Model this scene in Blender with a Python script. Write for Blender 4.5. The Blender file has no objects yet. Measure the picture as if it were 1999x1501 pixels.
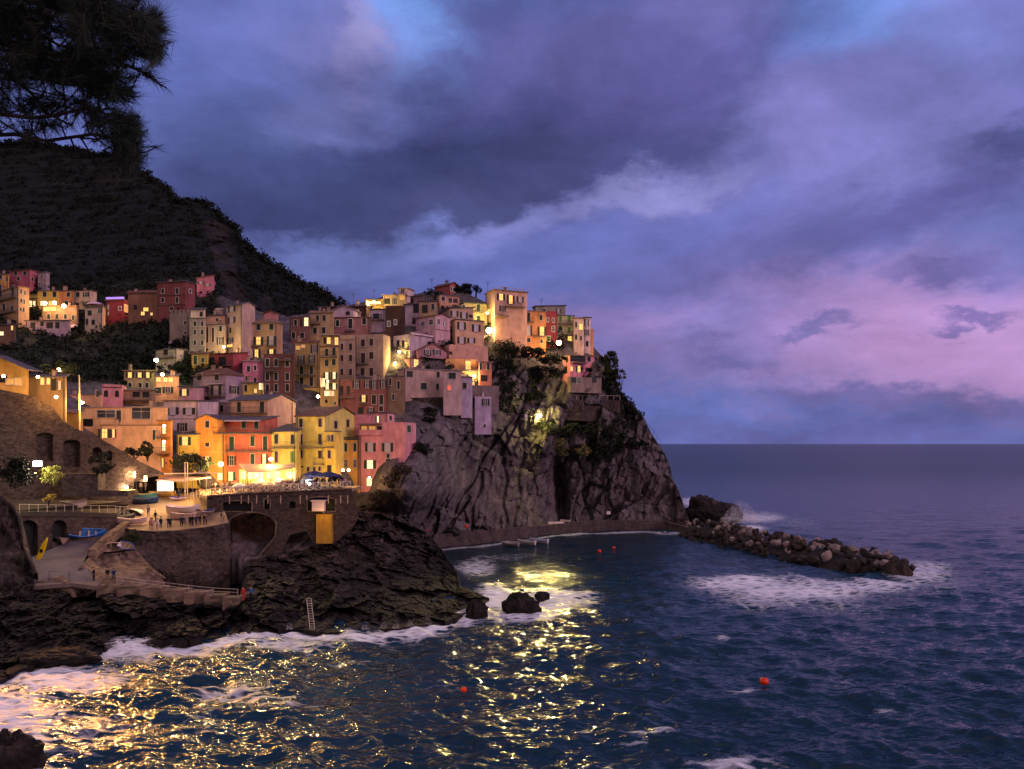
import bpy, bmesh, math, random
import numpy as np
from mathutils import Vector, Matrix
random.seed(7); RNG = np.random.default_rng(7)
sc = bpy.context.scene
COL = sc.collection
# ------------------------------------------------------------------ camera, world, sun, exposure
F, CX, HY, H = 1500.0, 999.5, 866.0, 22.0
cam = bpy.data.cameras.new('camera'); camo = bpy.data.objects.new('camera', cam); COL.objects.link(camo)
camo.location = (0, 0, H); camo.rotation_euler = (math.pi/2, 0, 0)
cam.sensor_width = 36; cam.lens = 36*F/1999; cam.shift_y = (HY-750.5)/1999
cam.clip_start = 0.1; cam.clip_end = 90000
sc.camera = camo
sc.view_settings.view_transform = 'Standard'; sc.view_settings.look = 'None'
sc.view_settings.exposure = 0.0; sc.view_settings.gamma = 1.0
sc.render.engine = 'CYCLES'
cy = sc.cycles
cy.use_denoising = True; cy.max_bounces = 5; cy.diffuse_bounces = 2; cy.glossy_bounces = 3
cy.transparent_max_bounces = 8; cy.sample_clamp_indirect = 4; cy.sample_clamp_direct = 0
cy.caustics_reflective = False; cy.caustics_refractive = False
try: cy.use_light_tree = True
except Exception: pass

def lin(c):
    return tuple(((v/255)/12.92 if v/255 <= 0.04045 else ((v/255+0.055)/1.055)**2.4) for v in c)

def P(px, py, D):
    return Vector(((px-CX)/F*D, D, H-(py-HY)/F*D))

def nn(t, kind, **kw):
    n = t.nodes.new(kind)
    for k, v in kw.items():
        if k[0] == '_': n.inputs[k[1:].replace('_', ' ')].default_value = v
        else: setattr(n, k, v)
    return n

w = bpy.data.worlds.new('World'); sc.world = w; w.use_nodes = True
nt = w.node_tree; nt.nodes.clear(); L = nt.links.new
def vsock(v): return v
geo = nn(nt, 'ShaderNodeTexCoord')
sep = nn(nt, 'ShaderNodeSeparateXYZ'); L(geo.outputs['Generated'], sep.inputs[0])
az = nn(nt, 'ShaderNodeMath', operation='ARCTAN2'); L(sep.outputs[0], az.inputs[0]); L(sep.outputs[1], az.inputs[1])
el = nn(nt, 'ShaderNodeMath', operation='ARCSINE'); L(sep.outputs[2], el.inputs[0])
ae = nn(nt, 'ShaderNodeCombineXYZ'); L(az.outputs[0], ae.inputs[0]); L(el.outputs[0], ae.inputs[1])
def wnoise(scale, detail, rough, sx=1.0, sy=1.0, loc=(0, 0, 0), dist=0.0):
    m = nn(nt, 'ShaderNodeMapping'); m.inputs['Scale'].default_value = (sx, sy, 1); m.inputs['Location'].default_value = loc
    L(ae.outputs[0], m.inputs[0])
    n = nn(nt, 'ShaderNodeTexNoise'); n.inputs['Scale'].default_value = scale; n.inputs['Detail'].default_value = detail
    n.inputs['Roughness'].default_value = rough; n.inputs['Distortion'].default_value = dist
    L(m.outputs[0], n.inputs['Vector']); return n
# cloud billows warp the direction
def warp(src, noise, amt):
    s = nn(nt, 'ShaderNodeVectorMath', operation='SUBTRACT'); L(noise.outputs['Color'], s.inputs[0]); s.inputs[1].default_value = (.5, .5, .5)
    k = nn(nt, 'ShaderNodeVectorMath', operation='MULTIPLY'); L(s.outputs[0], k.inputs[0]); k.inputs[1].default_value = (amt, amt*.8, 0)
    a = nn(nt, 'ShaderNodeVectorMath', operation='ADD'); L(src, a.inputs[0]); L(k.outputs[0], a.inputs[1]); return a.outputs[0]
wp = warp(ae.outputs[0], wnoise(3.2, 6, .58, 1, 1.7, (3.1, 1.2, 0)), .20)
wp = warp(wp, wnoise(9, 8, .68, 1, 1.8, (.4, 7, 0)), .13)
def pxdir(px, py):
    d = Vector(((px-CX)/F, 1, (HY-py)/F)).normalized()
    return math.atan2(d.x, d.y), math.asin(d.z)
# layered sky: base, then soft cloud masses and glows (centre px, radii px, tilt deg, colour, softness, opacity)
LAY = [
 ((1000, 250), (2600, 520), 0, (92, 98, 172), .0, 1),
 ((1700, 250), (620, 420), 10, (116, 108, 184), .9, .9),
 ((1650, 640), (900, 130), -4, (162, 120, 184), .9, .85),
 ((1950, 690), (460, 90), -3, (184, 128, 186), .9, .65),
 ((1350, 610), (300, 60), -12, (104, 100, 176), .8, .6),
 ((1200, 840), (1500, 55), 0, (92, 98, 170), .85, .9),
 ((1700, 835), (600, 45), 0, (96, 88, 156), .85, .8),
 ((1900, 770), (500, 30), -3, (100, 88, 150), .8, .8),
 ((810, 50), (120, 120), 0, (110, 146, 232), .8, .95),
 ((1640, 20), (260, 90), 0, (108, 136, 222), .85, .9),
 ((1350, 20), (220, 70), 10, (140, 118, 192), .9, .7),
 ((600, 90), (330, 120), 0, (118, 108, 176), .9, .75),
 ((690, 60), (60, 100), -20, (150, 134, 190), .95, .6),
 ((420, 120), (260, 180), 0, (84, 94, 170), .9, .7),
 ((960, 300), (760, 250), 22, (70, 70, 132), .75, .97),
 ((680, 370), (470, 150), 6, (54, 58, 106), .75, .95),
 ((960, 400), (330, 90), 12, (66, 66, 116), .7, .8),
 ((1560, 420), (330, 120), 14, (124, 116, 192), .9, .6),
 ((1500, 300), (330, 90), 24, (112, 104, 178), .9, .7),
 ((1330, 160), (330, 110), 14, (88, 78, 148), .8, .85),
 ((1150, 120), (330, 90), 8, (96, 88, 158), .85, .7),
 ((480, 250), (260, 130), 0, (80, 86, 152), .9, .75),
 ((640, 210), (150, 60), 10, (106, 106, 174), .9, .6),
 ((760, 500), (430, 60), 3, (106, 112, 186), .8, .85),
 ((1000, 455), (250, 40), 20, (128, 124, 202), .9, .7),
 ((1270, 375), (170, 40), 10, (144, 134, 204), .9, .65),
 ((1240, 470), (380, 60), 6, (100, 100, 178), .85, .8),
 ((1450, 520), (420, 90), 8, (92, 86, 158), .8, .7),
 ((1000, 560), (330, 60), 0, (92, 98, 174), .85, .8),
 ((1400, 685), (120, 34), 0, (90, 86, 152), .85, .75),
 ((1620, 662), (80, 16), -4, (96, 88, 152), .85, .75),
 ((1870, 548), (170, 26), 5, (98, 86, 154), .85, .8),
 ((1850, 385), (330, 60), 18, (92, 84, 156), .8, .75),
 ((1980, 270), (90, 40), 10, (72, 72, 130), .7, .85),
 ((1880, 60), (160, 90), -20, (106, 112, 186), .9, .7),
 ((1560, 250), (130, 120), 30, (128, 116, 194), .9, .6),
 ((1930, 640), (80, 16), 0, (100, 84, 150), .7, .8),
]
cur = None; SAT, GAIN, TINT = .89, 1.09, (.965, 1.015, .985)
for (c, r, tilt, colr, soft, op) in LAY:
    mu = sum(colr)/3; colr = lin(tuple(min(255, (mu+(v-mu)*SAT)*GAIN*t_) for v, t_ in zip(colr, TINT)))
    if cur is None:
        rgb = nn(nt, 'ShaderNodeRGB'); rgb.outputs[0].default_value = (*colr, 1); cur = rgb.outputs[0]; continue
    a, e = pxdir(*c)
    k = math.cos(a)**2
    m = nn(nt, 'ShaderNodeMapping', vector_type='TEXTURE')
    m.inputs['Location'].default_value = (a, e, 0); m.inputs['Rotation'].default_value = (0, 0, math.radians(tilt))
    m.inputs['Scale'].default_value = (r[0]/F*(k*.5+.5), r[1]/F, 1)
    L(wp, m.inputs[0])
    ln = nn(nt, 'ShaderNodeVectorMath', operation='LENGTH'); L(m.outputs[0], ln.inputs[0])
    mr = nn(nt, 'ShaderNodeMapRange', interpolation_type='SMOOTHSTEP')
    mr.inputs['From Min'].default_value = 1.25; mr.inputs['From Max'].default_value = 1.0-soft
    mr.inputs['To Min'].default_value = 0; mr.inputs['To Max'].default_value = op
    L(ln.outputs['Value'], mr.inputs['Value'])
    mx = nn(nt, 'ShaderNodeMix', data_type='RGBA'); L(mr.outputs[0], mx.inputs[0]); L(cur, mx.inputs[6]); mx.inputs[7].default_value = (*colr, 1)
    cur = mx.outputs[2]
# fine wisps
n1 = wnoise(4.2, 10, .62, 1, 2.0, (1, 2, 0), .25)
mr = nn(nt, 'ShaderNodeMapRange'); mr.inputs['From Min'].default_value = .3; mr.inputs['From Max'].default_value = .7
mr.inputs['To Min'].default_value = .66; mr.inputs['To Max'].default_value = 1.34; L(n1.outputs['Fac'], mr.inputs['Value'])
sc1 = nn(nt, 'ShaderNodeVectorMath', operation='SCALE'); L(cur, sc1.inputs[0]); L(mr.outputs[0], sc1.inputs['Scale'])
# unseen sky behind the viewer: warm glow added to light the house fronts
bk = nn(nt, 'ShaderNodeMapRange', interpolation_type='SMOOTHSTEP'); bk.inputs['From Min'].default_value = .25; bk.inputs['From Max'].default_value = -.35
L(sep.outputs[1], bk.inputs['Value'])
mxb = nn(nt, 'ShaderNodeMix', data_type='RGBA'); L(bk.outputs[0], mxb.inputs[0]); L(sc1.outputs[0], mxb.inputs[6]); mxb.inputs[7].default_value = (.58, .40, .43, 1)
# below the horizon: dark sea colour
gr = nn(nt, 'ShaderNodeMapRange'); gr.inputs['From Min'].default_value = -.002; gr.inputs['From Max'].default_value = .0; L(sep.outputs[2], gr.inputs['Value'])
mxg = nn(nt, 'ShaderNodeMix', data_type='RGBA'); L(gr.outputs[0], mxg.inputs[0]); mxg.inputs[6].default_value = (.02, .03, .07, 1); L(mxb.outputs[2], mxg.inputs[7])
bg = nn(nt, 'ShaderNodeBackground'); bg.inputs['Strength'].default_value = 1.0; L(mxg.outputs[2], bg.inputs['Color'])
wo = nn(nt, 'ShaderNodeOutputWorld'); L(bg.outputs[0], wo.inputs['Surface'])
try:
    w.cycles.sampling_method = 'MANUAL'; w.cycles.sample_map_resolution = 512
except Exception: pass
# afterglow from the west, low over the sea on the right
sl = bpy.data.lights.new('sun', 'SUN'); so = bpy.data.objects.new('sun', sl); COL.objects.link(so)
sl.energy = 1.1; sl.color = (1.0, .62, .72); sl.angle = math.radians(18)
so.rotation_euler = Vector((-.88, .42, -.42)).to_track_quat('-Z', 'Y').to_euler()

# ------------------------------------------------------------------ numpy noise
def _h(ix, iy, iz, s):
    n = (ix*374761393 + iy*668265263 + iz*2147483647 + s*974711) & 0xffffffff
    n = ((n ^ (n >> 13))*1274126177) & 0xffffffff
    n = ((n ^ (n >> 15))*2246822519) & 0xffffffff
    return ((n ^ (n >> 16)) & 0xffff)/65535.0
def vn(p, s=0):
    i = np.floor(p).astype(np.int64); f = p-i; f = f*f*(3-2*f)
    r = 0
    for dx in (0, 1):
        for dy in (0, 1):
            for dz in (0, 1):
                wt = (f[..., 0] if dx else 1-f[..., 0])*(f[..., 1] if dy else 1-f[..., 1])*(f[..., 2] if dz else 1-f[..., 2])
                r = r+wt*_h(i[..., 0]+dx, i[..., 1]+dy, i[..., 2]+dz, s)
    return r*2-1
def fbm(p, o=4, s=0, g=.5):
    r = 0; a = 1; t = 0
    for k in range(o):
        r = r+a*vn(p*(2.03**k), s+k); t += a; a *= g
    return r/t
def ridge(p, o=4, s=0, g=.5):
    r = 0; a = 1; t = 0
    for k in range(o):
        r = r+a*(1-2*np.abs(vn(p*(2.03**k), s+k))); t += a; a *= g
    return r/t
def cells(u, v, s, tilt=.5):
    """flat plates with sharp steps: value per cell plus a tilt across it; also distance to the joint"""
    iu = np.floor(u).astype(np.int64); iv = np.floor(v).astype(np.int64)
    best = np.full(u.shape, 9.0); sec = np.full(u.shape, 9.0); val = np.zeros(u.shape)
    for du in (-1, 0, 1):
        for dv in (-1, 0, 1):
            cu = iu+du; cv = iv+dv; z = cu*0
            pu = cu+.15+.7*_h(cu, cv, z, s); pv = cv+.15+.7*_h(cu, cv, z, s+7)
            d = (u-pu)**2+(v-pv)**2; nv = _h(cu, cv, z, s+13)*2-1+tilt*((u-pu)*(_h(cu, cv, z, s+17)*2-1)+(v-pv)*(_h(cu, cv, z, s+19)*2-1))*2
            m = d < best; sec = np.where(m, best, np.minimum(sec, d)); val = np.where(m, nv, val); best = np.where(m, d, best)
    return val, np.sqrt(sec)-np.sqrt(best)
def pl(pts, x):
    p = np.array(pts, float); return np.interp(x, p[:, 0], p[:, 1])
def idw(ctrl, x, y, pw=3.0, ax=1.3):
    x = np.asarray(x, float); y = np.asarray(y, float); num = 0; den = 0
    for (cx_, cy_, d) in ctrl:
        q = (((x-cx_)/ax)**2+(y-cy_)**2+40.0)**(-pw/2); num = num+q*d; den = den+q
    return num/den

def tps(ctrl, lam=4.0):
    c = np.array(ctrl, float); X = c[:, :2]/100.0; n = len(c)
    def U(r2): return r2*np.log(np.maximum(r2, 1e-12))*.5
    r2 = ((X[:, None]-X[None])**2).sum(-1); A = np.zeros((n+3, n+3)); A[:n, :n] = U(r2)+np.eye(n)*lam*.01
    A[:n, n] = 1; A[:n, n+1:] = X; A[n, :n] = 1; A[n+1:, :n] = X.T
    s = np.linalg.solve(A, np.concatenate([c[:, 2], np.zeros(3)]))
    def f(x, y):
        x = np.asarray(x, float)/100; y = np.asarray(y, float)/100; o = s[n]+s[n+1]*x+s[n+2]*y
        for k in range(n): o = o+s[k]*U((x-X[k, 0])**2+(y-X[k, 1])**2)
        return np.clip(o, c[:, 2].min()-4, c[:, 2].max()+15)
    return f
# ------------------------------------------------------------------ materials
MC = {}
def mat(name, color=(.5, .5, .5), rough=.9, emit=None, es=0, noise=0, nscale=1.0, bump=0, bscale=4.0, spec=.3, metal=0, tex=None):
    key = (name, color, rough, emit, es)
    if key in MC: return MC[key]
    m = bpy.data.materials.new(name); m.use_nodes = True; t = m.node_tree; b = t.nodes['Principled BSDF']
    b.inputs['Base Color'].default_value = (*color, 1); b.inputs['Roughness'].default_value = rough
    b.inputs['Specular IOR Level'].default_value = spec; b.inputs['Metallic'].default_value = metal
    tc = nn(t, 'ShaderNodeTexCoord')
    if emit: b.inputs['Emission Color'].default_value = (*emit, 1); b.inputs['Emission Strength'].default_value = es
    if noise:
        n = nn(t, 'ShaderNodeTexNoise'); n.inputs['Scale'].default_value = nscale; n.inputs['Detail'].default_value = 8; n.inputs['Roughness'].default_value = .65
        mp = nn(t, 'ShaderNodeMapping'); mp.inputs['Scale'].default_value = (1, 1, .45); t.links.new(tc.outputs['Object'], mp.inputs[0]); t.links.new(mp.outputs[0], n.inputs['Vector'])
        r = nn(t, 'ShaderNodeMapRange'); r.inputs['From Min'].default_value = .28; r.inputs['From Max'].default_value = .72
        r.inputs['To Min'].default_value = 1-noise; r.inputs['To Max'].default_value = 1+noise*.6; t.links.new(n.outputs['Fac'], r.inputs['Value'])
        s = nn(t, 'ShaderNodeVectorMath', operation='SCALE'); s.inputs[0].default_value = color; t.links.new(r.outputs[0], s.inputs['Scale'])
        t.links.new(s.outputs[0], b.inputs['Base Color'])
    if bump:
        n = nn(t, 'ShaderNodeTexNoise'); n.inputs['Scale'].default_value = bscale; n.inputs['Detail'].default_value = 6
        t.links.new(tc.outputs['Object'], n.inputs['Vector'])
        bp = nn(t, 'ShaderNodeBump'); bp.inputs['Strength'].default_value = .7; bp.inputs['Distance'].default_value = bump
        t.links.new(n.outputs['Fac'], bp.inputs['Height']); t.links.new(bp.outputs[0], b.inputs['Normal'])
    MC[key] = m; return m
def wallm(c): return mat('plaster', tuple(min(.72, q*1.16+.012) for q in c) if sum(c) > .16 else c, .92, noise=.42, nscale=.7, bump=.03, bscale=3)
def roofm(c):
    key = ('roof', c)
    if key in MC: return MC[key]
    m = mat('roof_tiles_%d' % len(MC), c, .85, noise=.4, nscale=1.5)
    t = m.node_tree; b = t.nodes['Principled BSDF']
    tc = nn(t, 'ShaderNodeTexCoord'); wv = nn(t, 'ShaderNodeTexWave'); wv.inputs['Scale'].default_value = 1.6; wv.inputs['Distortion'].default_value = 1
    t.links.new(tc.outputs['Object'], wv.inputs['Vector'])
    bp = nn(t, 'ShaderNodeBump'); bp.inputs['Distance'].default_value = .06; t.links.new(wv.outputs['Fac'], bp.inputs['Height']); t.links.new(bp.outputs[0], b.inputs['Normal'])
    MC[key] = m; return m
def rockm(name, c1, c2, c3, veg=(.018, .022, .012), scale=.35, strata=0, bdist=.35, dry=None):
    """rock: two tones by noise, crevices, and plant cover where the 'veg' attribute says so"""
    m = bpy.data.materials.new(name); m.use_nodes = True; t = m.node_tree; l = t.links.new; b = t.nodes['Principled BSDF']
    b.inputs['Roughness'].default_value = .85; b.inputs['Specular IOR Level'].default_value = .25
    tc = nn(t, 'ShaderNodeTexCoord'); mp = nn(t, 'ShaderNodeMapping'); mp.inputs['Rotation'].default_value = (0, math.radians(24), 0)
    mp.inputs["Scale"].default_value = (1, 1, .55); l(tc.outputs['Object'], mp.inputs[0])
    n = nn(t, 'ShaderNodeTexNoise', _Scale=scale, _Detail=10.0, _Roughness=.72); l(mp.outputs[0], n.inputs['Vector'])
    r = nn(t, 'ShaderNodeValToRGB'); e = r.color_ramp.elements
    e[0].position = .33; e[0].color = (*c1, 1); e[1].position = .72; e[1].color = (*c3, 1); x = e.new(.52); x.color = (*c2, 1)
    l(n.outputs['Fac'], r.inputs[0])
    n2 = nn(t, 'ShaderNodeTexNoise', _Scale=2.2, _Detail=8.0, _Roughness=.7); l(mp.outputs[0], n2.inputs['Vector'])
    v = nn(t, 'ShaderNodeTexVoronoi', feature='DISTANCE_TO_EDGE', _Scale=scale*1.3); l(mp.outputs[0], v.inputs['Vector'])
    at = nn(t, 'ShaderNodeAttribute', attribute_name='veg')
    nv = nn(t, 'ShaderNodeTexNoise', _Scale=.9, _Detail=8.0, _Roughness=.75); l(tc.outputs['Object'], nv.inputs['Vector'])
    ad = nn(t, 'ShaderNodeMath', operation='ADD'); l(at.outputs['Fac'], ad.inputs[0]); l(nv.outputs['Fac'], ad.inputs[1])
    mr = nn(t, 'ShaderNodeMapRange'); mr.inputs['From Min'].default_value = .92; mr.inputs['From Max'].default_value = 1.1; l(ad.outputs[0], mr.inputs['Value'])
    nvv = nn(t, 'ShaderNodeMix', data_type='RGBA'); nvv.inputs[6].default_value = (*[q*.6 for q in veg], 1); nvv.inputs[7].default_value = (*[q*1.7 for q in veg], 1); l(n2.outputs['Fac'], nvv.inputs[0])
    mx = nn(t, 'ShaderNodeMix', data_type='RGBA'); l(mr.outputs[0], mx.inputs[0]); l(r.outputs[0], mx.inputs[6]); l(nvv.outputs[2], mx.inputs[7])
    outc = mx.outputs[2]
    if dry:   # bleached dry rock above the splash line
        sz = nn(t, 'ShaderNodeSeparateXYZ'); l(tc.outputs['Object'], sz.inputs[0])
        za = nn(t, 'ShaderNodeMath', operation='MULTIPLY_ADD'); l(n.outputs['Fac'], za.inputs[0]); za.inputs[1].default_value = 9; l(sz.outputs[2], za.inputs[2])
        zm = nn(t, 'ShaderNodeMapRange'); zm.inputs['From Min'].default_value = dry+3.0; zm.inputs['From Max'].default_value = dry+8.0; zm.inputs['To Min'].default_value = 1; zm.inputs['To Max'].default_value = 3.6; l(za.outputs[0], zm.inputs['Value'])
        zs = nn(t, 'ShaderNodeVectorMath', operation='SCALE'); l(outc, zs.inputs[0]); l(zm.outputs[0], zs.inputs['Scale']); outc = zs.outputs[0]
    l(outc, b.inputs['Base Color'])
    sm = nn(t, 'ShaderNodeMath', operation='MULTIPLY_ADD'); l(n2.outputs['Fac'], sm.inputs[0]); sm.inputs[1].default_value = .6; l(n.outputs['Fac'], sm.inputs[2])
    cl = nn(t, 'ShaderNodeMath', operation='MINIMUM'); l(v.outputs['Distance'], cl.inputs[0]); cl.inputs[1].default_value = .12
    s2 = nn(t, 'ShaderNodeMath', operation='MULTIPLY_ADD'); l(cl.outputs[0], s2.inputs[0]); s2.inputs[1].default_value = 1.6; l(sm.outputs[0], s2.inputs[2])
    bp = nn(t, 'ShaderNodeBump'); bp.inputs['Strength'].default_value = 1; bp.inputs['Distance'].default_value = bdist; l(s2.outputs[0], bp.inputs['Height']); l(bp.outputs[0], b.inputs['Normal'])
    return m
def masonry(name, c, scale=2.4):
    m = bpy.data.materials.new(name); m.use_nodes = True; t = m.node_tree; l = t.links.new; b = t.nodes['Principled BSDF']
    b.inputs['Roughness'].default_value = .92; b.inputs['Specular IOR Level'].default_value = .2
    tc = nn(t, 'ShaderNodeTexCoord'); mp = nn(t, 'ShaderNodeMapping'); mp.inputs['Scale'].default_value = (1, 1, 1.6); l(tc.outputs['Object'], mp.inputs[0])
    v = nn(t, 'ShaderNodeTexVoronoi', _Scale=scale); l(mp.outputs[0], v.inputs['Vector'])
    n = nn(t, 'ShaderNodeTexNoise', _Scale=.5, _Detail=9.0, _Roughness=.7); l(tc.outputs['Object'], n.inputs['Vector'])
    hs = nn(t, 'ShaderNodeSeparateColor'); l(v.outputs['Color'], hs.inputs[0])
    a = nn(t, 'ShaderNodeMath', operation='MULTIPLY_ADD'); l(hs.outputs[0], a.inputs[0]); a.inputs[1].default_value = .7; l(n.outputs['Fac'], a.inputs[2])
    mr = nn(t, 'ShaderNodeMapRange'); mr.inputs['From Min'].default_value = .4; mr.inputs['From Max'].default_value = 1.3; mr.inputs['To Min'].default_value = .45; mr.inputs['To Max'].default_value = 1.6
    l(a.outputs[0], mr.inputs['Value'])
    s = nn(t, 'ShaderNodeVectorMath', operation='SCALE'); s.inputs[0].default_value = c; l(mr.outputs[0], s.inputs['Scale']); l(s.outputs[0], b.inputs['Base Color'])
    bp = nn(t, 'ShaderNodeBump'); bp.inputs['Distance'].default_value = .12; l(a.outputs[0], bp.inputs['Height']); l(bp.outputs[0], b.inputs['Normal'])
    return m
M_ROCK = rockm('cliff_rock', (.034, .028, .035), (.115, .092, .106), (.225, .182, .200))
M_SHORE = rockm('shore_rock', (.004, .0035, .004), (.014, .0105, .0105), (.05, .036, .034), scale=.5, dry=3.5)
M_HILL = rockm('hill_ground', (.007, .006, .006), (.024, .018, .017), (.055, .04, .037), veg=(.005, .007, .006), scale=.12, bdist=1.0)
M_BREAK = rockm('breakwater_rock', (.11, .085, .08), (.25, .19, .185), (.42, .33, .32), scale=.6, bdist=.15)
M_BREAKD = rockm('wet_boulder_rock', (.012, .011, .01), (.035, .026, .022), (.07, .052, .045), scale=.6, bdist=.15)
M_STONE = masonry('stone_masonry', (.058, .041, .039))
M_STONE2 = masonry('pale_stone_masonry', (.15, .105, .08), 1.2)
M_PAVE = mat('paving', (.3, .21, .14), .85, noise=.35, nscale=.5, bump=.02)
M_RAMP = mat('concrete_ramp', (.12, .10, .125), .8, noise=.3, nscale=.5, bump=.02)
M_CONC = mat('concrete', (.16, .12, .11), .85, noise=.3, nscale=.8, bump=.03)
M_IRON = mat('dark_iron', (.05, .05, .055), .5)
M_WHITEMETAL = mat('pale_painted_metal', (.55, .45, .4), .5)
M_WOOD = mat('weathered_wood', (.4, .3, .22), .8, noise=.3)
M_SHUT = mat('shutter_green', (.018, .03, .03), .7)
M_SHUTV = [M_SHUT, mat('shutter_dark_green', (.02, .05, .035), .7), mat('shutter_grey_blue', (.04, .05, .065), .7), mat('shutter_walnut', (.04, .025, .018), .7), M_SHUT]
M_SHUTB = mat('shutter_brown', (.07, .03, .03), .7)
M_SHUTG = mat('shutter_bright_green', (.12, .25, .06), .7)
M_DARK = mat('dark_opening', (.012, .012, .014), .5)  # near-black; on openings the colour stands in for the shade inside
M_GLASS = mat('window_glass', (.04, .04, .06), .12, spec=.8)
M_CURT = mat('curtain_glass_sky_tint', (.55, .46, .55), .5)  # pale curtain with the violet sky reflection put into its colour
M_FRAME = mat('window_frame', (.5, .42, .4), .7)
M_FRAMEW = mat('white_window_frame', (.75, .68, .68), .7)
def litm(c=(1, .53, .12), s=1.5): return mat('lit_glass', (.3, .2, .1), .4, emit=c, es=s)
M_LIT = litm(); M_LITW = litm((1, .70, .34), 1.8); M_LITD = litm((1, .45, .08), .6); M_LITR = litm((1, .1, .05), .7)
M_BULB = mat('lamp_glow_warm', (1, .8, .5), .4, emit=(1, .68, .3), es=40)
M_BULBC = mat('lamp_glow_cool', (1, 1, .9), .4, emit=(.9, .9, .75), es=40)
M_ROPE = mat('rope', (.4, .33, .28), .9)

# ------------------------------------------------------------------ mesh builder
class MB:
    def __init__(s): s.v = []; s.f = []; s.m = []; s.mats = []
    def mi(s, m):
        if m not in s.mats: s.mats.append(m)
        return s.mats.index(m)
    def add(s, vs, fs, m):
        o = len(s.v); s.v += [tuple(v) for v in vs]; k = s.mi(m)
        for f in fs: s.f.append(tuple(i+o for i in f)); s.m.append(k)
    def box(s, o, u, v, n, m):
        o, u, v, n = Vector(o), Vector(u), Vector(v), Vector(n)
        vs = [o, o+u, o+u+v, o+v, o+n, o+u+n, o+u+v+n, o+v+n]
        s.add(vs, [(0, 3, 2, 1), (4, 5, 6, 7), (0, 1, 5, 4), (1, 2, 6, 5), (2, 3, 7, 6), (3, 0, 4, 7)], m)
    def cbox(s, c, sx, sy, sz, m, rz=0):
        ux = Vector((math.cos(rz), math.sin(rz), 0)); uy = Vector((-math.sin(rz), math.cos(rz), 0)); uz = Vector((0, 0, 1))
        s.box(Vector(c)-ux*sx/2-uy*sy/2-uz*sz/2, ux*sx, uy*sy, uz*sz, m)
    def tube(s, a, b, r0, r1, m, n=6):
        a, b = Vector(a), Vector(b); d = b-a
        if d.length < 1e-6: return
        q = d.to_track_quat('Z', 'Y'); vs = []
        for (c, r) in ((a, r0), (b, r1)):
            for k in range(n): vs.append(c+q @ Vector((math.cos(2*math.pi*k/n)*r, math.sin(2*math.pi*k/n)*r, 0)))
        fs = [(k, (k+1) % n, n+(k+1) % n, n+k) for k in range(n)]+[tuple(range(n-1, -1, -1)), tuple(range(n, 2*n))]
        s.add(vs, fs, m)
    def ball(s, c, r, m, nu=10, nv=7, sz=1.0):
        vs = []; fs = []
        for j in range(nv+1):
            th = math.pi*j/nv
            for i in range(nu): vs.append(Vector(c)+Vector((r*math.sin(th)*math.cos(2*math.pi*i/nu), r*math.sin(th)*math.sin(2*math.pi*i/nu), r*sz*math.cos(th))))
        for j in range(nv):
            for i in range(nu): fs.append((j*nu+i, (j+1)*nu+i, (j+1)*nu+(i+1) % nu, j*nu+(i+1) % nu))
        s.add(vs, fs, m)
    def build(s, name, parent=None, origin=None, smooth=False):
        me = bpy.data.meshes.new(name)
        og = Vector(origin) if origin is not None else Vector((0, 0, 0))
        me.from_pydata([(v[0]-og.x, v[1]-og.y, v[2]-og.z) for v in s.v], [], s.f)
        for m in s.mats: me.materials.append(m)
        me.polygons.foreach_set('material_index', s.m)
        if smooth: me.polygons.foreach_set('use_smooth', [True]*len(s.f))
        me.update()
        o = bpy.data.objects.new(name, me); COL.objects.link(o)
        if parent is not None: o.parent = parent
        elif origin is not None: o.location = og
        return o
def tag(o, label=None, cat=None, group=None, kind=None):
    if label: o['label'] = label
    if cat: o['category'] = cat
    if group: o['group'] = group
    if kind: o['kind'] = kind
    return o
def empty(name, loc, label, cat, group=None, rz=0):
    o = bpy.data.objects.new(name, None); o.location = loc; o.rotation_euler = (0, 0, rz); o.empty_display_size = .3
    COL.objects.link(o); return tag(o, label, cat, group)
def npmesh(name, V, Fc, m, smooth=True, attrs=None, parent=None):
    me = bpy.data.meshes.new(name); V = np.asarray(V, np.float32); Fc = np.asarray(Fc, np.int32)
    k = Fc.shape[1]
    me.vertices.add(len(V)); me.vertices.foreach_set('co', V.ravel())
    me.loops.add(Fc.size); me.loops.foreach_set('vertex_index', Fc.ravel())
    me.polygons.add(len(Fc)); me.polygons.foreach_set('loop_start', np.arange(0, Fc.size, k, dtype=np.int32)); me.polygons.foreach_set('loop_total', np.full(len(Fc), k, np.int32))
    me.polygons.foreach_set('use_smooth', np.full(len(Fc), smooth)); me.update(calc_edges=True)
    if attrs:
        for an, av in attrs.items():
            a = me.attributes.new(an, 'FLOAT', 'POINT'); a.data.foreach_set('value', np.asarray(av, np.float32).ravel())
    me.materials.append(m); me.validate()
    o = bpy.data.objects.new(name, me); COL.objects.link(o)
    if parent is not None: o.parent = parent
    return o
def gridfaces(nr, nc):
    i = np.arange(nr-1)[:, None]*nc+np.arange(nc-1)[None, :]
    return np.stack([i, i+1, i+nc+1, i+nc], -1).reshape(-1, 4)

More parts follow.
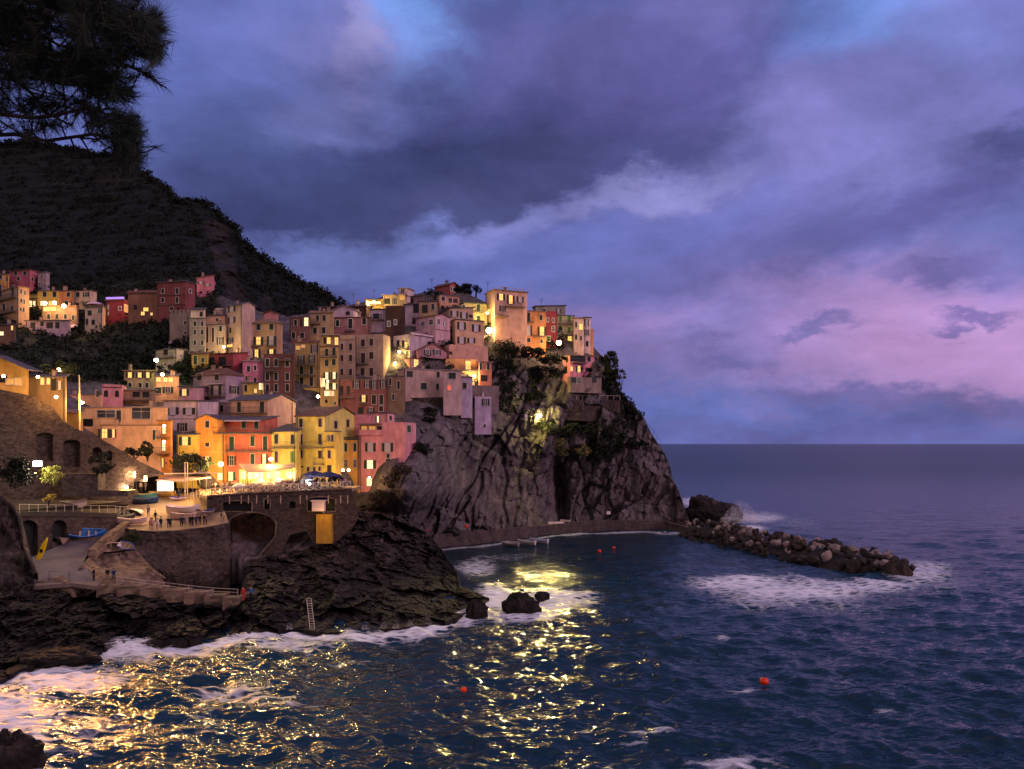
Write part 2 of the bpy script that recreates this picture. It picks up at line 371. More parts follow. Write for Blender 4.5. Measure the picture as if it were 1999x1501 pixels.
# ------------------------------------------------------------------ terrain sheets
def world_of(x, y, D):
    return np.stack([(x-CX)/F*D, D, H-(y-HY)/F*D], -1)
def sheet(name, top, bot, dfun, x0, x1, nx, ny, relief, m, vegf=None, edge=2.0, back=60, foot=4, flat=False):
    xs = np.linspace(x0, x1, nx); s = np.linspace(0, 1, ny)
    yt = pl(top, xs); yb = pl(bot, xs)
    yt = yt+edge*fbm(np.stack([xs/22, xs*0, xs*0], -1), 4, 5)
    X = np.repeat(xs[None, :], ny, 0); Y = yb[None, :]+(yt-yb)[None, :]*s[:, None]
    D = dfun(X, Y); W = world_of(X, Y, D)
    R = relief(W, X, Y)
    W = world_of(X, Y, D+R)
    rows = [W[0]-np.array([0, 0, foot])]+[W[k] for k in range(ny)]
    lastr = W[-1]
    for (db, dz) in ((2, -.3), (8, -3), (25, -14), (back, -45)):
        rows.append(lastr+np.array([0, db, dz]))
    V = np.stack(rows, 0); nr = V.shape[0]
    veg = np.zeros((nr, nx))
    if vegf is not None:
        veg[1:ny+1] = vegf(X, Y, W); veg[0] = veg[1]; veg[ny+1:] = veg[ny]
    Fc = gridfaces(nr, nx)
    if vegf is not None:
        pass
    return npmesh(name, V.reshape(-1, 3), Fc, m, not flat, {'veg': veg}), W, veg[1:ny+1]

def rot(W, ang, sx=1, sy=1, sz=1):
    c, s_ = math.cos(ang), math.sin(ang)
    x = W[..., 0]*c-W[..., 2]*s_; z = W[..., 0]*s_+W[..., 2]*c
    return np.stack([x*sx, W[..., 1]*sy, z*sz], -1)

# headland with the village on it, and the big sea cliff
HC = [(250,962,135),(330,962,136),(400,966,137),(60,960,124),(150,960,130),(0,960,122),(-80,960,120),(400,955,131),(530,955,133),(650,945,136),(720,955,143),(330,925,130),(230,890,130),(150,835,130),(60,790,124),(0,780,122),(-80,780,122),
 (450,842,148),(560,842,149),(380,800,147),(250,790,147),(200,790,146),(270,757,158),(350,722,163),(450,705,166),(540,705,168),(600,790,158),(700,810,158),(770,805,160),
 (100,765,140),(130,750,150),(300,725,170),(340,620,186),(400,625,186),(480,600,192),(540,620,190),(620,612,190),(700,600,194),(760,590,196),(850,570,202),(900,560,204),
 (880,672,180),(800,655,178),(850,720,172),(920,745,174),(850,778,168),(800,800,160),(940,672,186),(980,630,196),(1000,590,200),(1040,690,196),(1100,690,199),(1150,690,202),(1130,752,195),(1180,700,203),
 (828,850,150),(800,895,141),(800,915,136),(786,930,134),(772,955,133),(740,978,134),(825,880,146),(815,962,137),(792,968,133),(830,1000,158),(860,1042,168),(940,845,175),(900,900,172),(960,1036,181),(1000,860,184),(1060,1027,190),(1100,830,193),(1156,1016,199),(1268,1014,203),(1330,1020,201),(1280,880,207),(1230,790,208),(1200,900,200),(1085,900,192),(1092,960,199),
 (700,990,140),(740,1020,146),(500,1000,135),(450,1085,121),(560,1080,124),(640,1060,128),(700,1060,134),(600,1000,130),(440,1000,128),
 (60,625,214),(150,625,214),(200,620,212),(320,610,208),(300,570,216),(400,570,212),(0,620,208),(150,700,178),(60,690,170),(230,690,176),(300,660,182),(0,560,225),(100,560,225),(200,560,228)]
hd = tps(HC)
HTOP = [(-120,545),(0,545),(100,550),(200,560),(300,545),(400,540),(430,575),(480,600),(560,618),(620,606),(700,592),(760,575),(850,570),(900,568),(950,590),(1000,602),(1060,640),(1120,655),(1160,678),(1185,705),(1200,735),(1212,765),(1228,782),(1243,800),(1258,818),(1270,842),(1287,868),(1297,885),(1307,908),(1314,938),(1326,960),(1337,990),(1347,1018)]
HBOT = [(-120,968),(250,962),(400,966),(420,985),(438,1092),(560,1085),(700,1085),(820,1065),(852,1046),(1060,1031),(1156,1020),(1268,1018),(1352,1034)]
def cliffness(x, y):
    a = np.clip((x-750)/35, 0, 1); b = np.clip((y-pl([(700,900),(780,850),(860,800),(940,800),(960,700),(1100,720),(1180,690),(1350,700)], x))/20, 0, 1)
    return a*b
def hrelief(W, X, Y):
    c = cliffness(X, Y)
    A = rot(W, math.radians(22))
    wu = W[..., 0]-W[..., 2]*.34+.9*fbm(W*.1, 2, 91); wv = W[..., 2]+W[..., 0]*.45+.9*fbm(W*.1, 2, 92)
    p1_, e1_ = cells(wu/8.0, wv/19, 1, 1.3); p2_, e2_ = cells(wu/3.4, wv/7.5, 2, 1.3); p3_, e3_ = cells(wu/1.3, wv/2.4, 3, 1.3)
    plates = p1_*1.7+p2_*1.05+p3_*.42+.7*np.exp(-(e1_/.07)**2)+.15*np.exp(-(e2_/.09)**2)
    big = ridge(A*np.array([.085, .03, .02]), 3, 11)*2.6
    mid = ridge(A*np.array([.32, .1, .06]), 4, 21, .55)*1.3
    blk = np.round(fbm(A*np.array([.22, .08, .05]), 2, 31)*4)/4*2.2
    fine = fbm(W*.9, 4, 41)*.45
    # the great cleft, the smooth slab left of it, and thin joints
    cleft = 9*np.exp(-((X-(1090+(Y-900)*.06))/11.0)**2)*np.clip((Y-880)/40, 0, 1)*np.clip((1035-Y)/18+.25, .2, 1)
    j = 0
    for (xa, ya, xb, yb, dpt) in ((905,860,820,1030,1.6),(960,870,868,1035,2.4),(985,850,985,1030,1.2),(940,930,915,1040,1.8),(1020,880,1005,1035,1.0),(860,900,790,1010,1.4),(1130,900,1150,1010,1.6),(1180,930,1200,1010,1.0)):
        t = (Y-ya)/(yb-ya); xx = xa+(xb-xa)*t+4*np.sin(Y/13.0+xa); j = j+dpt*np.exp(-((X-xx)/3.2)**2)*((t > -.1) & (t < 1.1))
    slab = np.exp(-(((X-1015)/85)**2+((Y-945)/95)**2)**1.5)+.7*np.exp(-(((X-925)/45)**2+((Y-950)/80)**2)**1.5)
    rock = big*.45+mid*.15+plates*(1-.5*slab)+fine*.4+cleft+j
    soft = fbm(W*.12, 3, 51)*.5+fbm(W*.6, 3, 52)*.4+.5
    ravine = ((X < 760) & (Y > 960))
    soft = np.where(ravine, ridge(rot(W, -.7)*np.array([.25, .2, .9]), 4, 77)*1.1, soft)
    return rock*c+soft*(1-c)
def hveg(X, Y, W):
    c = cliffness(X, Y)
    top = np.clip((pl([(740,820),(860,790),(950,830),(1040,850),(1090,880),(1170,905),(1250,870),(1350,860)], X)-Y)/40+.15, 0, 1)
    v = top*.55+.12*(1-top)-.15
    v = v+.5*np.exp(-(((X-1170)/90)**2+((Y-890)/22)**2))+.45*np.exp(-(((X-1100)/25)**2+((Y-930)/70)**2))+.35*np.exp(-(((X-780)/40)**2+((Y-900)/50)**2))
    v = v+fbm(W*.09, 3, 61)*.3
    v = v-.4*np.exp(-(((X-1020)/60)**2+((Y-950)/80)**2))-.25*np.exp(-(((X-930)/60)**2+((Y-960)/70)**2))
    vil = .42+.38*np.clip((435-X)/30, 0, 1)*np.clip((752-Y)/24, 0, 1)
    vil = vil-.2*np.clip((280-X)/40, 0, 1)*np.clip((Y-770)/20, 0, 1)
    vil = np.where((X < 760) & (Y > 960), -.1, vil)
    return v*c+vil*(1-c)
o, HW, HV = sheet('headland', HTOP, HBOT, hd, -120, 1350, 860, 330, hrelief, M_ROCK, hveg, edge=3)
tag(o, kind='structure')

# mountain behind
MC_ = [(-300,200,400),(0,280,380),(270,330,350),(450,440,330),(520,510,320),(600,560,310),(650,585,300),(720,640,290),(-300,760,240),(0,600,250),(0,760,235),(200,600,250),(400,600,240),(500,650,245),(600,650,255),(700,700,260),(450,520,285),(200,450,310),(0,450,310)]
MTOP = [(-300,200),(-60,262),(0,282),(60,277),(130,290),(190,300),(240,308),(272,334),(300,352),(330,372),(345,392),(368,392),(395,396),(415,408),(432,424),(445,436),(462,446),(470,470),(490,486),(515,504),(545,525),(560,538),(590,552),(610,560),(640,578),(655,592),(690,615),(760,660)]
def mrelief(W, X, Y):
    ter = (W[..., 2]/5.0+fbm(W*.02, 3, 3)*1.5); ter = (ter-np.floor(ter))
    rocky = np.exp(-(((X-435-(Y-500)*.28)/26)**2))*((Y > 430) & (Y < 640))+np.exp(-(((X-520)/16)**2+((Y-590)/50)**2))*.8
    return fbm(W*.02, 4, 71)*10+fbm(W*.2, 3, 72)*1.8-ter*2.4*(1-np.clip(rocky, 0, 1))+ridge(rot(W, .2)*np.array([.1, .05, .05]), 3, 73)*9*np.clip(rocky, 0, 1)
def mveg(X, Y, W):
    rocky = np.exp(-(((X-435-(Y-500)*.30)/22)**2))*((Y > 432) & (Y < 630))+np.exp(-(((X-520)/14)**2+((Y-595)/40)**2))*.7+np.exp(-(((X-210)/70)**2+((Y-352)/12)**2))*.5
    wallband = 0
    for (cx_, cy_, rx, ry) in ((290,412,22,2.4),(235,413,18,2),(40,436,50,2.5),(92,495,36,2.5),(250,505,60,3),(100,360,45,4),(285,520,22,3),(150,507,30,2)):
        wallband = wallband+np.exp(-(((X-cx_)/rx)**4+((Y-cy_)/ry)**2))*.45
    return .85-rocky*.75-wallband+fbm(W*.05, 3, 81)*.12
mo, MW, MV = sheet('hills', MTOP, [(-300,780),(760,780)], tps(MC_), -300, 758, 330, 190, mrelief, M_HILL, mveg, edge=4, back=120)
tag(mo, kind='structure')

# ------------------------------------------------------------------ sea
def foam_mask(X, Y):
    """foam patches, as places on the water; X, Y are picture coordinates of the water point seen from the path"""
    f = np.zeros_like(X)
    for (cx_, cy_, rx, ry, st) in FOAM:
        f = np.maximum(f, st*np.exp(-(((X-cx_)/rx)**2+((Y-cy_)/ry)**2)**1.4))
    for (pts, wd, st) in FLINE:
        p = np.array(pts, float); yy = np.interp(X, p[:, 0], p[:, 1], left=-9999, right=-9999)
        f = np.maximum(f, st*np.exp(-((Y-yy)/wd)**2))
    return f
FOAM = [(20,1385,120,50,.95),(120,1318,140,30,1),(230,1262,120,26,1),(340,1262,90,18,.9),(30,1440,90,40,.8),(160,1420,120,50,.45),(60,1480,110,40,.45),(400,1400,60,50,.25),(450,1345,80,26,.5),
 (560,1250,110,14,.7),(690,1240,80,12,.85),(800,1230,80,12,.9),(890,1205,50,18,1),(965,1165,45,30,1),(1065,1168,100,24,.95),(1010,1195,90,16,.9),(1130,1160,50,14,.6),(930,1105,45,17,.8),(985,1085,60,8,.4),
 (1450,1136,110,20,1),(1560,1150,170,24,.95),(1500,1165,110,20,.7),(1700,1140,110,15,.85),(1800,1115,70,26,.8),(1845,1135,70,26,.4),(1640,1180,120,16,.4),(1480,1010,60,12,.8),(1470,1030,30,8,.9),(1345,980,25,10,.8),(1560,1020,60,14,.35),
 (1430,1485,90,18,.75),(1415,1238,22,7,.7),(1450,1343,40,5,.6),(1725,1375,30,6,.55),(1270,1425,60,6,.6),(1240,1440,30,8,.5),(1140,1415,22,7,.5),(1180,1490,60,10,.4),(1650,1330,40,7,.3),(700,1290,80,8,.2),(860,1330,60,14,.25),(560,1370,80,8,.4),(820,1385,60,8,.25)]
FLINE = [([(170,1275),(350,1256),(450,1246),(560,1232),(640,1240),(720,1236),(870,1222),(905,1200),(955,1175)], 7, 1.0),
 ([(-80,1352),(0,1330),(60,1306),(170,1288)], 9, 1.0), ([(860,1072),(964,1062),(1102,1043),(1252,1037),(1348,1042)], 2.2, .75),
 ([(1540,1118),(1600,1128),(1690,1142),(1780,1136)], 5, .95), ([(355,1330),(430,1352),(470,1362),(580,1352)], 3, .7)]
ys = np.concatenate([[866.9,867.3,867.8,868.4,869.2,870.2,871.5,873,875,877.5],np.arange(880,1000,2.2),np.arange(1000,1530,2.0),[1560,1620,1720,1900,2300,3000]])
xs = np.arange(-160,2170,3.4); xs = np.concatenate([[-2600,-1500,-900,-500,-300],xs,[2400,2700,3200,4200]])
WX, WY = np.meshgrid(xs, ys); WD = H*F/(WY-HY)
W = world_of(WX, WY, WD); x_, y_ = W[..., 0], W[..., 1]
rg = np.random.default_rng(5); hgt = np.zeros_like(x_)
dd = WD*np.abs(np.gradient(ys))[:, None]/(WY-HY)      # row spacing in metres
sx_ = 3.4/F*WD
for k in range(70):
    lam = 1.0*(14**(rg.random())) ; th = math.radians(-110+rg.normal()*38)
    kx, ky = math.cos(th)*2*math.pi/lam, math.sin(th)*2*math.pi/lam
    q = x_*kx+y_*ky+rg.random()*6.28+1.4*vn(np.stack([x_/(lam*2.5), y_/(lam*2.5), x_*0+k], -1), k)
    amp = .026*lam**.62
    fade = np.clip(1.4-np.maximum(dd, sx_)*2.6/lam, 0, 1)
    hgt = hgt+amp*fade*(1-2*np.abs(np.sin(q/2))**1.3)*.8
calm = np.clip(1-.55*np.exp(-(((WX-1150)/230)**2+((WY-1062)/32)**2)), .3, 1)
fm = foam_mask(WX, WY)
fm = fm+.14*np.clip(fbm(np.stack([x_/9, y_/9, x_*0], -1), 3, 9)-.05, 0, 1)+np.clip(hgt*.25, -.05, .1)
W[..., 2] = hgt*calm*.62+fm*.12*np.clip(fbm(np.stack([x_, y_, x_*0], -1)*.8, 3, 4), -1, 1)*np.clip(1.2-dd, 0, 1)
mw = bpy.data.materials.new('sea_water'); mw.use_nodes = True; t = mw.node_tree; l = t.links.new; b = t.nodes['Principled BSDF']
b.inputs['IOR'].default_value = 1.30; b.inputs['Roughness'].default_value = .16
tc = nn(t, 'ShaderNodeTexCoord')
def tnoise(scale, det, rough, sc=(1, 1, 1), rz=0):
    m = nn(t, 'ShaderNodeMapping'); m.inputs['Scale'].default_value = sc; m.inputs['Rotation'].default_value = (0, 0, rz); l(tc.outputs['Object'], m.inputs[0])
    n = nn(t, 'ShaderNodeTexNoise', _Scale=scale, _Detail=det, _Roughness=rough); l(m.outputs[0], n.inputs['Vector']); return n
na = tnoise(.95, 2.6, .55, (.5, 1.35, 1), .2); nb_ = tnoise(.16, 4, .55, (.5, 1.4, 1), .25)
ad = nn(t, 'ShaderNodeMath', operation='MULTIPLY_ADD'); l(nb_.outputs['Fac'], ad.inputs[0]); ad.inputs[1].default_value = 2.4; l(na.outputs['Fac'], ad.inputs[2])
bp = nn(t, 'ShaderNodeBump'); bp.inputs['Strength'].default_value = 1; bp.inputs['Distance'].default_value = .38; l(ad.outputs[0], bp.inputs['Height']); l(bp.outputs[0], b.inputs['Normal'])
at = nn(t, 'ShaderNodeAttribute', attribute_name='foam')
nf = tnoise(1.5, 9, .72, (.7, 1.4, 1)); nf2 = nn(t, 'ShaderNodeTexVoronoi', feature='DISTANCE_TO_EDGE', _Scale=.75)
mm = nn(t, 'ShaderNodeMapping'); mm.inputs['Scale'].default_value = (.6, 1.3, 1)
wv_ = nn(t, 'ShaderNodeVectorMath', operation='ADD'); l(tc.outputs['Object'], mm.inputs[0]); l(mm.outputs[0], wv_.inputs[0])
sca = nn(t, 'ShaderNodeVectorMath', operation='SCALE'); l(nf.outputs['Color'], sca.inputs[0]); sca.inputs['Scale'].default_value = 1.6; l(sca.outputs[0], wv_.inputs[1]); l(wv_.outputs[0], nf2.inputs['Vector'])
v1 = nn(t, 'ShaderNodeMath', operation='MULTIPLY_ADD'); l(nf2.outputs['Distance'], v1.inputs[0]); v1.inputs[1].default_value = -1.5; l(nf.outputs['Fac'], v1.inputs[2])
v2 = nn(t, 'ShaderNodeMath', operation='ADD'); l(v1.outputs[0], v2.inputs[0]); l(at.outputs['Fac'], v2.inputs[1])
mr = nn(t, 'ShaderNodeMapRange'); mr.inputs['From Min'].default_value = .60; mr.inputs['From Max'].default_value = 1.25; l(v2.outputs[0], mr.inputs['Value'])
mx = nn(t, 'ShaderNodeMix', data_type='RGBA'); l(mr.outputs[0], mx.inputs[0]); mx.inputs[6].default_value = (.006, .028, .046, 1); mx.inputs[7].default_value = (.78, .8, .86, 1); l(mx.outputs[2], b.inputs['Base Color'])
ar = nn(t, 'ShaderNodeAttribute', attribute_name='unres'); mr2 = nn(t, 'ShaderNodeMapRange'); l(ar.outputs['Fac'], mr2.inputs['To Min']); mr2.inputs['To Max'].default_value = .8; l(mr.outputs[0], mr2.inputs['Value']); l(mr2.outputs[0], b.inputs['Roughness'])
sea = npmesh('sea', W.reshape(-1, 3), gridfaces(len(ys), len(xs))[:, ::-1], mw, True, {'foam': np.clip(fm, 0, 1.2), 'unres': .085+.26*np.clip((WD-110)/500, 0, 1)**.6})
tag(sea, kind='structure')

# ------------------------------------------------------------------ shore rocks in front of the harbour
def wl(y): return H*F/(y-HY)
SB = [(-140,1360),(-40,1342),(0,1328),(40,1306),(90,1290),(165,1284),(185,1270),(240,1258),(350,1252),(450,1240),(560,1226),(640,1235),(720,1228),(780,1226),(870,1214),(900,1200),(935,1188),(955,1170)]
ST = [(-140,1090),(-60,1110),(0,1128),(56,1140),(190,1146),(235,1155),(310,1165),(400,1178),(462,1182),(470,1160),(475,1110),(480,1092),(520,1085),(560,1078),(600,1068),(640,1062),(665,1045),(690,1000),(705,985),(745,985),(790,1010),(830,1040),(868,1082),(890,1112),(898,1145),(925,1156),(955,1168)]
SC_ = [(x_q, y_q, wl(y_q)) for (x_q, y_q) in SB]+[(0,1130,96),(56,1142,97),(190,1148,99),(310,1168,97.5),(400,1180,96),(462,1184,95.5),(480,1095,114),(560,1082,122),(640,1066,125),(700,990,137),(745,990,140),(790,1012,142),(830,1042,142),(868,1086,136),(895,1140,120),(920,1160,110),
 (480,1180,95),(600,1175,100),(600,1120,112),(700,1100,120),(800,1100,125),(800,1160,108),(700,1165,104),(530,1130,106),(250,1200,92),(100,1200,90),(0,1220,86),(400,1215,91),(650,1205,95),(-100,1200,90),(860,1170,108),(640,1130,109)]
sd = tps(SC_, 2)
def srelief(W, X, Y):
    A = rot(W, math.radians(-28))
    lowl = np.clip((Y-1150)/60, 0, 1)
    wu = W[..., 0]*.9-W[..., 2]*.5+.8*fbm(W*.3, 3, 93); wv = W[..., 2]*1.6+W[..., 0]*.5+W[..., 1]*.3+.8*fbm(W*.3, 3, 94)
    p1_, e1_ = cells(wu/4.5, wv/3.4, 5); p2_, e2_ = cells(wu/1.7, wv/1.3, 6); p3_, e3_ = cells(wu/.7, wv/.5, 8)
    r = p1_*2.0+p2_*.9+p3_*.35+ridge(A*np.array([.12, .12, .45]), 3, 101)*.8+ridge(A*np.array([.5, .4, 1.3]), 4, 103, .6)*.7+np.round(fbm(A*np.array([.2, .2, .6]), 2, 107)*4)/4*1.6+fbm(W*1.7, 3, 109)*.25
    e = np.clip((pl(SB, X)-Y)/18, 0, 1)
    return r*(.25+.75*e)
so_, SW, _ = sheet('shore_rocks', ST, SB, sd, -140, 955, 440, 150, srelief, M_SHORE, lambda X, Y, W: -.25+.35*np.exp(-(((X-60)/120)**2+((Y-1200)/50)**2)), edge=5, back=6, foot=3, flat=True)
tag(so_, kind='structure')

def crag(name, px, py, D, w, h, d, seed, m=M_SHORE, n=28, label=None, cat='rock', group=None, power=1.0, veg=-1.0, sub=.35):
    """closed rock lump: w, h, d in metres; (px,py) = foot centre"""
    c = P(px, py, D); u = np.linspace(0, 2*math.pi, 2*n, endpoint=False); v = np.linspace(0.001, math.pi-.001, n)
    U, Vv = np.meshgrid(u, v)
    S = np.stack([np.sin(Vv)*np.cos(U), np.sin(Vv)*np.sin(U), np.cos(Vv)], -1)
    Q = S*np.array([w/2, d/2, h])
    r = 1+.26*ridge(S*1.9+seed*3.1, 4, seed, .6)+.22*np.round(fbm(S*2.2+seed, 2, seed+5)*3)/3+.10*fbm(S*6, 3, seed+9)
    Q = Q*r[..., None]; Q[..., 2] -= h*.12
    V = Q.reshape(-1, 3); nc = 2*n
    i = np.arange(n-1)[:, None]*nc+np.arange(nc)[None, :]; jn = np.arange(n-1)[:, None]*nc+(np.arange(nc)[None, :]+1) % nc
    Fc = np.stack([i, i+nc, jn+nc, jn], -1).reshape(-1, 4)
    o = npmesh(name, V, Fc, m, False, {'veg': np.full(len(V), veg)}); o.location = c
    return tag(o, label, cat, group)
crag('sea_stack', 1016, 1187, wl(1189), 4.2, 2.0, 3.4, 3, label='dark jagged rock standing alone in white foam off the point')
crag('sea_stack', 1058, 1163, wl(1167), 1.9, .6, 1.4, 4, label='small dark rock tip just behind the jagged rock in foam')
crag('shore_boulder', 930, 1196, wl(1198), 2.6, 1.7, 2.5, 8, label='black rounded boulder at the end of the shore rocks')
crag('headland_rock', 1376, 1002, 214, 10, 4.8, 8, 12, M_SHORE, label='dark rock crag between the headland and the breakwater', veg=.1)
crag('headland_rock', 1412, 1004, 222, 10, 3.4, 8, 13, M_SHORE, label='low dark rock sloping into the sea behind the crag', veg=.1)
crag('corner_rock', 18, 1500, 53, 4.2, 2.4, 3.5, 15, label='dark wet rock in the water at the lower left corner')
crag('low_reef', 110, 1283, 78, 7.5, .8, 3.5, 16, label='flat black reef tongue ringed by foam at lower left')

# breakwater boulders, one object each
A_ = np.array([(1366-CX)/F*188, 188.0]); B_ = np.array([(1752-CX)/F*132, 132.0])
dr = (B_-A_); Lb = np.linalg.norm(dr); dr = dr/Lb; nrm = np.array([-dr[1], dr[0]])
protos = []
for k in range(7):
    bm = bmesh.new(); bmesh.ops.create_icosphere(bm, subdivisions=2, radius=1.0)
    sq = Vector((random.uniform(.8, 1.25), random.uniform(.7, 1.1), random.uniform(.55, .85)))
    V = np.array([v.co[:] for v in bm.verts]); 
    rr = 1+.28*fbm(V*1.1+k*7, 2, k)+.08*fbm(V*3.5, 3, k+20)
    # cut a few flat faces so it reads as a quarried block
    for q in range(11):
        nrl = np.random.default_rng(k*10+q).normal(size=3); nrl /= np.linalg.norm(nrl); dcut = .50+.25*np.random.default_rng(k*31+q).random()
        pr = (V*rr[:, None]) @ nrl; over = np.maximum(pr-dcut, 0); Vn = V*rr[:, None]-over[:, None]*nrl*.97; rr = np.linalg.norm(Vn, axis=1)/np.linalg.norm(V, axis=1)
    for v, r_ in zip(bm.verts, rr): v.co = Vector((v.co.x*r_*sq.x, v.co.y*r_*sq.y, v.co.z*r_*sq.z))
    ms = []
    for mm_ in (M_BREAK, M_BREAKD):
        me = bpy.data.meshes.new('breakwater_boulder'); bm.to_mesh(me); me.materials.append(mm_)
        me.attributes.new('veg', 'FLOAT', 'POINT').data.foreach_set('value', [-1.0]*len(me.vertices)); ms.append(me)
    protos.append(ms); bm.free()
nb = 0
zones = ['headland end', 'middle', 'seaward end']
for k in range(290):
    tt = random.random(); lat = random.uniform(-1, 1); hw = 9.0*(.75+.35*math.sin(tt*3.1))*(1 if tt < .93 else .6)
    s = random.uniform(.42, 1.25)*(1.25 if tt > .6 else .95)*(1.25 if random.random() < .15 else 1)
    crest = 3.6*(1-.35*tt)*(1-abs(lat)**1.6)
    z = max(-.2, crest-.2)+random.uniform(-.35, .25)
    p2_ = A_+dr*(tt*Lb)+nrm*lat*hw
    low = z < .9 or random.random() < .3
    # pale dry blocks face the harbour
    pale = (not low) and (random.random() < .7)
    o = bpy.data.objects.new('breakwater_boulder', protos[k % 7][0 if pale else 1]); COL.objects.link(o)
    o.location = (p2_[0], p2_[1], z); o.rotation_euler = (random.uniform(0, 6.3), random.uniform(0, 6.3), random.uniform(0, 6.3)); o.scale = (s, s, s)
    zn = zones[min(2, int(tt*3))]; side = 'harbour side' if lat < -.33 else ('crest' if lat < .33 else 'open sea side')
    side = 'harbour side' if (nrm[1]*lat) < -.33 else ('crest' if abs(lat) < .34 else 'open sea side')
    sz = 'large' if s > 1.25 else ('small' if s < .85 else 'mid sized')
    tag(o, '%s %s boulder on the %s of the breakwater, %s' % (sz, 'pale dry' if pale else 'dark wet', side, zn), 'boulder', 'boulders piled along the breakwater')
cv = []; nL_, nW_ = 40, 11
for i in range(nL_):
    for j in range(nW_):
        la_ = -1+2*j/(nW_-1); q = A_+dr*((i/(nL_-1))*Lb)+nrm*la_*7.0*(1 if i < nL_-3 else .5); cv.append((q[0], q[1], -.6+(2.9-1.3*i/nL_)*(1-la_**2)))
cv = np.array(cv); cv[:, 2] += .5*fbm(cv*.6, 3, 5)
tag(npmesh('breakwater_core', cv, gridfaces(nL_, nW_), M_BREAKD, False, {'veg': np.full(len(cv), -1.0)}), kind='structure')
for (px, py) in ((1760,1125),(1738,1118)):
    crag('breakwater_boulder', px, py, 131, 3.2 if px > 1750 else 2.4, 2.3 if px > 1750 else 1.7, 2.6, px, M_BREAKD, 18, label='%s dark pyramid shaped boulder at the tip of the breakwater' % ('big' if px > 1750 else 'blocky'), cat='boulder', group='boulders piled along the breakwater')

# spray thrown up behind the breakwater: fine droplets nobody could count
def spray(name, c, rx, ry, rz, n, s, label, seed):
    rg = np.random.default_rng(seed); V = []; Fc = []
    u = rg.random((n, 3)); th = u[:, 0]*6.283; r = np.sqrt(u[:, 1]); hz = u[:, 2]**1.7
    pts = np.stack([np.cos(th)*r*rx*(1-.3*hz), np.sin(th)*r*ry, hz*rz*(1-.7*r**2)], -1)
    pts += .35*np.stack([vn(pts*.8, 1), vn(pts*.8, 2), vn(pts*.8, 3)], -1)*rx*.3
    tet = np.array([(0, 0, 1), (.94, 0, -.33), (-.47, .82, -.33), (-.47, -.82, -.33)])
    V = (pts[:, None, :]+tet[None]*(s*(.4+rg.random((n, 1, 1))))).reshape(-1, 3)
    f0 = np.array([(0, 1, 2), (0, 2, 3), (0, 3, 1), (1, 3, 2)]); Fc = (np.arange(n)[:, None, None]*4+f0[None]).reshape(-1, 3)
    o = npmesh(name, V, Fc, mat('sea_spray', (.85, .83, .88), .7), True); o.location = c
    return tag(o, label, 'spray', kind='stuff')
spray('sea_spray', P(1446, 1016, 206), 5.5, 3, 5.5, 14000, .035, 'burst of white spray behind the breakwater', 1)
spray('sea_spray', P(250, 1262, 85), 5, 1.2, .9, 4000, .022, 'white surf breaking on the rocks at lower left', 2)
for k, (px, py, hh) in enumerate(((713,1228,1.5),(748,1226,1.6),(772,1226,1.3),(835,1218,2.2),(905,1196,1.9),(565,1228,1.2),(800,1222,.9))):
    spray('sea_spray', P(px, py, wl(py)), .5, .3, hh*.8, 150, .022, 'thin jets of spray along the shore rocks', 10+k)

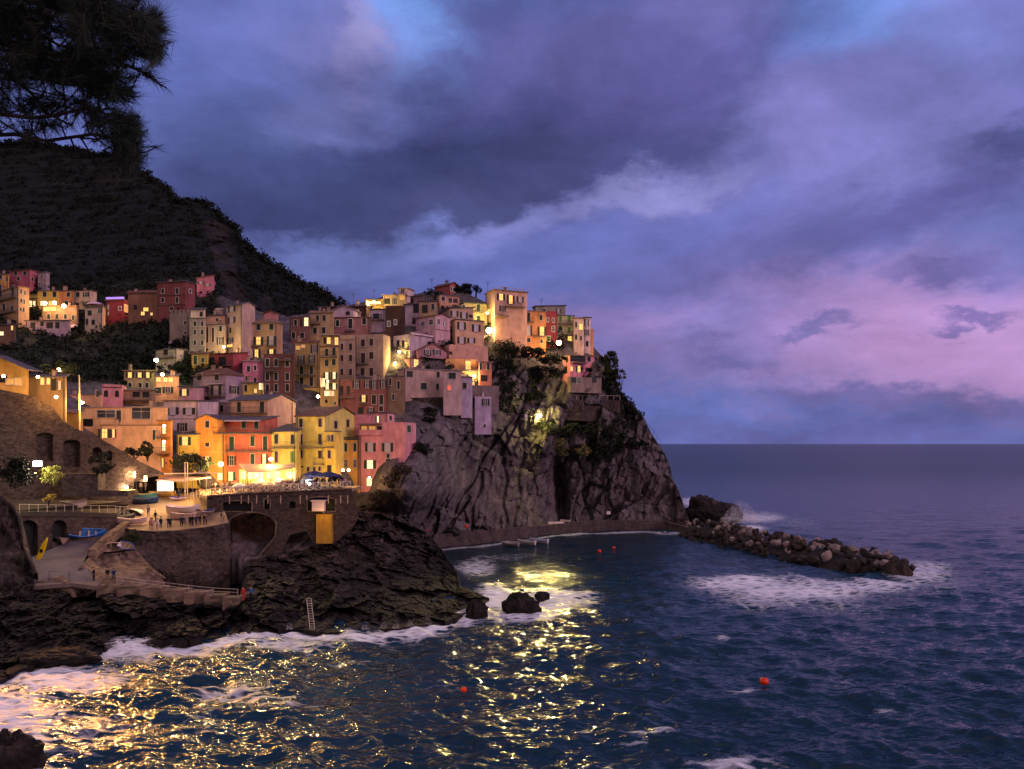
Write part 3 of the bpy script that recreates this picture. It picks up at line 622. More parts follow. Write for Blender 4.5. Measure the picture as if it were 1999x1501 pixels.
# ------------------------------------------------------------------ houses
ZV = Vector((0, 0, 1))
class House:
    """a house: blocks and openings, each face laid out from its nearest corner"""
    n = 0
    def __init__(s, label, name='house', cat='house', group=None, D=None, dep=hd, dD=0):
        s.label, s.name, s.cat, s.group, s.D, s.dep, s.dD = label, name, cat, group, D, dep, dD
        s.e = None; s.faces = []; s.sv = M_SHUTV[sum(map(ord, label)) % 5]; s.rj = random.Random(label)
    def block(s, x0, xe, x1, yt, yb, a=12, col=(.5, .4, .3), roof='flat', rh=8, rc='slate', dD=0, dp=7.0, foot=1.6, ov=.3, ridge_side=None):
        if s.D is None: s.D = float(s.dep(np.array([xe]), np.array([yb]))[0])+.3+s.dD
        D = s.D+dD; ar = math.radians(a)
        C = P(xe, yb, D); ztop = P(xe, yt, D).z; zb = C.z-foot
        if s.e is None:
            s.e = empty(s.name, (C.x, C.y, C.z), s.label, s.cat, s.group); s.o = Vector((C.x, C.y, C.z))
        uL = Vector((-math.cos(ar), math.sin(ar), 0)); uR = Vector((math.sin(ar), math.cos(ar), 0))
        nL = Vector((-math.sin(ar), -math.cos(ar), 0)); nR = Vector((math.cos(ar), -math.sin(ar), 0))
        def hit(u, px):
            k = (px-CX)/F; return (k*C.y-C.x)/(u.x-k*u.y)
        la = hit(uL, x0) if x0 < xe-.5 else dp
        lb = hit(uR, x1) if x1 > xe+.5 else dp
        if lb < 0 or lb > 40: lb = dp
        if la < 0 or la > 60: la = dp
        C0 = Vector((C.x, C.y, 0))
        mb = MB(); m = wallm(col)
        top = ztop
        z0, z1 = Vector((0, 0, zb)), Vector((0, 0, top))
        q = [C0, C0+uR*lb, C0+uR*lb+uL*la, C0+uL*la]
        vs = [v+z0 for v in q]+[v+z1 for v in q]
        fs = [(0, 1, 5, 4), (1, 2, 6, 5), (2, 3, 7, 6), (3, 0, 4, 7), (4, 5, 6, 7)]
        mb.add(vs, fs, m)
        pxm = D/F
        rm = roofm({'slate': (.12, .105, .125), 'tile': (.17, .075, .06), 'pale': (.34, .25, .27), 'tan': (.28, .17, .12)}[rc])
        R = MB(); hh = rh*pxm
        def T(a_, b_, z): return C0+uL*a_+uR*b_+Vector((0, 0, z))
        th = .16
        if roof == 'flat':
            R.box(T(-ov, -ov, top+.003), uL*(la+2*ov), uR*(lb+2*ov), ZV*.2, rm)
        elif roof == 'par':
            for (o_, u_, l_, n_) in ((T(0, 0, top), uL, la, uR), (T(0, 0, top), uR, lb, uL), (T(la, lb, top), -uL, la, -uR), (T(la, lb, top), -uR, lb, -uL)):
                R.box(o_+u_*.0, u_*l_, n_*.2, ZV*max(.3, hh), m)
        elif roof in ('gR', 'gL'):
            # ridge along uL (gable end on the right face) or along uR
            (ua, ul, ub, ubl) = (uL, la, uR, lb) if roof == 'gR' else (uR, lb, uL, la)
            def G(a_, b_, z): return C0+ua*a_+ub*b_+Vector((0, 0, z))
            mb.add([G(0, 0, top), G(0, ubl, top), G(0, ubl/2, top+hh)], [(0, 1, 2)], m)
            mb.add([G(ul, 0, top), G(ul, ubl, top), G(ul, ubl/2, top+hh)], [(0, 2, 1)], m)
            sl_ = hh/(ubl/2)
            for (b0, b1) in ((-ov, ubl/2), (ubl+ov, ubl/2)):
                zlow = top-sl_*ov+.05; zhi = top+hh+.05
                pts = [G(-ov, b0, zlow), G(ul+ov, b0, zlow), G(ul+ov, b1, zhi), G(-ov, b1, zhi)]
                R.add(pts+[p+ZV*th for p in pts], [(0, 1, 2, 3), (4, 7, 6, 5), (0, 4, 5, 1), (1, 5, 6, 2), (2, 6, 7, 3), (3, 7, 4, 0)], rm)
        elif roof == 'hip':
            ins = min(la, lb)/2
            e4 = [T(-ov, -ov, top), T(-ov, lb+ov, top), T(la+ov, lb+ov, top), T(la+ov, -ov, top)]
            if la >= lb: r0, r1 = T(ins, lb/2, top+hh), T(la-ins, lb/2, top+hh)
            else: r0, r1 = T(la/2, ins, top+hh), T(la/2, lb-ins, top+hh)
            if la >= lb: fs = [(0, 1, 4), (1, 2, 5, 4), (2, 3, 5), (3, 0, 4, 5), (0, 3, 2, 1)]
            else: fs = [(0, 1, 5, 4), (1, 2, 5), (2, 3, 4, 5), (3, 0, 4), (0, 3, 2, 1)]
            R.add(e4+[r0, r1], fs, rm)
            R.box(T(-ov, -ov, top-.14), uL*(la+2*ov), uR*(lb+2*ov), ZV*.13, rm)
        elif roof == 'shed':   # rises away from the viewer
            pts = [T(-ov, -ov, top+.02), T(la+ov, -ov, top+.02), T(la+ov, lb+ov, top+hh), T(-ov, lb+ov, top+hh)]
            R.add(pts+[p+ZV*th for p in pts], [(0, 1, 2, 3), (4, 7, 6, 5), (0, 4, 5, 1), (1, 5, 6, 2), (2, 6, 7, 3), (3, 7, 4, 0)], rm)
            mb.add([T(0, 0, top), T(0, lb, top), T(0, lb, top+hh)], [(0, 1, 2)], m); mb.add([T(la, 0, top), T(la, lb, top), T(la, lb, top+hh)], [(0, 2, 1)], m)
        if roof == 'crenel':
            nmer = 5
            for k in range(nmer):
                R.box(T(la*(k+.15)/nmer, 0, top), uL*(la*.6/nmer), uR*.4, ZV*hh, m)
            for k in range(3):
                R.box(T(0, lb*(k+.2)/3, top), uL*.4, uR*(lb*.5/3), ZV*hh, m)
        # drain pipe and string course give the walls some relief
        rr_ = random.Random(int(x0*7+yt*13))
        if la > 3.5 and not (roof == 'none'):
            if rr_.random() < .65:
                q_ = T(.25, 0, 0)+nL*.07 if rr_.random() < .5 else T(la-.25, 0, 0)+nL*.07
                B_ = MB(); B_.tube(q_+Vector((0, 0, zb)), q_+Vector((0, 0, top)), .06, .06, M_IRON, 5); s._pipe = B_
            else: s._pipe = None
        else: s._pipe = None
        wb = mb.build('wall', s.e, s.o)
        if s._pipe: s._pipe.build('drain_pipe', s.e, s.o)
        s.wall = wb
        if roof != 'none' and R.v:
            s.roof = R.build('parapet' if roof in ('par', 'crenel') else 'roof', s.e, s.o)
        if roof in ('flat', 'shed', 'hip') and la > 4 and R.v and rr_.random() < .55:
            for q_ in range(rr_.choice((1, 1, 2))):
                c_ = T(rr_.uniform(.15, .85)*la, rr_.uniform(.3, .8)*lb, top+(hh*.5 if roof != 'flat' else .2)); B_ = MB(); h2_ = rr_.uniform(.7, 1.3); rz_ = math.atan2(uL.y, uL.x)
                B_.cbox((c_.x, c_.y, c_.z+h2_/2-.2), .45, .55, h2_+.4, wallm((.3, .2, .17)), rz_); B_.cbox((c_.x, c_.y, c_.z+h2_+.05), .65, .75, .1, roofm((.17, .075, .06)), rz_); B_.build('chimney', s.roof, s.o)
        face = dict(C=C0, uL=uL, uR=uR, nL=nL, nR=nR, la=la, lb=lb, x0=x0, xe=xe, x1=x1, D=D, top=top, T=T, hh=hh, zb=zb, yt=yt, yb=yb)
        s.faces.append(face); s.cur = face
        return s
    def loc(s, px, py, fc=None, face=None):
        fc = fc or s.cur; left = (px < fc['xe']) if face is None else face == 'L'
        u, n = (fc['uL'], fc['nL']) if left else (fc['uR'], fc['nR'])
        k = (px-CX)/F; C = fc['C']; t_ = (k*C.y-C.x)/(u.x-k*u.y); p = C+u*t_
        return Vector((p.x, p.y, H-(py-HY)/F*p.y)), u, n, p.y/F, t_
    def win(s, *ws):
        for wd in ws:
            px, py, w_, h_, st = wd[:5]
            p, u, n, mp_, t_ = s.loc(px, py)
            _, _, _, _, ta = s.loc(px-w_/2, py, face='L' if u is s.cur['uL'] else 'R'); _, _, _, _, tb = s.loc(px+w_/2, py, face='L' if u is s.cur['uL'] else 'R')
            ww = max(.45, min(abs(ta-tb), 6))*s.rj.uniform(.93, 1.08); hh = h_*mp_*s.rj.uniform(.93, 1.06); lft = u is s.cur['uL']
            uu = -u if lft else u    # to the viewer's right
            B = MB(); o0 = p-uu*ww/2-ZV*hh/2
            shut = st[0] in 'oOsS'
            pw = ww*.46 if shut else ww; pane0 = p-uu*pw/2-ZV*hh/2
            fr = M_FRAMEW if 'w' in st[1:] else M_FRAME
            ft = .09
            pm = {'d': s.sv, 'b': M_SHUTB, 'g': M_SHUTG, 'o': M_CURT, 'O': M_LIT, 's': M_GLASS, 'S': M_LITW, 'l': M_LIT, 'L': M_LITW, 'y': M_LITD, 'p': M_GLASS, 'D': M_DARK, 'a': M_DARK, 'r': M_LITR, 'n': M_DARK}[st[0]]
            # pane
            if st[0] == 'a':
                k = 8; vs = [pane0+n*.03, pane0+uu*pw+n*.03]; r_ = pw/2; hc = hh-r_
                for j in range(k+1): vs.append(p-ZV*hh/2+ZV*hc+n*.03+uu*(math.cos(math.pi*j/k)*r_)+ZV*(math.sin(math.pi*j/k)*r_))
                B.add(vs, [tuple(range(len(vs)))], pm)
            else:
                B.box(pane0-n*.04, uu*pw, ZV*hh, n*.07, pm)
                if st[0] not in 'Dn':
                    for q in (-1, 1): B.box(p+uu*(q*(pw/2+ft/2)-ft/2)-ZV*hh/2, uu*ft, ZV*hh, n*.09, fr)
                    B.box(p-uu*(pw/2+ft)-ZV*(hh/2+.12), uu*(pw+2*ft), ZV*.12, n*.16, fr)
                    B.box(p-uu*(pw/2+ft)+ZV*(hh/2), uu*(pw+2*ft), ZV*.1, n*.1, fr)
                if st[0] in 'oOsSlLyp' and pw > .5:
                    B.box(p-uu*.03-ZV*hh/2, uu*.06, ZV*hh, n*.055, M_FRAME)
                    if hh > 1.2: B.box(p-uu*pw/2-ZV*.03+ZV*hh*.12, uu*pw, ZV*.06, n*.052, M_FRAME)
                if st[0] in 'dbg':   # the meeting line and louvres of closed leaves
                    B.box(p-uu*.02-ZV*hh/2, uu*.04, ZV*hh, n*.085, M_DARK)
                    nl = max(3, int(hh/.16))
                    for j in range(1, nl): B.box(p-uu*pw*.45-ZV*hh/2+ZV*hh*j/nl, uu*pw*.9, ZV*.03, n*.05, pm)
            W_ = B.build('door' if (hh > 2.3 and st[0] in 'dDb') else 'window', s.e, s.o)
            if shut:
                sm = M_SHUTB if 'b' in st[1:] else s.sv
                sw = ww*.25
                for q in (-1, 1):
                    S = MB(); S.box(p+uu*(q*(pw/2+sw/2+ft)-sw/2)-ZV*hh/2+n*.02, uu*sw, ZV*hh, n*.06, sm)
                    for j in (1, 2): S.box(p+uu*(q*(pw/2+sw/2+ft)-sw*.42)-ZV*hh/2+ZV*hh*j/3+n*.03, uu*sw*.84, ZV*.07, n*.07, sm)
                    sh = S.build('shutter', W_, s.o)
        return s
    def bal(s, x0, x1, py, dp=.9, rail=True, h=1.0):
        pa, u, n, mp_, ta = s.loc((x0+x1)/2, py); L_ = s.cur
        fcn = 'L' if u is L_['uL'] else 'R'
        p0, _, _, _, _ = s.loc(x0, py, face=fcn); p1, _, _, _, _ = s.loc(x1, py, face=fcn)
        d = Vector((p1.x-p0.x, p1.y-p0.y, 0)); ln = d.length; d.normalize()
        z = pa.z; o = Vector((p0.x, p0.y, z))
        B = MB(); B.box(o-ZV*.15+n*.004, d*ln, n*dp, ZV*.15, M_CONC); b = B.build('balcony', s.e, s.o)
        if rail:
            Rr = MB(); e_ = o+n*(dp-.05)
            for zz in (h, h*.15): Rr.box(e_+ZV*zz, d*ln, n*.04, ZV*.05, M_IRON)
            k = max(3, int(ln/.28))
            for j in range(k+1): Rr.box(e_+d*(ln*j/k-.012), d*.025, n*.025, ZV*h, M_IRON)
            for q in (o+n*.0, o+d*(ln-.04)): Rr.box(q+ZV*h, d*.04, n*dp, ZV*.05, M_IRON)
            Rr.build('railing', b, s.o)
        return s
    def slab(s, x0, x1, py, h=3, dp=.25, m=None, name='cornice'):
        pa, u, n, mp_, ta = s.loc((x0+x1)/2, py); fcn = 'L' if u is s.cur['uL'] else 'R'
        p0, _, _, _, _ = s.loc(x0, py, face=fcn); p1, _, _, _, _ = s.loc(x1, py, face=fcn)
        d = Vector((p1.x-p0.x, p1.y-p0.y, 0)); B = MB(); B.box(Vector((p0.x, p0.y, pa.z))+n*.004, d, n*dp, ZV*(h*mp_), m or M_CONC)
        B.build(name, s.e, s.o); return s
    def chim(s, *cs):
        for (px, h_) in cs:
            f_ = s.cur; p, u, n, mp_, t_ = s.loc(px, f_['yt'], face='L'); 
            t_ = min(max(t_, .5), f_['la']-.5); q = f_['C']+f_['uL']*t_+f_['uR']*(f_['lb']*.5)
            B = MB(); z = f_['top']+f_['hh']*(1 if f_['lb'] else 0)-.6; rz = math.atan2(u.y, u.x)
            B.cbox((q.x, q.y, z+.6), .6, .5, 1.2+h_*mp_, wallm((.3, .2, .18)), rz); B.cbox((q.x, q.y, z+1.25+h_*mp_/2), .8, .7, .12, roofm((.17, .075, .06)), rz)
            B.build('chimney', s.roof if getattr(s, 'roof', None) else s.e, s.o)
        return s
    def pipe(s, px, y0, y1):
        p, u, n, mp_, t_ = s.loc(px, y0); q, _, _, _, _ = s.loc(px, y1)
        B = MB(); B.tube(p+n*.08, Vector((p.x, p.y, q.z))+n*.08, .06, .06, M_IRON, 5); B.build('drain_pipe', s.e, s.o); return s
    def awn(s, x0, x1, py, dp=1.6, drop=.5, m=None):
        fcn = 'L' if (x0+x1)/2 < s.cur['xe'] else 'R'
        p0, u, n, mp_, _ = s.loc(x0, py, face=fcn); p1, _, _, _, _ = s.loc(x1, py, face=fcn)
        z = (p0.z+p1.z)/2; a = Vector((p0.x, p0.y, z)); b = Vector((p1.x, p1.y, z)); B = MB()
        pts = [a+n*.01, b+n*.01, b+n*dp-ZV*drop, a+n*dp-ZV*drop]
        B.add(pts+[v+ZV*.08 for v in pts], [(0, 3, 2, 1), (4, 5, 6, 7), (0, 1, 5, 4), (1, 2, 6, 5), (2, 3, 7, 6), (3, 0, 4, 7)], m or mat('awning_cloth', (.5, .4, .45), .8))
        B.build('awning', s.e, s.o); return s
def grid(xs, ys, w_, h_, st): return [(x, y, w_, h_, st) for y in ys for x in xs]
ORANGE=(.62,.25,.055); RED=(.52,.12,.09); YEL=(.66,.43,.08); YEL2=(.68,.5,.13); PINK=(.62,.24,.27); CREAM=(.55,.42,.34); PEACH=(.58,.34,.22); TAN=(.36,.23,.15); DTAN=(.24,.15,.10); LAV=(.30,.21,.30); MAUVE=(.33,.2,.2); DRED=(.2,.05,.045); CRIM=(.24,.03,.05); GREY=(.28,.22,.2); SALM=(.55,.25,.17); DBR=(.07,.035,.03); PEACH2=(.6,.36,.24); STN=(.2,.14,.13)
HG='houses of the village on the headland'
def hs(label, **k): return House(label, group=HG, **k)

# --- harbour row
h=hs('narrow orange gabled house with small dark windows above the harbour'); h.block(382,438,438,846,948,6,ORANGE,'flat',dp=9,ov=.05)
h.win((405,863,8,17,'d'),(404.5,901,14,21,'O'),(430,930,8,12,'L')).slab(382,438,883,1,.06,wallm((.7,.35,.1)))
h.pipe(437,846,945)
h.block(382,424,424,819,846,6,ORANGE,'gL',9,'slate',dp=8).win((405,828,8,13,'d'))
h=hs('salmon red house with two long balconies and striped awnings'); h.block(439,529.5,529.5,846,953,4,RED,'flat',dp=8,ov=.1)
h.win((452.4,866,9,28,'d'),(493,861,8,19,'d'),(517.8,865,8,26,'d'),(452.4,899,17,19,'sb'),(493,897,8,21,'d'),(516,896,12,18,'S'),(450.6,929.5,17,16,'S'),(475,929,9,18,'d'))
h.bal(440,533,881,.9).bal(422,533,846,1.3)
h.block(424,513,513,820,846,4,RED,'shed',10,'slate',dD=2,dp=7).win((434.8,828,9,15,'d'),(476,829,9,15,'d'),(500.8,830,9,15,'d')).awn(428,512,820,1.2,.25)
h=hs('narrow yellow house squeezed left of the orange gabled house'); h.block(345,382,382,849,935,4,YEL,'shed',8,'slate',dp=7).win((361.5,861,21,16,'O'),(365,893,15,10,'d'),(358,915,8,12,'L')).pipe(347,850,920)
h=hs('pinkish white house with violet open windows over the dark roof'); h.block(320,387.5,387.5,783,860,4,(.62,.45,.46),'shed',5,'slate',dp=8).win((337.5,802,23,14,'o'),(369,802.5,22,13.5,'o'),(356,833.5,17,16,'s')).slab(320,387,818,1,.05)
h=hs('tall bay end of the apricot house with two balcony lights',dD=-1); h.block(309,333,337,822,932,10,ORANGE,'flat',rc='tan',dp=4).win((320.5,838,6,16,'L'),(320,871,6,16,'L'),(318,903,6,18,'O')).bal(309,333,853,1).bal(309,333,885,1)
h=hs('big peach gable ended house with grey slate roof behind the harbour row',D=142); h.block(449,522.6,576.6,781,850,22,PEACH2,'gR',13,'slate',foot=4).win((466.8,795,8,20,'d'),(511.8,794.5,8,21,'d')).bal(449,521,806,1).pipe(570,785,838).chim((500,2))
h=hs('low yellow house with green shutters and hipped slate roof'); h.block(530,578,578,843,950,3,YEL2,'shed',16,'slate',dp=8).win((539.5,857,7,17,'d'),(571,857.5,7,18,'d'),(539.5,892,6,21,'b'),(571,892,7,21,'g')).bal(530,577,874,.9)
h=hs('tall bright yellow house with dark tiled gable roof'); h.block(578,633.7,703,813,950,14,YEL2,'gR',21,'tile',foot=3)
h.win((587.7,825.6,7,16,'d'),(625,825,7,16,'d'),(587.7,858,7,19,'d'),(625,857.7,7,20,'d'),(587.7,887,7,14,'d'),(625,887,7,14,'d'),(601.8,916,4,9,'d'),(614,916,4,9,'d'),(624,915,4,9,'d'),(588,911,8,3,'n'),(655,829,6,14,'d'),(678.5,826,6,15,'d')).bal(579,633,874,.9).bal(615,633,905,.7)
h.block(634,654,654,843,935,8,YEL,'flat',dD=-1.2,dp=3,ov=.05).win((641,855,5,12,'s'),(649,855,4,12,'d'),(643,887,6,16,'d'),(643,915,8,14,'n'))
h.bal(634,653,873,.6)
h=hs('narrow orange house with three rows of tilted shutters'); h.block(654,701.5,701.5,859,958,4,(.66,.33,.07),'flat',dp=7,ov=.05).win(*grid((658.5,675,693),(873,),5.5,16,'d')).win(*grid((658.5,675,693),(905,),5.5,15,'p')).win((676,937,6,14,'L')).pipe(701,860,950)
h.slab(654,701,856,3,.3,M_IRON,'roof_garden')
h=hs('pink house with pink terrace at the right end of the harbour row',D=141); h.block(702,790,812,828,955,8,PINK,'par',4,dp=7,foot=2)
h.win((723.3,873,21,17,'o'),(756.6,873,21,17,'o'),(722.5,906.5,21,17,'Sw'),(757.7,890,6,9,'d'),(758,905,9,18,'d'),(721,941,9,16,'L'),(798,837,7,13,'d'))
h.win((711,839,11,14,'y'),(727,839,11,14,'y'),(741,839,9,14,'n')).slab(702,746,849,10,.25,wallm(PINK),'terrace_wall').slab(700,746,829,2,.7)
h.block(682,720,722,812,834,8,PINK,'par',3,dD=5,dp=6).block(722,757,770,806,834,8,(.62,.3,.28),'flat',dD=6,dp=6,rc='slate').win((738,819,8,13,'S'),(762,816,5,8,'d'))

# --- left of the harbour row
h=hs('long apricot plastered building above the sloping wall'); h.block(196,313,315,831,905,3,PEACH,'flat',rc='tan',dp=9,ov=.05).win((204,846,24,17,'O'),(222,846,9,17,'O'),(301,849,4,20,'d'))
h.block(160,326,328,796,832,3,(.6,.36,.24),'flat',rc='pale',dD=1,dp=8,ov=.15).win((207.4,808,33,14,'p'),(232,812,9,22,'d'),(275.8,806,35,23,'p'),(171.9,825,20,15,'n'))
h=hs('small apricot end wall with sloping coping beside the street lamp',dD=-1); h.block(121,158,162,806,846,8,(.45,.25,.06),'shed',6,'tan',dp=4)
h=hs('apricot terrace house with flat roof behind the tall pole'); h.block(112,197,200,771,800,3,(.6,.33,.2),'flat',rc='tan',dp=7,ov=.1)
h=hs('small pink house with two arched windows and roof terrace'); h.block(176,199,238,755,795,70,PINK,'par',5,foot=3).win((207,768,8,14,'a'),(228.5,768.5,8,14,'a'),(190,768,5,12,'d')).slab(199,237,756,1,.25,M_IRON)
h=hs('buff terrace house with pergola right of the small pink house'); h.block(239,303,304,762,795,3,TAN,'flat',rc='pale',dp=6).win((266,770,13,10,'n'),(285,770,13,10,'n')).bal(240,300,781,1)
h=hs('wide buff house with three lit yellow windows in a row'); h.block(242,302,304,724,762,4,TAN,'flat',rc='tan',dp=8).win((254,732,14,10,'O'),(273,732,14,10,'O'),(289,732,13,10,'O'),(254,752,6,9,'d'),(274,752,6,9,'d'),(287,752,6,9,'d'))
h=hs('low peach house with three small lit windows under dark eaves'); h.block(304,349,350,735,782,4,PEACH,'shed',6,'slate',dp=7).win((309.6,741,7,8,'l'),(323.4,741.6,7,8,'l'),(333.8,741.6,7,8,'l'),(309,762,12,11,'d'),(328,761,19,12,'s'))
h=hs('slim pink house with one bright yellow window beside the lavender house'); h.block(350,377,377,756,800,3,(.5,.27,.3),'shed',5,'slate',dp=6).win((360,766,17,13,'O'),(361,785,6,4,'l'))
h=hs('large lavender house with balcony and hipped brown roof'); h.block(377.6,441,474,730,815,28,LAV,'hip',15,'tile').win((390,736,9,13,'d'),(423.5,736,9,13,'d'),(389,760.7,10,14,'d'),(389,786,9,14,'d'),(422,762,18,19,'o'),(457,761,18,15,'s'),(420,790,12,14,'d')).bal(405,439,773,1).awn(406,436,749,1,.2).chim((400,1))
h=hs('little grey mauve annexe under the lavender house'); h.block(421,453,455,786,820,8,(.34,.24,.27),'shed',5,'pale',dp=5,dD=-3).win((432.7,797,8,14,'d'))
h=hs('small cream house with one lit window below the magenta house',dD=-4); h.block(474,514,515,748,785,8,YEL,'flat',dp=5).win((509.5,754,7,13,'L'),(480,758,6,12,'d'),(499,763,5,8,'l'))

# --- middle left tower group
h=hs('rough stone tower house with battlements'); h.block(331,369,371,611,666,6,STN,'crenel',7,dp=7).win((362,630,6,8,'b'),(362,650,5,7,'b')); 
h.block(329,369,371,666,692,6,(.36,.27,.36),'none',dD=-.3,dp=7).win((340,673,6,10,'d'),(360.6,670,7,8,'d'))
h=hs('cream house with three arched openings by the green lamp'); h.block(304,345,370,681,724,30,CREAM,'flat',dp=7,rc='slate').win((324,687,9,12,'d'),(348,709,6,11,'a'),(361,709,6,11,'a'),(331,715,7,9,'a'),(362,690,8,12,'d')).bal(306,344,699,.8)
h=hs('tall grey plaster house right of the battlemented tower'); h.block(370,400,402,622,700,4,GREY,'flat',dp=7,ov=.1).win(*grid((380.8,395),(632,648.6,669),5,9,'d')); h.block(372,400,401,605,622,4,CREAM,'shed',4,'slate',dD=2,dp=6).win((393,613,6,10,'a'))
h=hs('weathered grey house with tall brown shutters'); h.block(400,440,442,634,700,4,(.33,.24,.2),'flat',dp=7,ov=.15).win((405,654,4.5,30,'b'),(416,654,4.5,30,'b'),(430.8,641.6,6,10,'d'),(430.3,665.5,12,16,'sb')); h.block(400,438,440,616,634,4,PEACH,'flat',dD=2,dp=6,rc='slate').win((424,624,3,6,'d')); h.block(420,436,436,601,616,4,(.5,.4,.4),'none',dD=3,dp=4)
h=hs('tall house with bare pink gable and grey roof'); h.block(441,472.7,498,594,706,32,(.42,.28,.24),'gR',6,'slate').win((452.7,603,14,12,'ob'),(452.4,624.8,14,11,'ob'),(450,645,5,11,'d'),(449.5,664,11,9,'s'),(448.7,675,12,5,'l')).chim((450,2))
h=hs('long tan house with hipped roof and two lit doors'); h.block(460,541,552,629,706,10,(.42,.25,.15),'hip',9,'tan',dp=9).win((469,639,6,11,'d'),(488,640,4,11,'d'),(505,638.5,8,12,'d'),(530,638,8,12,'d'),(467.6,665.5,7,10,'d'),(488,665,4,16,'d'),(504.7,665.5,17,16,'O'),(530,665,17,17,'o'),(501,690.5,14,17,'O'),(530,690,14,17,'O')).bal(495,514,675,.8).bal(520,540,675,.8)
h.block(515,541,543,612,629,10,(.62,.25,.25),'gL',5,'tile',dD=5,dp=4)
h=hs('narrow mustard house below the grey tower house'); h.block(374,405,407,692,728,4,(.42,.24,.05),'shed',4,'tile',dp=6).win((381.6,703,7,17,'d'),(396,703,5,10,'d'),(384,722,5,7,'d'))
h=hs('red house with deep dark loggia'); h.block(406,455,484,690,727,20,(.36,.07,.08),'shed',7,'tile').win((434,706,15,20,'n'),(414,703,8,14,'n')).bal(410,452,714,1)
h=hs('magenta house with rounded top beside the dark terraces'); h.block(463,474,514,705,752,70,(.5,.16,.25),'flat',rc='pale',foot=4).win((485,720,6,12,'d'),(498,718,5,11,'dw'),(482,739,6,9,'d'),(498,744,5,14,'d'))
h=hs('dark red brown tenement with stacked balconies'); h.block(515,574,576,692,775,4,(.14,.05,.05),'flat',rc='tile',dp=8,ov=.1).win(*grid((522,539,561),(708,735,757),7,15,'d')).bal(517,548,724,1).bal(545,572,703,1)

# --- centre
h=hs('dark tenement with one bright window left of centre'); h.block(565,604,606,620,674,6,(.2,.09,.08),'flat',rc='tile',dp=8,ov=.1).win((598,628,8,16,'L'),(577,630,6,12,'d'),(588,630,4,14,'n'),(573,655,7,12,'d'),(590,655,7,12,'d'))
h=hs('tan house with four dark windows and flowered balcony'); h.block(605,650,652,611,672,6,(.40,.26,.15),'shed',6,'tan',dp=8).win((620,621,6,11,'d'),(632.8,621,6,11,'d'),(615,645.5,7,12,'d'),(632,644.8,7,12,'d')).bal(604,626,632,.8).chim((640,1))
h=hs('mauve house with three white framed windows'); h.block(651,722,724,620,657,4,(.34,.15,.16),'flat',rc='tile',dp=7,ov=.2).win((659,631,7,13,'dw'),(684,632,8,19,'dw'),(711,627,8,14,'dw')).bal(673,695,646,.7)
h.block(651,690,722,604,620,10,(.52,.36,.45),'gL',8,'pale',dD=3,dp=5).win((679,611,8,8,'a'),(700,611,4,11,'s'),(709,611,4,11,'s'))
h=hs('dark roofed house with antennas at the skyline',dD=-3); h.block(622,715,730,598,612,6,DBR,'shed',9,'slate',dp=9).win((718,593,6,8,'L')).chim((690,2),(640,1))
h=hs('lit rooftop room glowing yellow on the skyline'); h.block(714,747,748,585,602,4,(.5,.35,.1),'flat',dp=4,rc='tan').win((732,591,22,5,'L'),(717,589,4,10,'l'))
h=hs('tan house with striped balconies over the mustard ground floor'); h.block(576,623,624,669,757,4,(.34,.21,.1),'shed',4,'tile',dp=8).win((582,679,8,7,'y'),(592,676,7,6,'y'),(614,681,12,16,'s'),(588,702,12,17,'s'),(608.8,700.7,12,17,'s'),(588.8,723,7,16,'d'),(608,723,7,16,'d'),(588.8,746,7,18,'d'),(608,745.5,7,19,'d')).bal(577,616,713,.9).bal(577,616,732.7,.9)
h.block(576,623,624,757,800,4,(.5,.36,.07),'none',dD=-1.2,dp=5).win((582,765.5,4,7,'dw'),(581,781,5,9,'d'),(615,776,8,16,'Dw'))
h=hs('slim ochre house with four lit windows and washing'); h.block(625,660,661,677,800,3,(.42,.27,.1),'flat',rc='tile',dp=8,ov=.15).win((637.9,688,7,15,'d'),(652,686,7,15,'d'),(637.9,708.7,7,12,'d'),(651.6,707,7,12,'d'),(638,734,11,14,'S'),(652.5,733,11,13,'S'),(639,754,11,12,'S'),(652.5,754,11,12,'S'),(637,783,5,8,'a'),(654,787,4,6,'d')).bal(626,659,697,.8).bal(630,659,744,.9)
h.block(625,660,661,656,677,3,(.45,.28,.12),'flat',rc='pale',dD=1.2,dp=7).win((642,665,7,13,'l'),(657,666,6,14,'l'),(634,665,4,12,'n')).awn(627,664,654,1,.1)
h=hs('plain brown house with six rust red shutters'); h.block(661,692.5,694,664,742,3,(.38,.25,.19),'flat',rc='tan',dp=8,ov=.02).win(*grid((667.5,684.5),(677,699,726),6,12.5,'b')).bal(672,692,741,.8)
h.block(663,690,694,654,664,8,(.45,.3,.2),'none',dD=1,dp=6)
h=hs('tall plain brown house with curved parapet'); h.block(693,748,762,656,742,12,(.40,.27,.21),'par',4,dp=8).win((708.7,669.5,8,14,'b'),(725,668,8,14,'b'),(709,699,8,21,'b'),(725,694,8,14,'b'),(708,726,8,16,'b'),(725,726,8,16,'b')).bal(694,720,710,.8)
h=hs('wine red tenement with open shutters above the harbour row'); h.block(664,753,755,742,812,4,(.24,.08,.075),'flat',rc='tan',dp=8,ov=.1).win((666.5,762,7,17,'D'),(680,762,7,17,'D'),(696,750,14,15,'s'),(717,749.5,12,15,'s'),(731,750,12,20,'s'),(748,748,10,18,'s'),(710,778,14,13,'O'),(730,780,8,19,'d'),(744.4,780,7,19,'d'),(704,801,10,13,'n'),(724,803,12,14,'s'),(744,798,8,10,'d')).bal(700,720,788,.7).bal(664,692,776,.8)
h=hs('dark tan wall house left of the rough stone bastion'); h.block(755,787,790,735,808,6,(.2,.12,.08),'flat',dp=7,ov=.1).win((762,745,5,14,'d'),(778,752,5,16,'d'),(768,775,5,12,'d'))

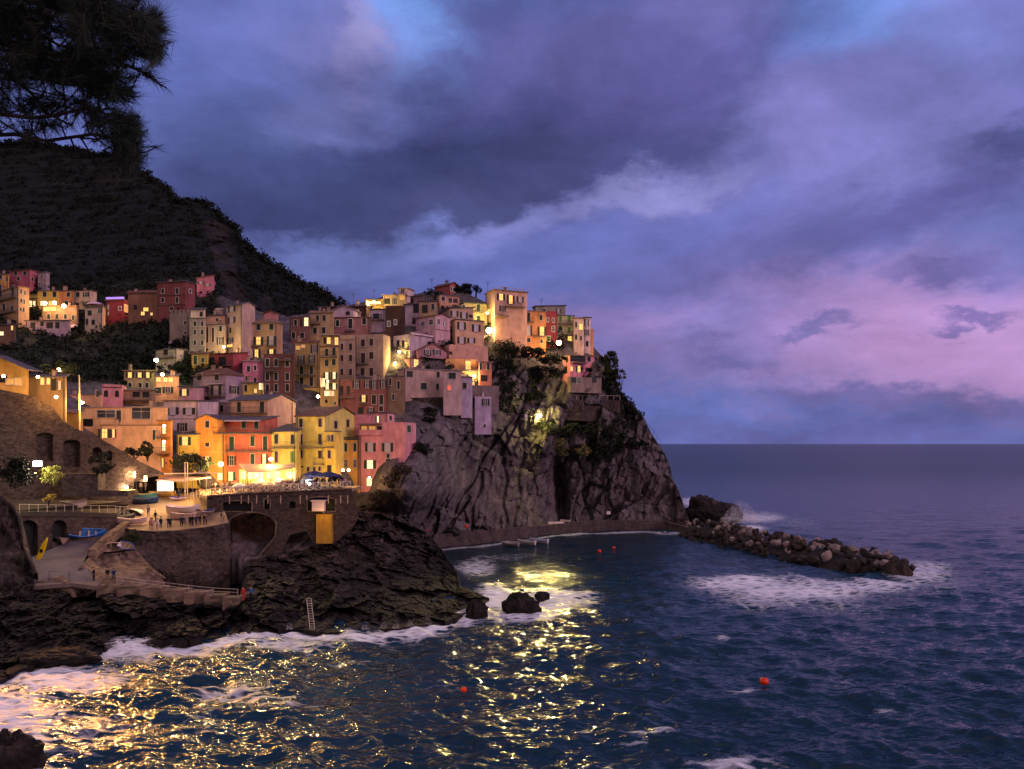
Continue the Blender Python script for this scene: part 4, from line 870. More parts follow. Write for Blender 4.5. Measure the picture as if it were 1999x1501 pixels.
# --- upper centre
h=hs('dark brown windowless wall house with two white framed windows'); h.block(752,789,791,598,662,4,DBR,'flat',rc='tile',dp=8,ov=.05).win((759,632,5,10,'pw'),(772,629,5,10,'pw'))
h=hs('violet house with small terrace left of the dark brown house'); h.block(722,752,753,604,646,5,(.4,.29,.4),'flat',rc='slate',dp=6).win((735,617,14,10,'n'),(742,617,4,9,'s')).bal(723,751,624,.8)
h=hs('cream skyline house with white box pergola'); h.block(748,792,798,576,604,6,(.42,.3,.18),'flat',rc='pale',dp=6).win((756,588,10,12,'n'),(770,588,8,12,'s'),(785,580,10,10,'y')); h.block(778,795,808,563,577,20,(.58,.42,.42),'flat',rc='pale',dD=1.5,dp=4).win((786,568,7,8,'p'))
h=hs('dark terrace house with triangular gable window'); h.block(794,830,852,577,600,20,(.2,.13,.14),'shed',4,'slate').win((803,588,8,11,'n'),(835,583,10,9,'s'))
h=hs('lilac and tan house under the dark terrace'); h.block(790,822,855,594,640,8,(.4,.3,.38),'flat',rc='slate',dp=7).win((812,602,10,18,'n'),(808,626,6,12,'n')); h.block(818,852,854,588,616,6,TAN,'flat',dD=-1,dp=5,rc='slate').win((829.4,603,11,16,'D'),(845,599,6,12,'d'))
h=hs('rose house with round arched gable and two white windows'); h.block(812,850,878.5,616,678,42,(.52,.31,.36),'gR',4,'tile',foot=5).win((826,632,7,9,'pw'),(842,629,7,10,'pw'),(855.8,628,6,11,'pw'),(868,633,4,8,'ow')).slab(850,878,645,1,.1)
h=hs('peach house with eight shuttered windows below the skyline'); h.block(878.5,889,945,624,678,66,(.62,.37,.24),'flat',rc='slate',foot=3,ov=.2).win((901,636,15,14,'o'),(929.5,640.4,15,13.5,'o'),(901,664,15,13,'o'),(920,664.6,15,10,'o'),(882,645,4,5,'d'))
h.block(857,878,924,602,624,66,(.45,.29,.2),'shed',5,'slate',dD=2).win((887,612,15,11,'o'),(905.6,615.5,14,12,'o'),(919,617,7,6,'n'))
h=hs('small red house with steep gable on the skyline'); h.block(848,878.5,894,556,577,40,(.34,.08,.08),'gR',6,'tile',foot=4).win((881,564,2.5,8,'dw'),(885.5,566,2.5,9,'dw'),(890,568,2.5,9,'dw')).chim((864,2))
h=hs('orange pink house with grey framed window under the red house'); h.block(853,860,897,577,602,60,(.58,.3,.22),'flat',rc='tan',ov=.1,foot=3).win((865,583,7,9,'dw'),(879,586,7,9,'n'),(889,587,8,9,'n'))
h=hs('tan corner house with flat dark roof left of the pink skyline house'); h.block(898,905,951,591,628,66,(.42,.28,.17),'flat',rc='slate',foot=4).win((905,599,6,8,'d'),(934,601,7,14,'d'),(934,622,7,10,'d')).bal(926,944,609,.7)
h=hs('tall pink house with three shuttered windows at the skyline'); h.block(948,966,1029,566,668,66,(.55,.3,.24),'flat',rc='tan',foot=3,ov=.35).win((978,580,15,13,'O'),(997,584.5,15,16,'O'),(1015.4,585,13,12,'o'),(981,602,12,10,'s'),(955,608,5,9,'l'),(963.5,609,5,9,'l')).bal(985,1024,599,.8).bal(967,990,617,1.2)
h=hs('orange house with two balconies right of the pink skyline house'); h.block(994.6,1000,1066,606,672,74,(.5,.2,.09),'flat',rc='tan',foot=3,ov=.2).win((1011,616,8,17,'d'),(1031,619,8,17,'d'),(1056,620,6,11,'d'),(1009,642,11,20,'s'),(1031.8,645,14,20,'o'),(1057.8,646.5,15,16,'O'),(1011,659.5,6,8,'d'),(1032,664,6,8,'d'),(1057,666,5,8,'d')).bal(1002,1040,628,.9).bal(1040,1064,657,.7)
h=hs('slim crimson house with white framed windows'); h.block(1065,1066.5,1087,607,677,78,CRIM,'none',foot=3,dp=6).win((1069,624,4,8,'pw'),(1080,625,4,8,'pw'),(1080,642,5,10,'pw'),(1070.5,661,7,10,'gw'))
h=hs('grey green house with lit doorway at the cliff top'); h.block(1040,1046,1104,598,616,72,(.27,.24,.2),'shed',5,'slate',dD=3,foot=2).win((1062,606,5,6,'d'),(1090,607,7,8,'o')); h.block(1086,1088,1120,616,692,78,(.36,.29,.24),'flat',foot=3).win((1094,641,6,10,'d'),(1111,622,7,12,'g'),(1094,622,6,12,'g'),(1111,644,6,11,'g'),(1112,662,7,12,'l')).bal(1089,1118,634,.8).bal(1089,1118,655,.8)
h=hs('pale pink house on the cliff edge with a lit window'); h.block(1119,1121,1140,621,690,78,(.56,.36,.34),'flat',foot=3,rc='tan').win((1124.5,634,4,10,'d'),(1134,638,7,11,'l'),(1124.5,658,4,10,'d'),(1134,660,4,10,'d'))
h=hs('outermost pink tower house on the cliff edge'); h.block(1139,1141,1153,620,688,74,(.6,.42,.42),'flat',foot=3,rc='slate').win((1145,630,7,13,'o'),(1145,649,8,12,'s'),(1146,671,5,10,'n')); h.block(1152,1153,1159,644,690,80,SALM,'par',2,dD=.5,dp=4)
h=hs('bright pink house alone on the cliff edge terrace'); h.block(1089,1113,1168.5,694,735,48,(.62,.2,.27),'shed',4,'tan',foot=2).win((1096,708,5,10,'d'),(1107,702,5,10,'d'),(1128,700,28,13,'n'),(1149.6,701,7,10,'d'),(1163,702,6,10,'d'),(1115.5,720,4,9,'l'),(1130,720.5,12,12,'O'),(1103,722,8,13,'n'),(1148.7,722,11,8,'n'),(1162,724,4,12,'d')).bal(1116,1142,708,.9).bal(1144,1170,735,1)
h=hs('low service building under the bright pink cliff house',name='outbuilding',dD=-2); h.block(1108,1113,1174,735,750,60,(.22,.15,.14),'none',foot=2).win((1130,743,7,12,'p'),(1120,742,10,10,'n'),(1160,742,8,10,'n'))

# --- middle right group
h=hs('grey mauve house with canopy lamp and white terrace railing'); h.block(768,800,865,657,700,40,(.45,.33,.4),'par',5,foot=3).win((777,671,6,14,'n'),(787,671,5,13,'n'),(793,673,5,10,'l'),(779,690,6,14,'L'),(795,690,6,10,'n')).slab(801,864,657,3,.4,wallm((.6,.42,.5))).bal(768,799,684,1)
h.block(800,812,843,648,656,40,(.6,.42,.45),'flat',dD=4,dp=4,rc='pale').win((806,652,4,5,'L'))
h=hs('mauve house with wide gable panes and three lit doors'); h.block(775,803,868,700,722,42,(.42,.22,.26),'shed',3,'tile').win((811.8,709,8,14,'l'),(831.6,709,6,15,'l'),(861.6,709,6,14,'l'),(782,711,5,10,'d')).awn(822,866,697,2,.5,roofm((.3,.2,.23)))
h.block(803,815,874,684,700,60,(.36,.17,.2),'gR',15,'tile',dD=2).win((834.5,687,13,9,'sw'),(853,688,14,10,'sw'))
h=hs('broad rounded mauve house on the rough stone bastion'); h.block(776,791,865,720,783,60,(.43,.28,.25),'flat',rc='pale',foot=3,ov=.15).win((800,730,11,13,'n'),(855,731,7,12,'d'),(827,754,11,13,'d'),(854,755,5,12,'d'),(783,741,4,14,'dw')).pipe(866,722,775)
h.block(865,866,901,723,783,72,(.42,.28,.28),'flat',rc='pale',dD=.5,foot=3).win((882.5,733.5,14,12,'d'),(877,757,7,10,'r'))
h=hs('salmon wall house with glowing terrace door'); h.block(866,877,953,675,703,68,(.58,.3,.24),'par',3,foot=3).win((880,689,6,6,'n')); h.block(869,870,931,700,735,76,(.55,.26,.11),'none',dD=-1.5,foot=3).win((913.7,713,9,17,'l')).bal(898,930,724,1)
h=hs('small red house with peach shutter panel by the cliff wall',dD=-2); h.block(932,936,960,707,746,74,(.48,.16,.11),'flat',rc='tan',foot=3).win((938.5,715,4,13,'d'),(953,715,5,13,'d'),(945,738,13,11,'n'))
h=hs('lavender lower house beside the mauve rounded house',dD=-2); h.block(898,900,922,736,789,76,(.42,.32,.46),'flat',rc='pale',foot=3).win((907,753,8,12,'d'))
h=hs('slim lavender tower house standing on the bare rock',dD=-1.5); h.block(925,927,959,774,841,78,(.42,.31,.46),'none',foot=.8,dp=4).win((948,785,15,14,'s'),(946,831,3,5,'d')); 
h=hs('stone shed house behind the lavender tower with a pink window',name='outbuilding'); h.block(920,922,974,752,790,76,(.17,.12,.13),'none',foot=2).win((943,770,7,6,'o'))

# --- far quarter up the valley at left
FG='houses of the far quarter up the valley'
def fh(label, **k): return House(label, group=FG, **k)
h=fh('tan tenement with a lit side at the far left edge',dD=-3); h.block(-20,36,57,560,634,35,TAN,'flat',rc='tan').win((2,568,4,24,'d'),(25,569,6,22,'d'),(8,600,5,14,'d'),(24,602,5,12,'d'),(41,569,3,9,'d'),(48.5,572,3,9,'d'),(41,587,3,9,'d'),(47,589,3,9,'d'),(40,604,3,8,'d'),(46,605,3,8,'d')).bal(-10,32,585,.8).bal(-10,32,612,.8)
h=fh('magenta red house above the tan tenement at the far left'); h.block(18,58,73,527,580,20,(.42,.1,.15),'flat',rc='tile').win((31,533.5,6,8,'d'),(49,533.5,6,8,'d'),(36,544,5,7,'d'),(63,545,4,7,'d'))
h=fh('orange house cut off by the left edge of the picture'); h.block(-30,16,18,535,570,4,(.55,.3,.08),'flat',dp=6).win((2,541,5,8,'d'),(14,545,4,9,'d'))
h=fh('small grey house behind the magenta red house'); h.block(74,90,97,531,575,20,(.32,.24,.28),'flat').win((82,540,3,5,'d'))
h=fh('round yellow balcony house glowing beside the tan tenement'); h.block(57,71,73,575,603,10,YEL,'flat',dp=5).win((60,593,5,11,'L'),(67,593,5,11,'L')).bal(56,72,583,.8)
h=fh('yellow house with lit ground floor up the valley'); h.block(73,115,116,568,610,3,YEL,'flat',rc='slate').win((87.5,574.5,7,10,'d'),(106.7,574.5,7,10,'d'),(83,592,8,9,'L'),(99,592,7,8,'l'))
h=fh('orange house between the yellow and the cream house'); h.block(116,143,144,568,612,3,(.5,.2,.08),'flat',rc='slate').win((133.6,575,7,8,'d'),(130,592,8,8,'d'),(139,593,6,8,'d'))
h=fh('cream house with open shutters up the valley'); h.block(144,176,189,567,604,14,(.58,.42,.34),'flat',rc='slate').win((152,575,7,9,'d'),(168,575,12,9,'s'),(167,593,11,9,'s'),(151,595,5,8,'n'))
h=fh('low brown house with two lit windows and dark windows below',dD=-4); h.block(82,150,153,598,634,3,(.26,.17,.14),'flat',rc='tan').win((79+12,604,10,6,'l'),(104,603,9,7,'l'),(95,618,6,10,'d'),(111.5,618,6,10,'d'),(128,618,6,10,'d'),(143,620,5,10,'d'))
h=fh('violet garage row with dark doors under the brown house',dD=-7); h.block(50,135,138,626,645,3,(.36,.25,.33),'flat').win((64,635,9,11,'n'),(82,632,7,9,'n'),(97,635,12,12,'n'),(112,635,8,12,'n'))
h=fh('cream terrace house with white parasol right of the garages',dD=-3); h.block(166,200,206,599,640,8,(.52,.38,.3),'flat').win((175,611,8,10,'n'),(170,628,6,12,'d'),(182,629,7,10,'n'),(196,606,8,10,'p'))
h=fh('crimson house with violet lit roof edge'); h.block(207,242,250,586,626,8,CRIM,'flat').win((212,600,5,9,'o'),(212,612,4,6,'o'),(234,602,5,7,'pw'),(246,602,8,14,'y')).slab(208,242,584,4,.3,mat('violet_light_strip',(.3,.2,.5),.5,emit=(.45,.25,1),es=.9),'light_strip')
h=fh('long dark brown house with orange lit terrace wall'); h.block(250,322,324,572,622,3,(.24,.11,.07),'shed',6,'tile').win((285,604,9,7,'l'),(279,612,7,7,'l'),(296,613,4,5,'l'),(318,613,6,8,'n'),(264,600,6,9,'n'))
h=fh('large dark red house with three storeys of string courses'); h.block(306,362,381,549,614,14,(.2,.05,.05),'flat',rc='slate').win((318,568,6,9,'d'),(346,568,6,11,'d'),(318,586,6,9,'d'),(346,586,6,11,'d'),(371,568,4,7,'dw'),(335,603,7,8,'d')).slab(306,362,576,1,.15).slab(306,362,595,1,.15)
h=fh('magenta hillside house with long roofed gallery'); h.block(381,384,418,543,580,72,(.42,.15,.2),'shed',8,'tile').win((392,552,10,4,'o'),(405,556,10,4,'o'))
h=fh('brown house with warm lamps at the lower left of the quarter',dD=-8); h.block(-25,28,31,634,668,4,(.16,.08,.05),'flat').win((3,651,8,7,'L'),(24,640,3,9,'l'))

# roofed yellow house on the near left slope
def nd(x, y): return idw([(0,760,112),(60,770,113),(130,790,116),(-80,760,111)], x, y)
h=House('low yellow lit house with long sloping tiled roof at left', group='houses on the near left slope', dep=nd, D=113); h.block(-60,50,56,718,760,3,(.4,.25,.08),'gL',24,'slate',dp=8,foot=2,ov=1.3).win((7,740,14,14,'n'),(20,745,14,10,'y'),(36,745,12,14,'y'))
h=House('ochre annexe with lamp and dark doorway at left', group='houses on the near left slope', dep=nd, D=115); h.block(52,128,130,737,775,3,(.2,.13,.07),'shed',6,'slate',dp=7,foot=4).win((83,744,4,14,'l'),(95,744,4,12,'l'),(105,750,11,26,'n'),(117,752,8,16,'o'))

# ------------------------------------------------------------------ lamps
def light(parent, loc, power, col=(1, .62, .22), r=.25):
    power *= LAMPK
    ld = bpy.data.lights.new('lamp_light', 'POINT'); ld.energy = power; ld.color = col; ld.shadow_soft_size = r
    o = bpy.data.objects.new('lamp_light', ld); COL.objects.link(o); o.parent = parent; o.location = loc; return o
LAMPK = 1.9
AMB = (1, .50, .10); WARM = (1, .57, .17); COOL = (.85, 1, .75)
def beam(e, p, tgt, power, col, ang=36):  # extra spot added beside a lamp, for glitter on the water
    ld = bpy.data.lights.new('beam', 'SPOT'); ld.energy = power; ld.color = col; ld.spot_size = math.radians(ang); ld.spot_blend = .7; ld.shadow_soft_size = .35
    o = bpy.data.objects.new('beam', ld); COL.objects.link(o); o.parent = e; o.location = p-e.location; o.rotation_euler = (P(*tgt)-p).to_track_quat('-Z', 'Y').to_euler()
def wall_lamp(px, py, D, power, label, col=AMB, r=.22, fwd=.9, bulb=None):
    p = P(px, py, D-fwd); e = empty('wall_lamp', p, label, 'lamp', 'wall lamps on the houses')
    B = MB(); B.ball((0, 0, 0), r, bulb or M_BULB, 10, 7); B.build('lamp_globe', e)
    B = MB(); B.tube((0, .05, r), (0, fwd, r+.15), .03, .03, M_IRON); B.tube((0, 0, r*.8), (0, 0, r+.1), r*.7, .05, M_IRON, 8); B.build('bracket', e)
    light(e, (0, -max(.6, r+.35), -.05), power, col, r+.1); return e
def street_lamp(px, py, D, power, label, hgt=4.5, col=AMB, r=.25, bulb=None):
    p = P(px, py, D); e = empty('street_lamp', (p.x, p.y, p.z-hgt), label, 'street lamp', 'street lamps of the harbour')
    B = MB(); B.tube((0, 0, -.5), (0, 0, hgt+r), .07, .045, M_IRON, 8); B.tube((0, 0, 0), (0, 0, .5), .12, .09, M_IRON, 8); B.build('pole', e)
    B = MB(); B.tube((0, 0, hgt+r*.9), (0, 0, hgt+r+.12), r*1.3, .05, M_IRON, 10); B.build('lamp_cap', e)
    B = MB(); B.ball((0, 0, hgt), r, bulb or M_BULB, 10, 7); B.build('lamp_globe', e)
    light(e, (0, 0, hgt-.1), power, col, r+.12); return e
wall_lamp(431,906,128.6,3200,'brilliant lamp on the corner between the orange and the salmon house',(1,.6,.2),.4,1.6)
wall_lamp(529,896,128.6,700,'round white lamp at the right edge of the salmon house',WARM,.32)
wall_lamp(533,911,127.5,700,'lamp hanging under the restaurant awning edge',WARM,.25,.6)
wall_lamp(669.7,917.7,132,220,'left globe of the pair of lamps on the narrow orange house',WARM,.22,.6)
wall_lamp(680.5,917.7,132,220,'right globe of the pair of lamps on the narrow orange house',WARM,.22,.6)
wall_lamp(721,932,139,200,'lamp above the lit doorway of the pink house',WARM,.15,.5)
wall_lamp(320.8,831,123.5,500,'upper balcony lamp on the narrow orange bay',AMB,.2)
wall_lamp(320,862,123.5,500,'lower balcony lamp on the narrow orange bay',AMB,.2)
wall_lamp(620.8,774,152.8,600,'lamp beside the white framed door on the mustard ground floor',(1,.72,.25),.3)
wall_lamp(640,744,153,120,'small lamp under the balcony of the slim ochre house',(1,.75,.3),.15,1.3)
wall_lamp(955,645,191,1200,'dazzling lamp on the wall left of the orange houses at the cliff top',(1,.66,.16),.75,1.3)
wall_lamp(1091,669,194,1900,'bright lamp in front of the grey green house',(1,.66,.2),.6,1.1)
wall_lamp(951,611,191,500,'greenish lamp by the corner terrace of the pink skyline house',(.9,.95,.25),.25)
wall_lamp(779.6,686.6,173.5,350,'yellow lamp under the small canopy of the grey mauve house',(1,.8,.2),.3)
wall_lamp(926,734,176,900,'lamp low on the glowing terrace of the salmon house',(1,.7,.25),.3,1.5)
wall_lamp(771,708,172,300,'small yellow lamp beside the stairs of the mauve house',(1,.75,.2),.2)
wall_lamp(730,588,191,900,'lamp lighting the yellow rooftop room on the skyline',(1,.68,.2),.2,1.5)
wall_lamp(305,703,159,600,'green glowing lamp at the corner of the cream arched house',(.62,1,.08),.4,1.5,M_BULBC)
wall_lamp(317,731,150,350,'round white lamp between the buff and the peach house',WARM,.3)
wall_lamp(437,677,166,500,'lamp at the foot of the pink gabled house',(1,.75,.3),.25,1.2)
wall_lamp(88,591.6,207,500,'left lamp on the yellow house up the valley',AMB,.45,1.4)
wall_lamp(106.7,591,207,500,'second lamp on the yellow house up the valley',AMB,.45,1.4)
wall_lamp(124.7,597,206,700,'lamp over the lane by the orange house up the valley',AMB,.5,1.8)
wall_lamp(301.8,598,203,2600,'orange lamp on the terrace wall of the long brown house',(1,.42,.06),.6,2)
wall_lamp(246,602,207,400,'orange lamp in the arch beside the crimson house',(1,.5,.08),.3)
wall_lamp(4,638,196,900,'lamp at the far left edge below the tan tenement',AMB,.6,1.5)
wall_lamp(74,735.6,111.8,300,'lamp under the eaves of the low yellow house',AMB,.2,1)
wall_lamp(7,734,110.5,420,'lamp under the long sloping roof at the left edge',AMB,.2,1.2)
wall_lamp(109.5,775,113,700,'lamp at the end of the ochre annexe wall',AMB,.22,.9)
wall_lamp(60,900,103,0.1,'floodlight bracket on the dark wall',AMB,.01,.1) if False else None
street_lamp(115,722,122,500,'street lamp glowing in the shrubs above the left lane',3,AMB,.28)
street_lamp(1053,811,186.3,10000,'lone lamp post shining on the cliff path',2.6,(1,.86,.22),.5,mat('lamp_glow_yellow',(1,.9,.4),.4,emit=(1,.8,.25),es=30))
lone = [o for o in COL.objects if o.get('label', '').startswith('lone lamp post')][0]; beam(lone, P(1053,811,186.3)+Vector((0,-1.0,0)), (1085,1300,78), 100000, (1,.74,.25), 38)  # added spot throws the long glitter column on the sea
hl = [o for o in COL.objects if o.get('label', '').startswith('round white lamp at the right')][0]; beam(hl, P(529,896,126), (560,1310,74), 13000, (1,.74,.25), 40)
# tall mast with the lane lamp
e = empty('street_lamp', P(156, 838, 117), 'lamp on the tall pale mast beside the sloping wall', 'street lamp', 'street lamps of the harbour')
zt = (838-732)/F*117
B = MB(); B.tube((0, 0, -1), (-.1, 0, zt), .13, .09, mat('pale_mast', (.55, .4, .3), .7), 8); B.build('mast', e)
B = MB(); B.ball((.35, -.1, (838-786)/F*117), .3, M_BULB, 10, 7, .6); B.build('lamp_head', e); light(e, (.5, -.4, (838-786)/F*117-.1), 2300, (1, .55, .1), .35)
B = MB(); B.tube((0, 0, (838-784)/F*117+.2), (.5, -.1, (838-784)/F*117+.25), .03, .03, M_IRON); B.build('arm', e)
B = MB(); a = P(155, 735, 117)-P(156, 838, 117); B.tube(a, P(0, 695, 112)-P(156, 838, 117), .02, .02, M_IRON, 4); B.tube(a, P(190, 775, 125)-P(156, 838, 117), .02, .02, M_IRON, 4); B.build('cable', e)
# floodlights that light the climbing plants and the boat yard
def flood(px, py, D, power, label, col, tgt=None, r=.3, bulb=None):
    p = P(px, py, D); e = empty('floodlight', p, label, 'floodlight', 'harbour floodlights')
    B = MB(); B.cbox((0, 0, 0), .55*r/.3, .3, .4*r/.3, bulb or M_BULB, .3); B.build('lens', e)
    B = MB(); B.cbox((0, .2, .02), .65*r/.3, .14, .5*r/.3, M_IRON, .3); B.tube((0, .2, 0), (0, .9, .1), .04, .04, M_IRON); B.build('bracket', e)
    light(e, (0, -.3, 0), power, col, r)
    if tgt: beam(e, p+Vector((0, -.6, 0)), *tgt)  # added spot aimed out at the sea
    return e
flood(73,905,103.5,1500,'white floodlight lighting the climbing plants on the arched wall',(1,.86,.5),((150,1450,56),80000,(1,.42,.08),31),r=.5,bulb=M_BULBC)
flood(256,926,121,3000,'blazing white floodlight over the boat yard',(1,.6,.24),((300,1400,61),70000,(1,.44,.09),33),r=.65,bulb=M_BULBC)
flood(247,951,120,300,'small lamp low on the wall at the boat yard',(1,.7,.4),r=.2)

# ------------------------------------------------------------------ walls with openings
def px_poly(pts): return [(float(a), float(b)) for a, b in pts]
def arch(x0, x1, yt, yb, rise=None, n=10):
    """opening outline in picture coordinates: flat foot, curved head"""
    rise = rise if rise is not None else (x1-x0)/2
    pts = [(x0, yb), (x1, yb)]
    for k in range(n+1):
        a = math.pi*k/n; pts.append(((x0+x1)/2+math.cos(a)*(x1-x0)/2, yt+rise-math.sin(a)*rise))
    return pts
def holed(name, outer, holes, D0, D1, X0, X1, thick, m, label=None, cat=None, frame=None, fm=None, back=True, structure=False):
    """upright masonry wall in the plane through depths D0 at X0 and D1 at X1, with real openings"""
    a = P(X0, HY, D0); b = P(X1, HY, D1); u = (b-a); u.z = 0; u.normalize(); n = Vector((u.y, -u.x, 0))
    if n.y > 0: n = -n
    def at(px, py):
        k = (px-CX)/F; t_ = (k*a.y-a.x)/(u.x-k*u.y); q = a+u*t_; return Vector((q.x, q.y, H-(py-HY)/F*q.y))
    bm = bmesh.new()
    for poly in [outer]+holes:
        vs = [bm.verts.new(at(*q)) for q in poly]
        for i in range(len(vs)): bm.edges.new((vs[i], vs[(i+1) % len(vs)]))
    bmesh.ops.triangle_fill(bm, use_beauty=True, edges=bm.edges[:])
    r = bmesh.ops.extrude_face_region(bm, geom=bm.faces[:])
    bmesh.ops.translate(bm, vec=-n*thick, verts=[v for v in r['geom'] if isinstance(v, bmesh.types.BMVert)])
    bmesh.ops.recalc_face_normals(bm, faces=bm.faces[:])
    me = bpy.data.meshes.new('wall_face'); bm.to_mesh(me); bm.free(); me.materials.append(m)
    e = empty(name, at(*outer[0]), label, cat)
    o = bpy.data.objects.new('wall_face', me); COL.objects.link(o); o.parent = e; o.matrix_parent_inverse = Matrix.Translation(-e.location)
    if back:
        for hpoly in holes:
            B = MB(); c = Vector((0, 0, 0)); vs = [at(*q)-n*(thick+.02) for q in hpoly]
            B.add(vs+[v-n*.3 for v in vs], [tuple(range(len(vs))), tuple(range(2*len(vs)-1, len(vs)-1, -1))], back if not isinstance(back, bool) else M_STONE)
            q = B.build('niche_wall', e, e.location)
    if frame:
        for k, hpoly in enumerate(holes):
            if k not in frame: continue
            B = MB(); c = sum((at(*q) for q in hpoly), Vector())/len(hpoly); N_ = len(hpoly)
            w_ = [at(*q) for q in hpoly]; o2 = [v+(v-c).normalized()*.22 for v in w_]
            vs = [v+n*.06 for v in w_]+[v+n*.06 for v in o2]+[v for v in w_]+[v for v in o2]
            fs = []
            for i in range(1 if frame[k] == 'arch' else 0, N_):
                j = (i+1) % N_
                fs += [(i, j, N_+j, N_+i), (N_+i, N_+j, 3*N_+j, 3*N_+i), (i, 2*N_+i, 2*N_+j, j)]
            B.add(vs, fs, fm or M_STONE2); B.build('arch_trim', e, e.location)
    return e, at, u, n
# terrace retaining wall with its big arch over the gully
h1 = arch(434, 491, 978, 998, 4); h2 = arch(516, 526.5, 974, 994, 5); h3 = arch(565, 577, 979, 992, 1); h4 = arch(601, 654, 970.5, 997, 6)
bigarch = [(452, 1086)]+[(536+4, 1086), (540, 1036)]+[((492+math.cos(math.pi*k/14)*46), 1024-math.sin(math.pi*k/14)*22) for k in range(15)]+[(446, 1030)]
bigarch = [(452,1084),(505,1084),(536,1046),(538,1024)]+[(492+math.cos(math.pi*k/14)*46, 1024-math.sin(math.pi*k/14)*23) for k in range(1, 14)]+[(446,1024),(446,1050)]
outer = [(404,1026),(404,969.5),(430,966.5),(464,964),(560,959.5),(620,956.5),(686,953.5),(700,1012),(688,1030),(652,1062),(612,1062),(598,1036),(566,1044),(540,1092),(438,1096),(438,1030)]
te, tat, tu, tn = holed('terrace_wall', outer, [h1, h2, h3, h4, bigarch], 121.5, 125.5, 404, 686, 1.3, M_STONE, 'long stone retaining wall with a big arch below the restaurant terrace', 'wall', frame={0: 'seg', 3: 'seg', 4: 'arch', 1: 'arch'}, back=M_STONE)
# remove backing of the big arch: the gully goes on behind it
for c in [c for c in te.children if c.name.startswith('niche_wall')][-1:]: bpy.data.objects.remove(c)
for c in [c for c in te.children if c.name.startswith('niche_wall')]: c.data.materials[0] = M_DARK  # niche backing near-black, recess shade put into its colour
B = MB()
for k, x in enumerate((447,470,484,500,522,547,585,598,640,664,678)):
    a_ = tat(x, 967); B.box(a_+tn*.012-ZV*1.3, tu*.16, ZV*1.3, tn*.01, mat('lime_streak', (.45,.3,.24), .9))
B.build('lime_streaks', te, te.location)
B = MB(); p_ = tat(436, 966); 
for (xa, ya, xb, yb) in ((404,969.5,464,964),(464,964,560,959.5),(560,959.5,686,953.5)):
    a_, b_ = tat(xa, ya), tat(xb, yb); B.box(a_+tn*.28-ZV*.05+Vector((0,0,0)), b_-a_, ZV*.22, -tn*.9, M_STONE2)
B.build('coping', te, te.location)
# pier under the arch and yellow lit buttress
B = MB(); a_ = P(502, 1003, 128); B.box(P(499,1030,128)-Vector((0,0,.5)), Vector((.95,0,0)), Vector((0,1.2,0)), Vector((0,0,3.2)), M_STONE2); B.add([P(497,1033,127.6), P(512,1033,127.6), P(510,1022,127.7), P(500,1022,127.7)], [(0,1,2,3)], M_STONE2)
tag(B.build('arch_pier'), 'pale pier standing inside the big arch', 'pier')
B = MB(); 
for (x0, x1, y0, y1, dz) in ((617,647,1004,1061,123.7),): B.box(P(x0,y1,dz), P(x1,y1,dz)-P(x0,y1,dz), Vector((0,2.2,0)), P(x0,y0,dz)-P(x0,y1,dz), mat('ochre_plaster' if x0 > 600 else 'dark_ochre', (.40,.21,.03) if x0 > 600 else (.12,.07,.04), .9, noise=.4, nscale=.8))
tag(B.build('buttress'), 'ochre plastered buttress lit from above under the terrace', 'buttress')
ff = empty('floodlight', P(632,1000,121.2), 'small lamp fixed above the ochre buttress', 'floodlight', 'harbour floodlights'); B = MB(); B.cbox((0,0,0), .3,.2,.15, M_IRON); B.build('housing', ff); light(ff, (0,-.2,-.5), 130, (1,.6,.12), .2)
# pale kiosk in the niche
e = empty('kiosk', P(623, 997, 124), 'small pink white kiosk in the niche under the terrace', 'kiosk')
B = MB(); kw = 27/F*124; B.cbox((0,-.2,.8), kw*.85,1.2,1.6, mat('kiosk_paint',(.75,.55,.58),.7)); B.build('body', e)
B = MB(); B.cbox((0,-.25,1.66), kw*1.05,1.5,.12, mat('kiosk_paint',(.75,.55,.58),.7)); B.build('roof', e)
B = MB(); B.cbox((0,-.82,1.0), kw*.7,.06,.9, mat('kiosk_shutter',(.6,.45,.5),.6)); B.build('shutter', e)
# terrace floor
def flat_sheet(name, pts, m, label=None, cat=None, kind='structure', thick=.0):
    B = MB(); vs = [P(*q) for q in pts]
    if thick: B.add(vs+[v-ZV*thick for v in vs], [tuple(range(len(vs)))]+[(i, (i+1) % len(vs), len(vs)+(i+1) % len(vs), len(vs)+i) for i in range(len(vs))], m)
    else: B.add(vs, [tuple(range(len(vs)))], m)
    return tag(B.build(name), label, cat, kind=kind)
flat_sheet('terrace_pavement', [(404,969.5,121.7),(686,953.5,125.7),(705,948,134),(530,949.5,131),(385,955,130),(392,966,124)], M_PAVE, thick=.5)
# harbour square, sloping up to the houses
PLZ = [(236,1031,115.5),(262,1034.5,115.2),(300,1037,115),(345,1035,115.3),(400,1029,116.3),(446,1020,118),(440,1000,122),(405,975,127),(400,962,130.5),(250,966,129.5),(236,985,126),(228,1010,120)]
flat_sheet('harbour_square', PLZ, M_PAVE)
def plane_of(a, b, c):
    a, b, c = P(*a), P(*b), P(*c); n = (b-a).cross(c-a).normalized()
    def f(px, py):
        d = Vector(((px-CX)/F, 1, -(py-HY)/F)); o = Vector((0, 0, H)); return o+d*((a-o).dot(n)/d.dot(n))
    return f
plz = plane_of((262,1034.5,115.2),(430,1023,117.3),(400,964,130)); ter = plane_of((404,969.5,121.7),(686,953.5,125.7),(530,950,131))
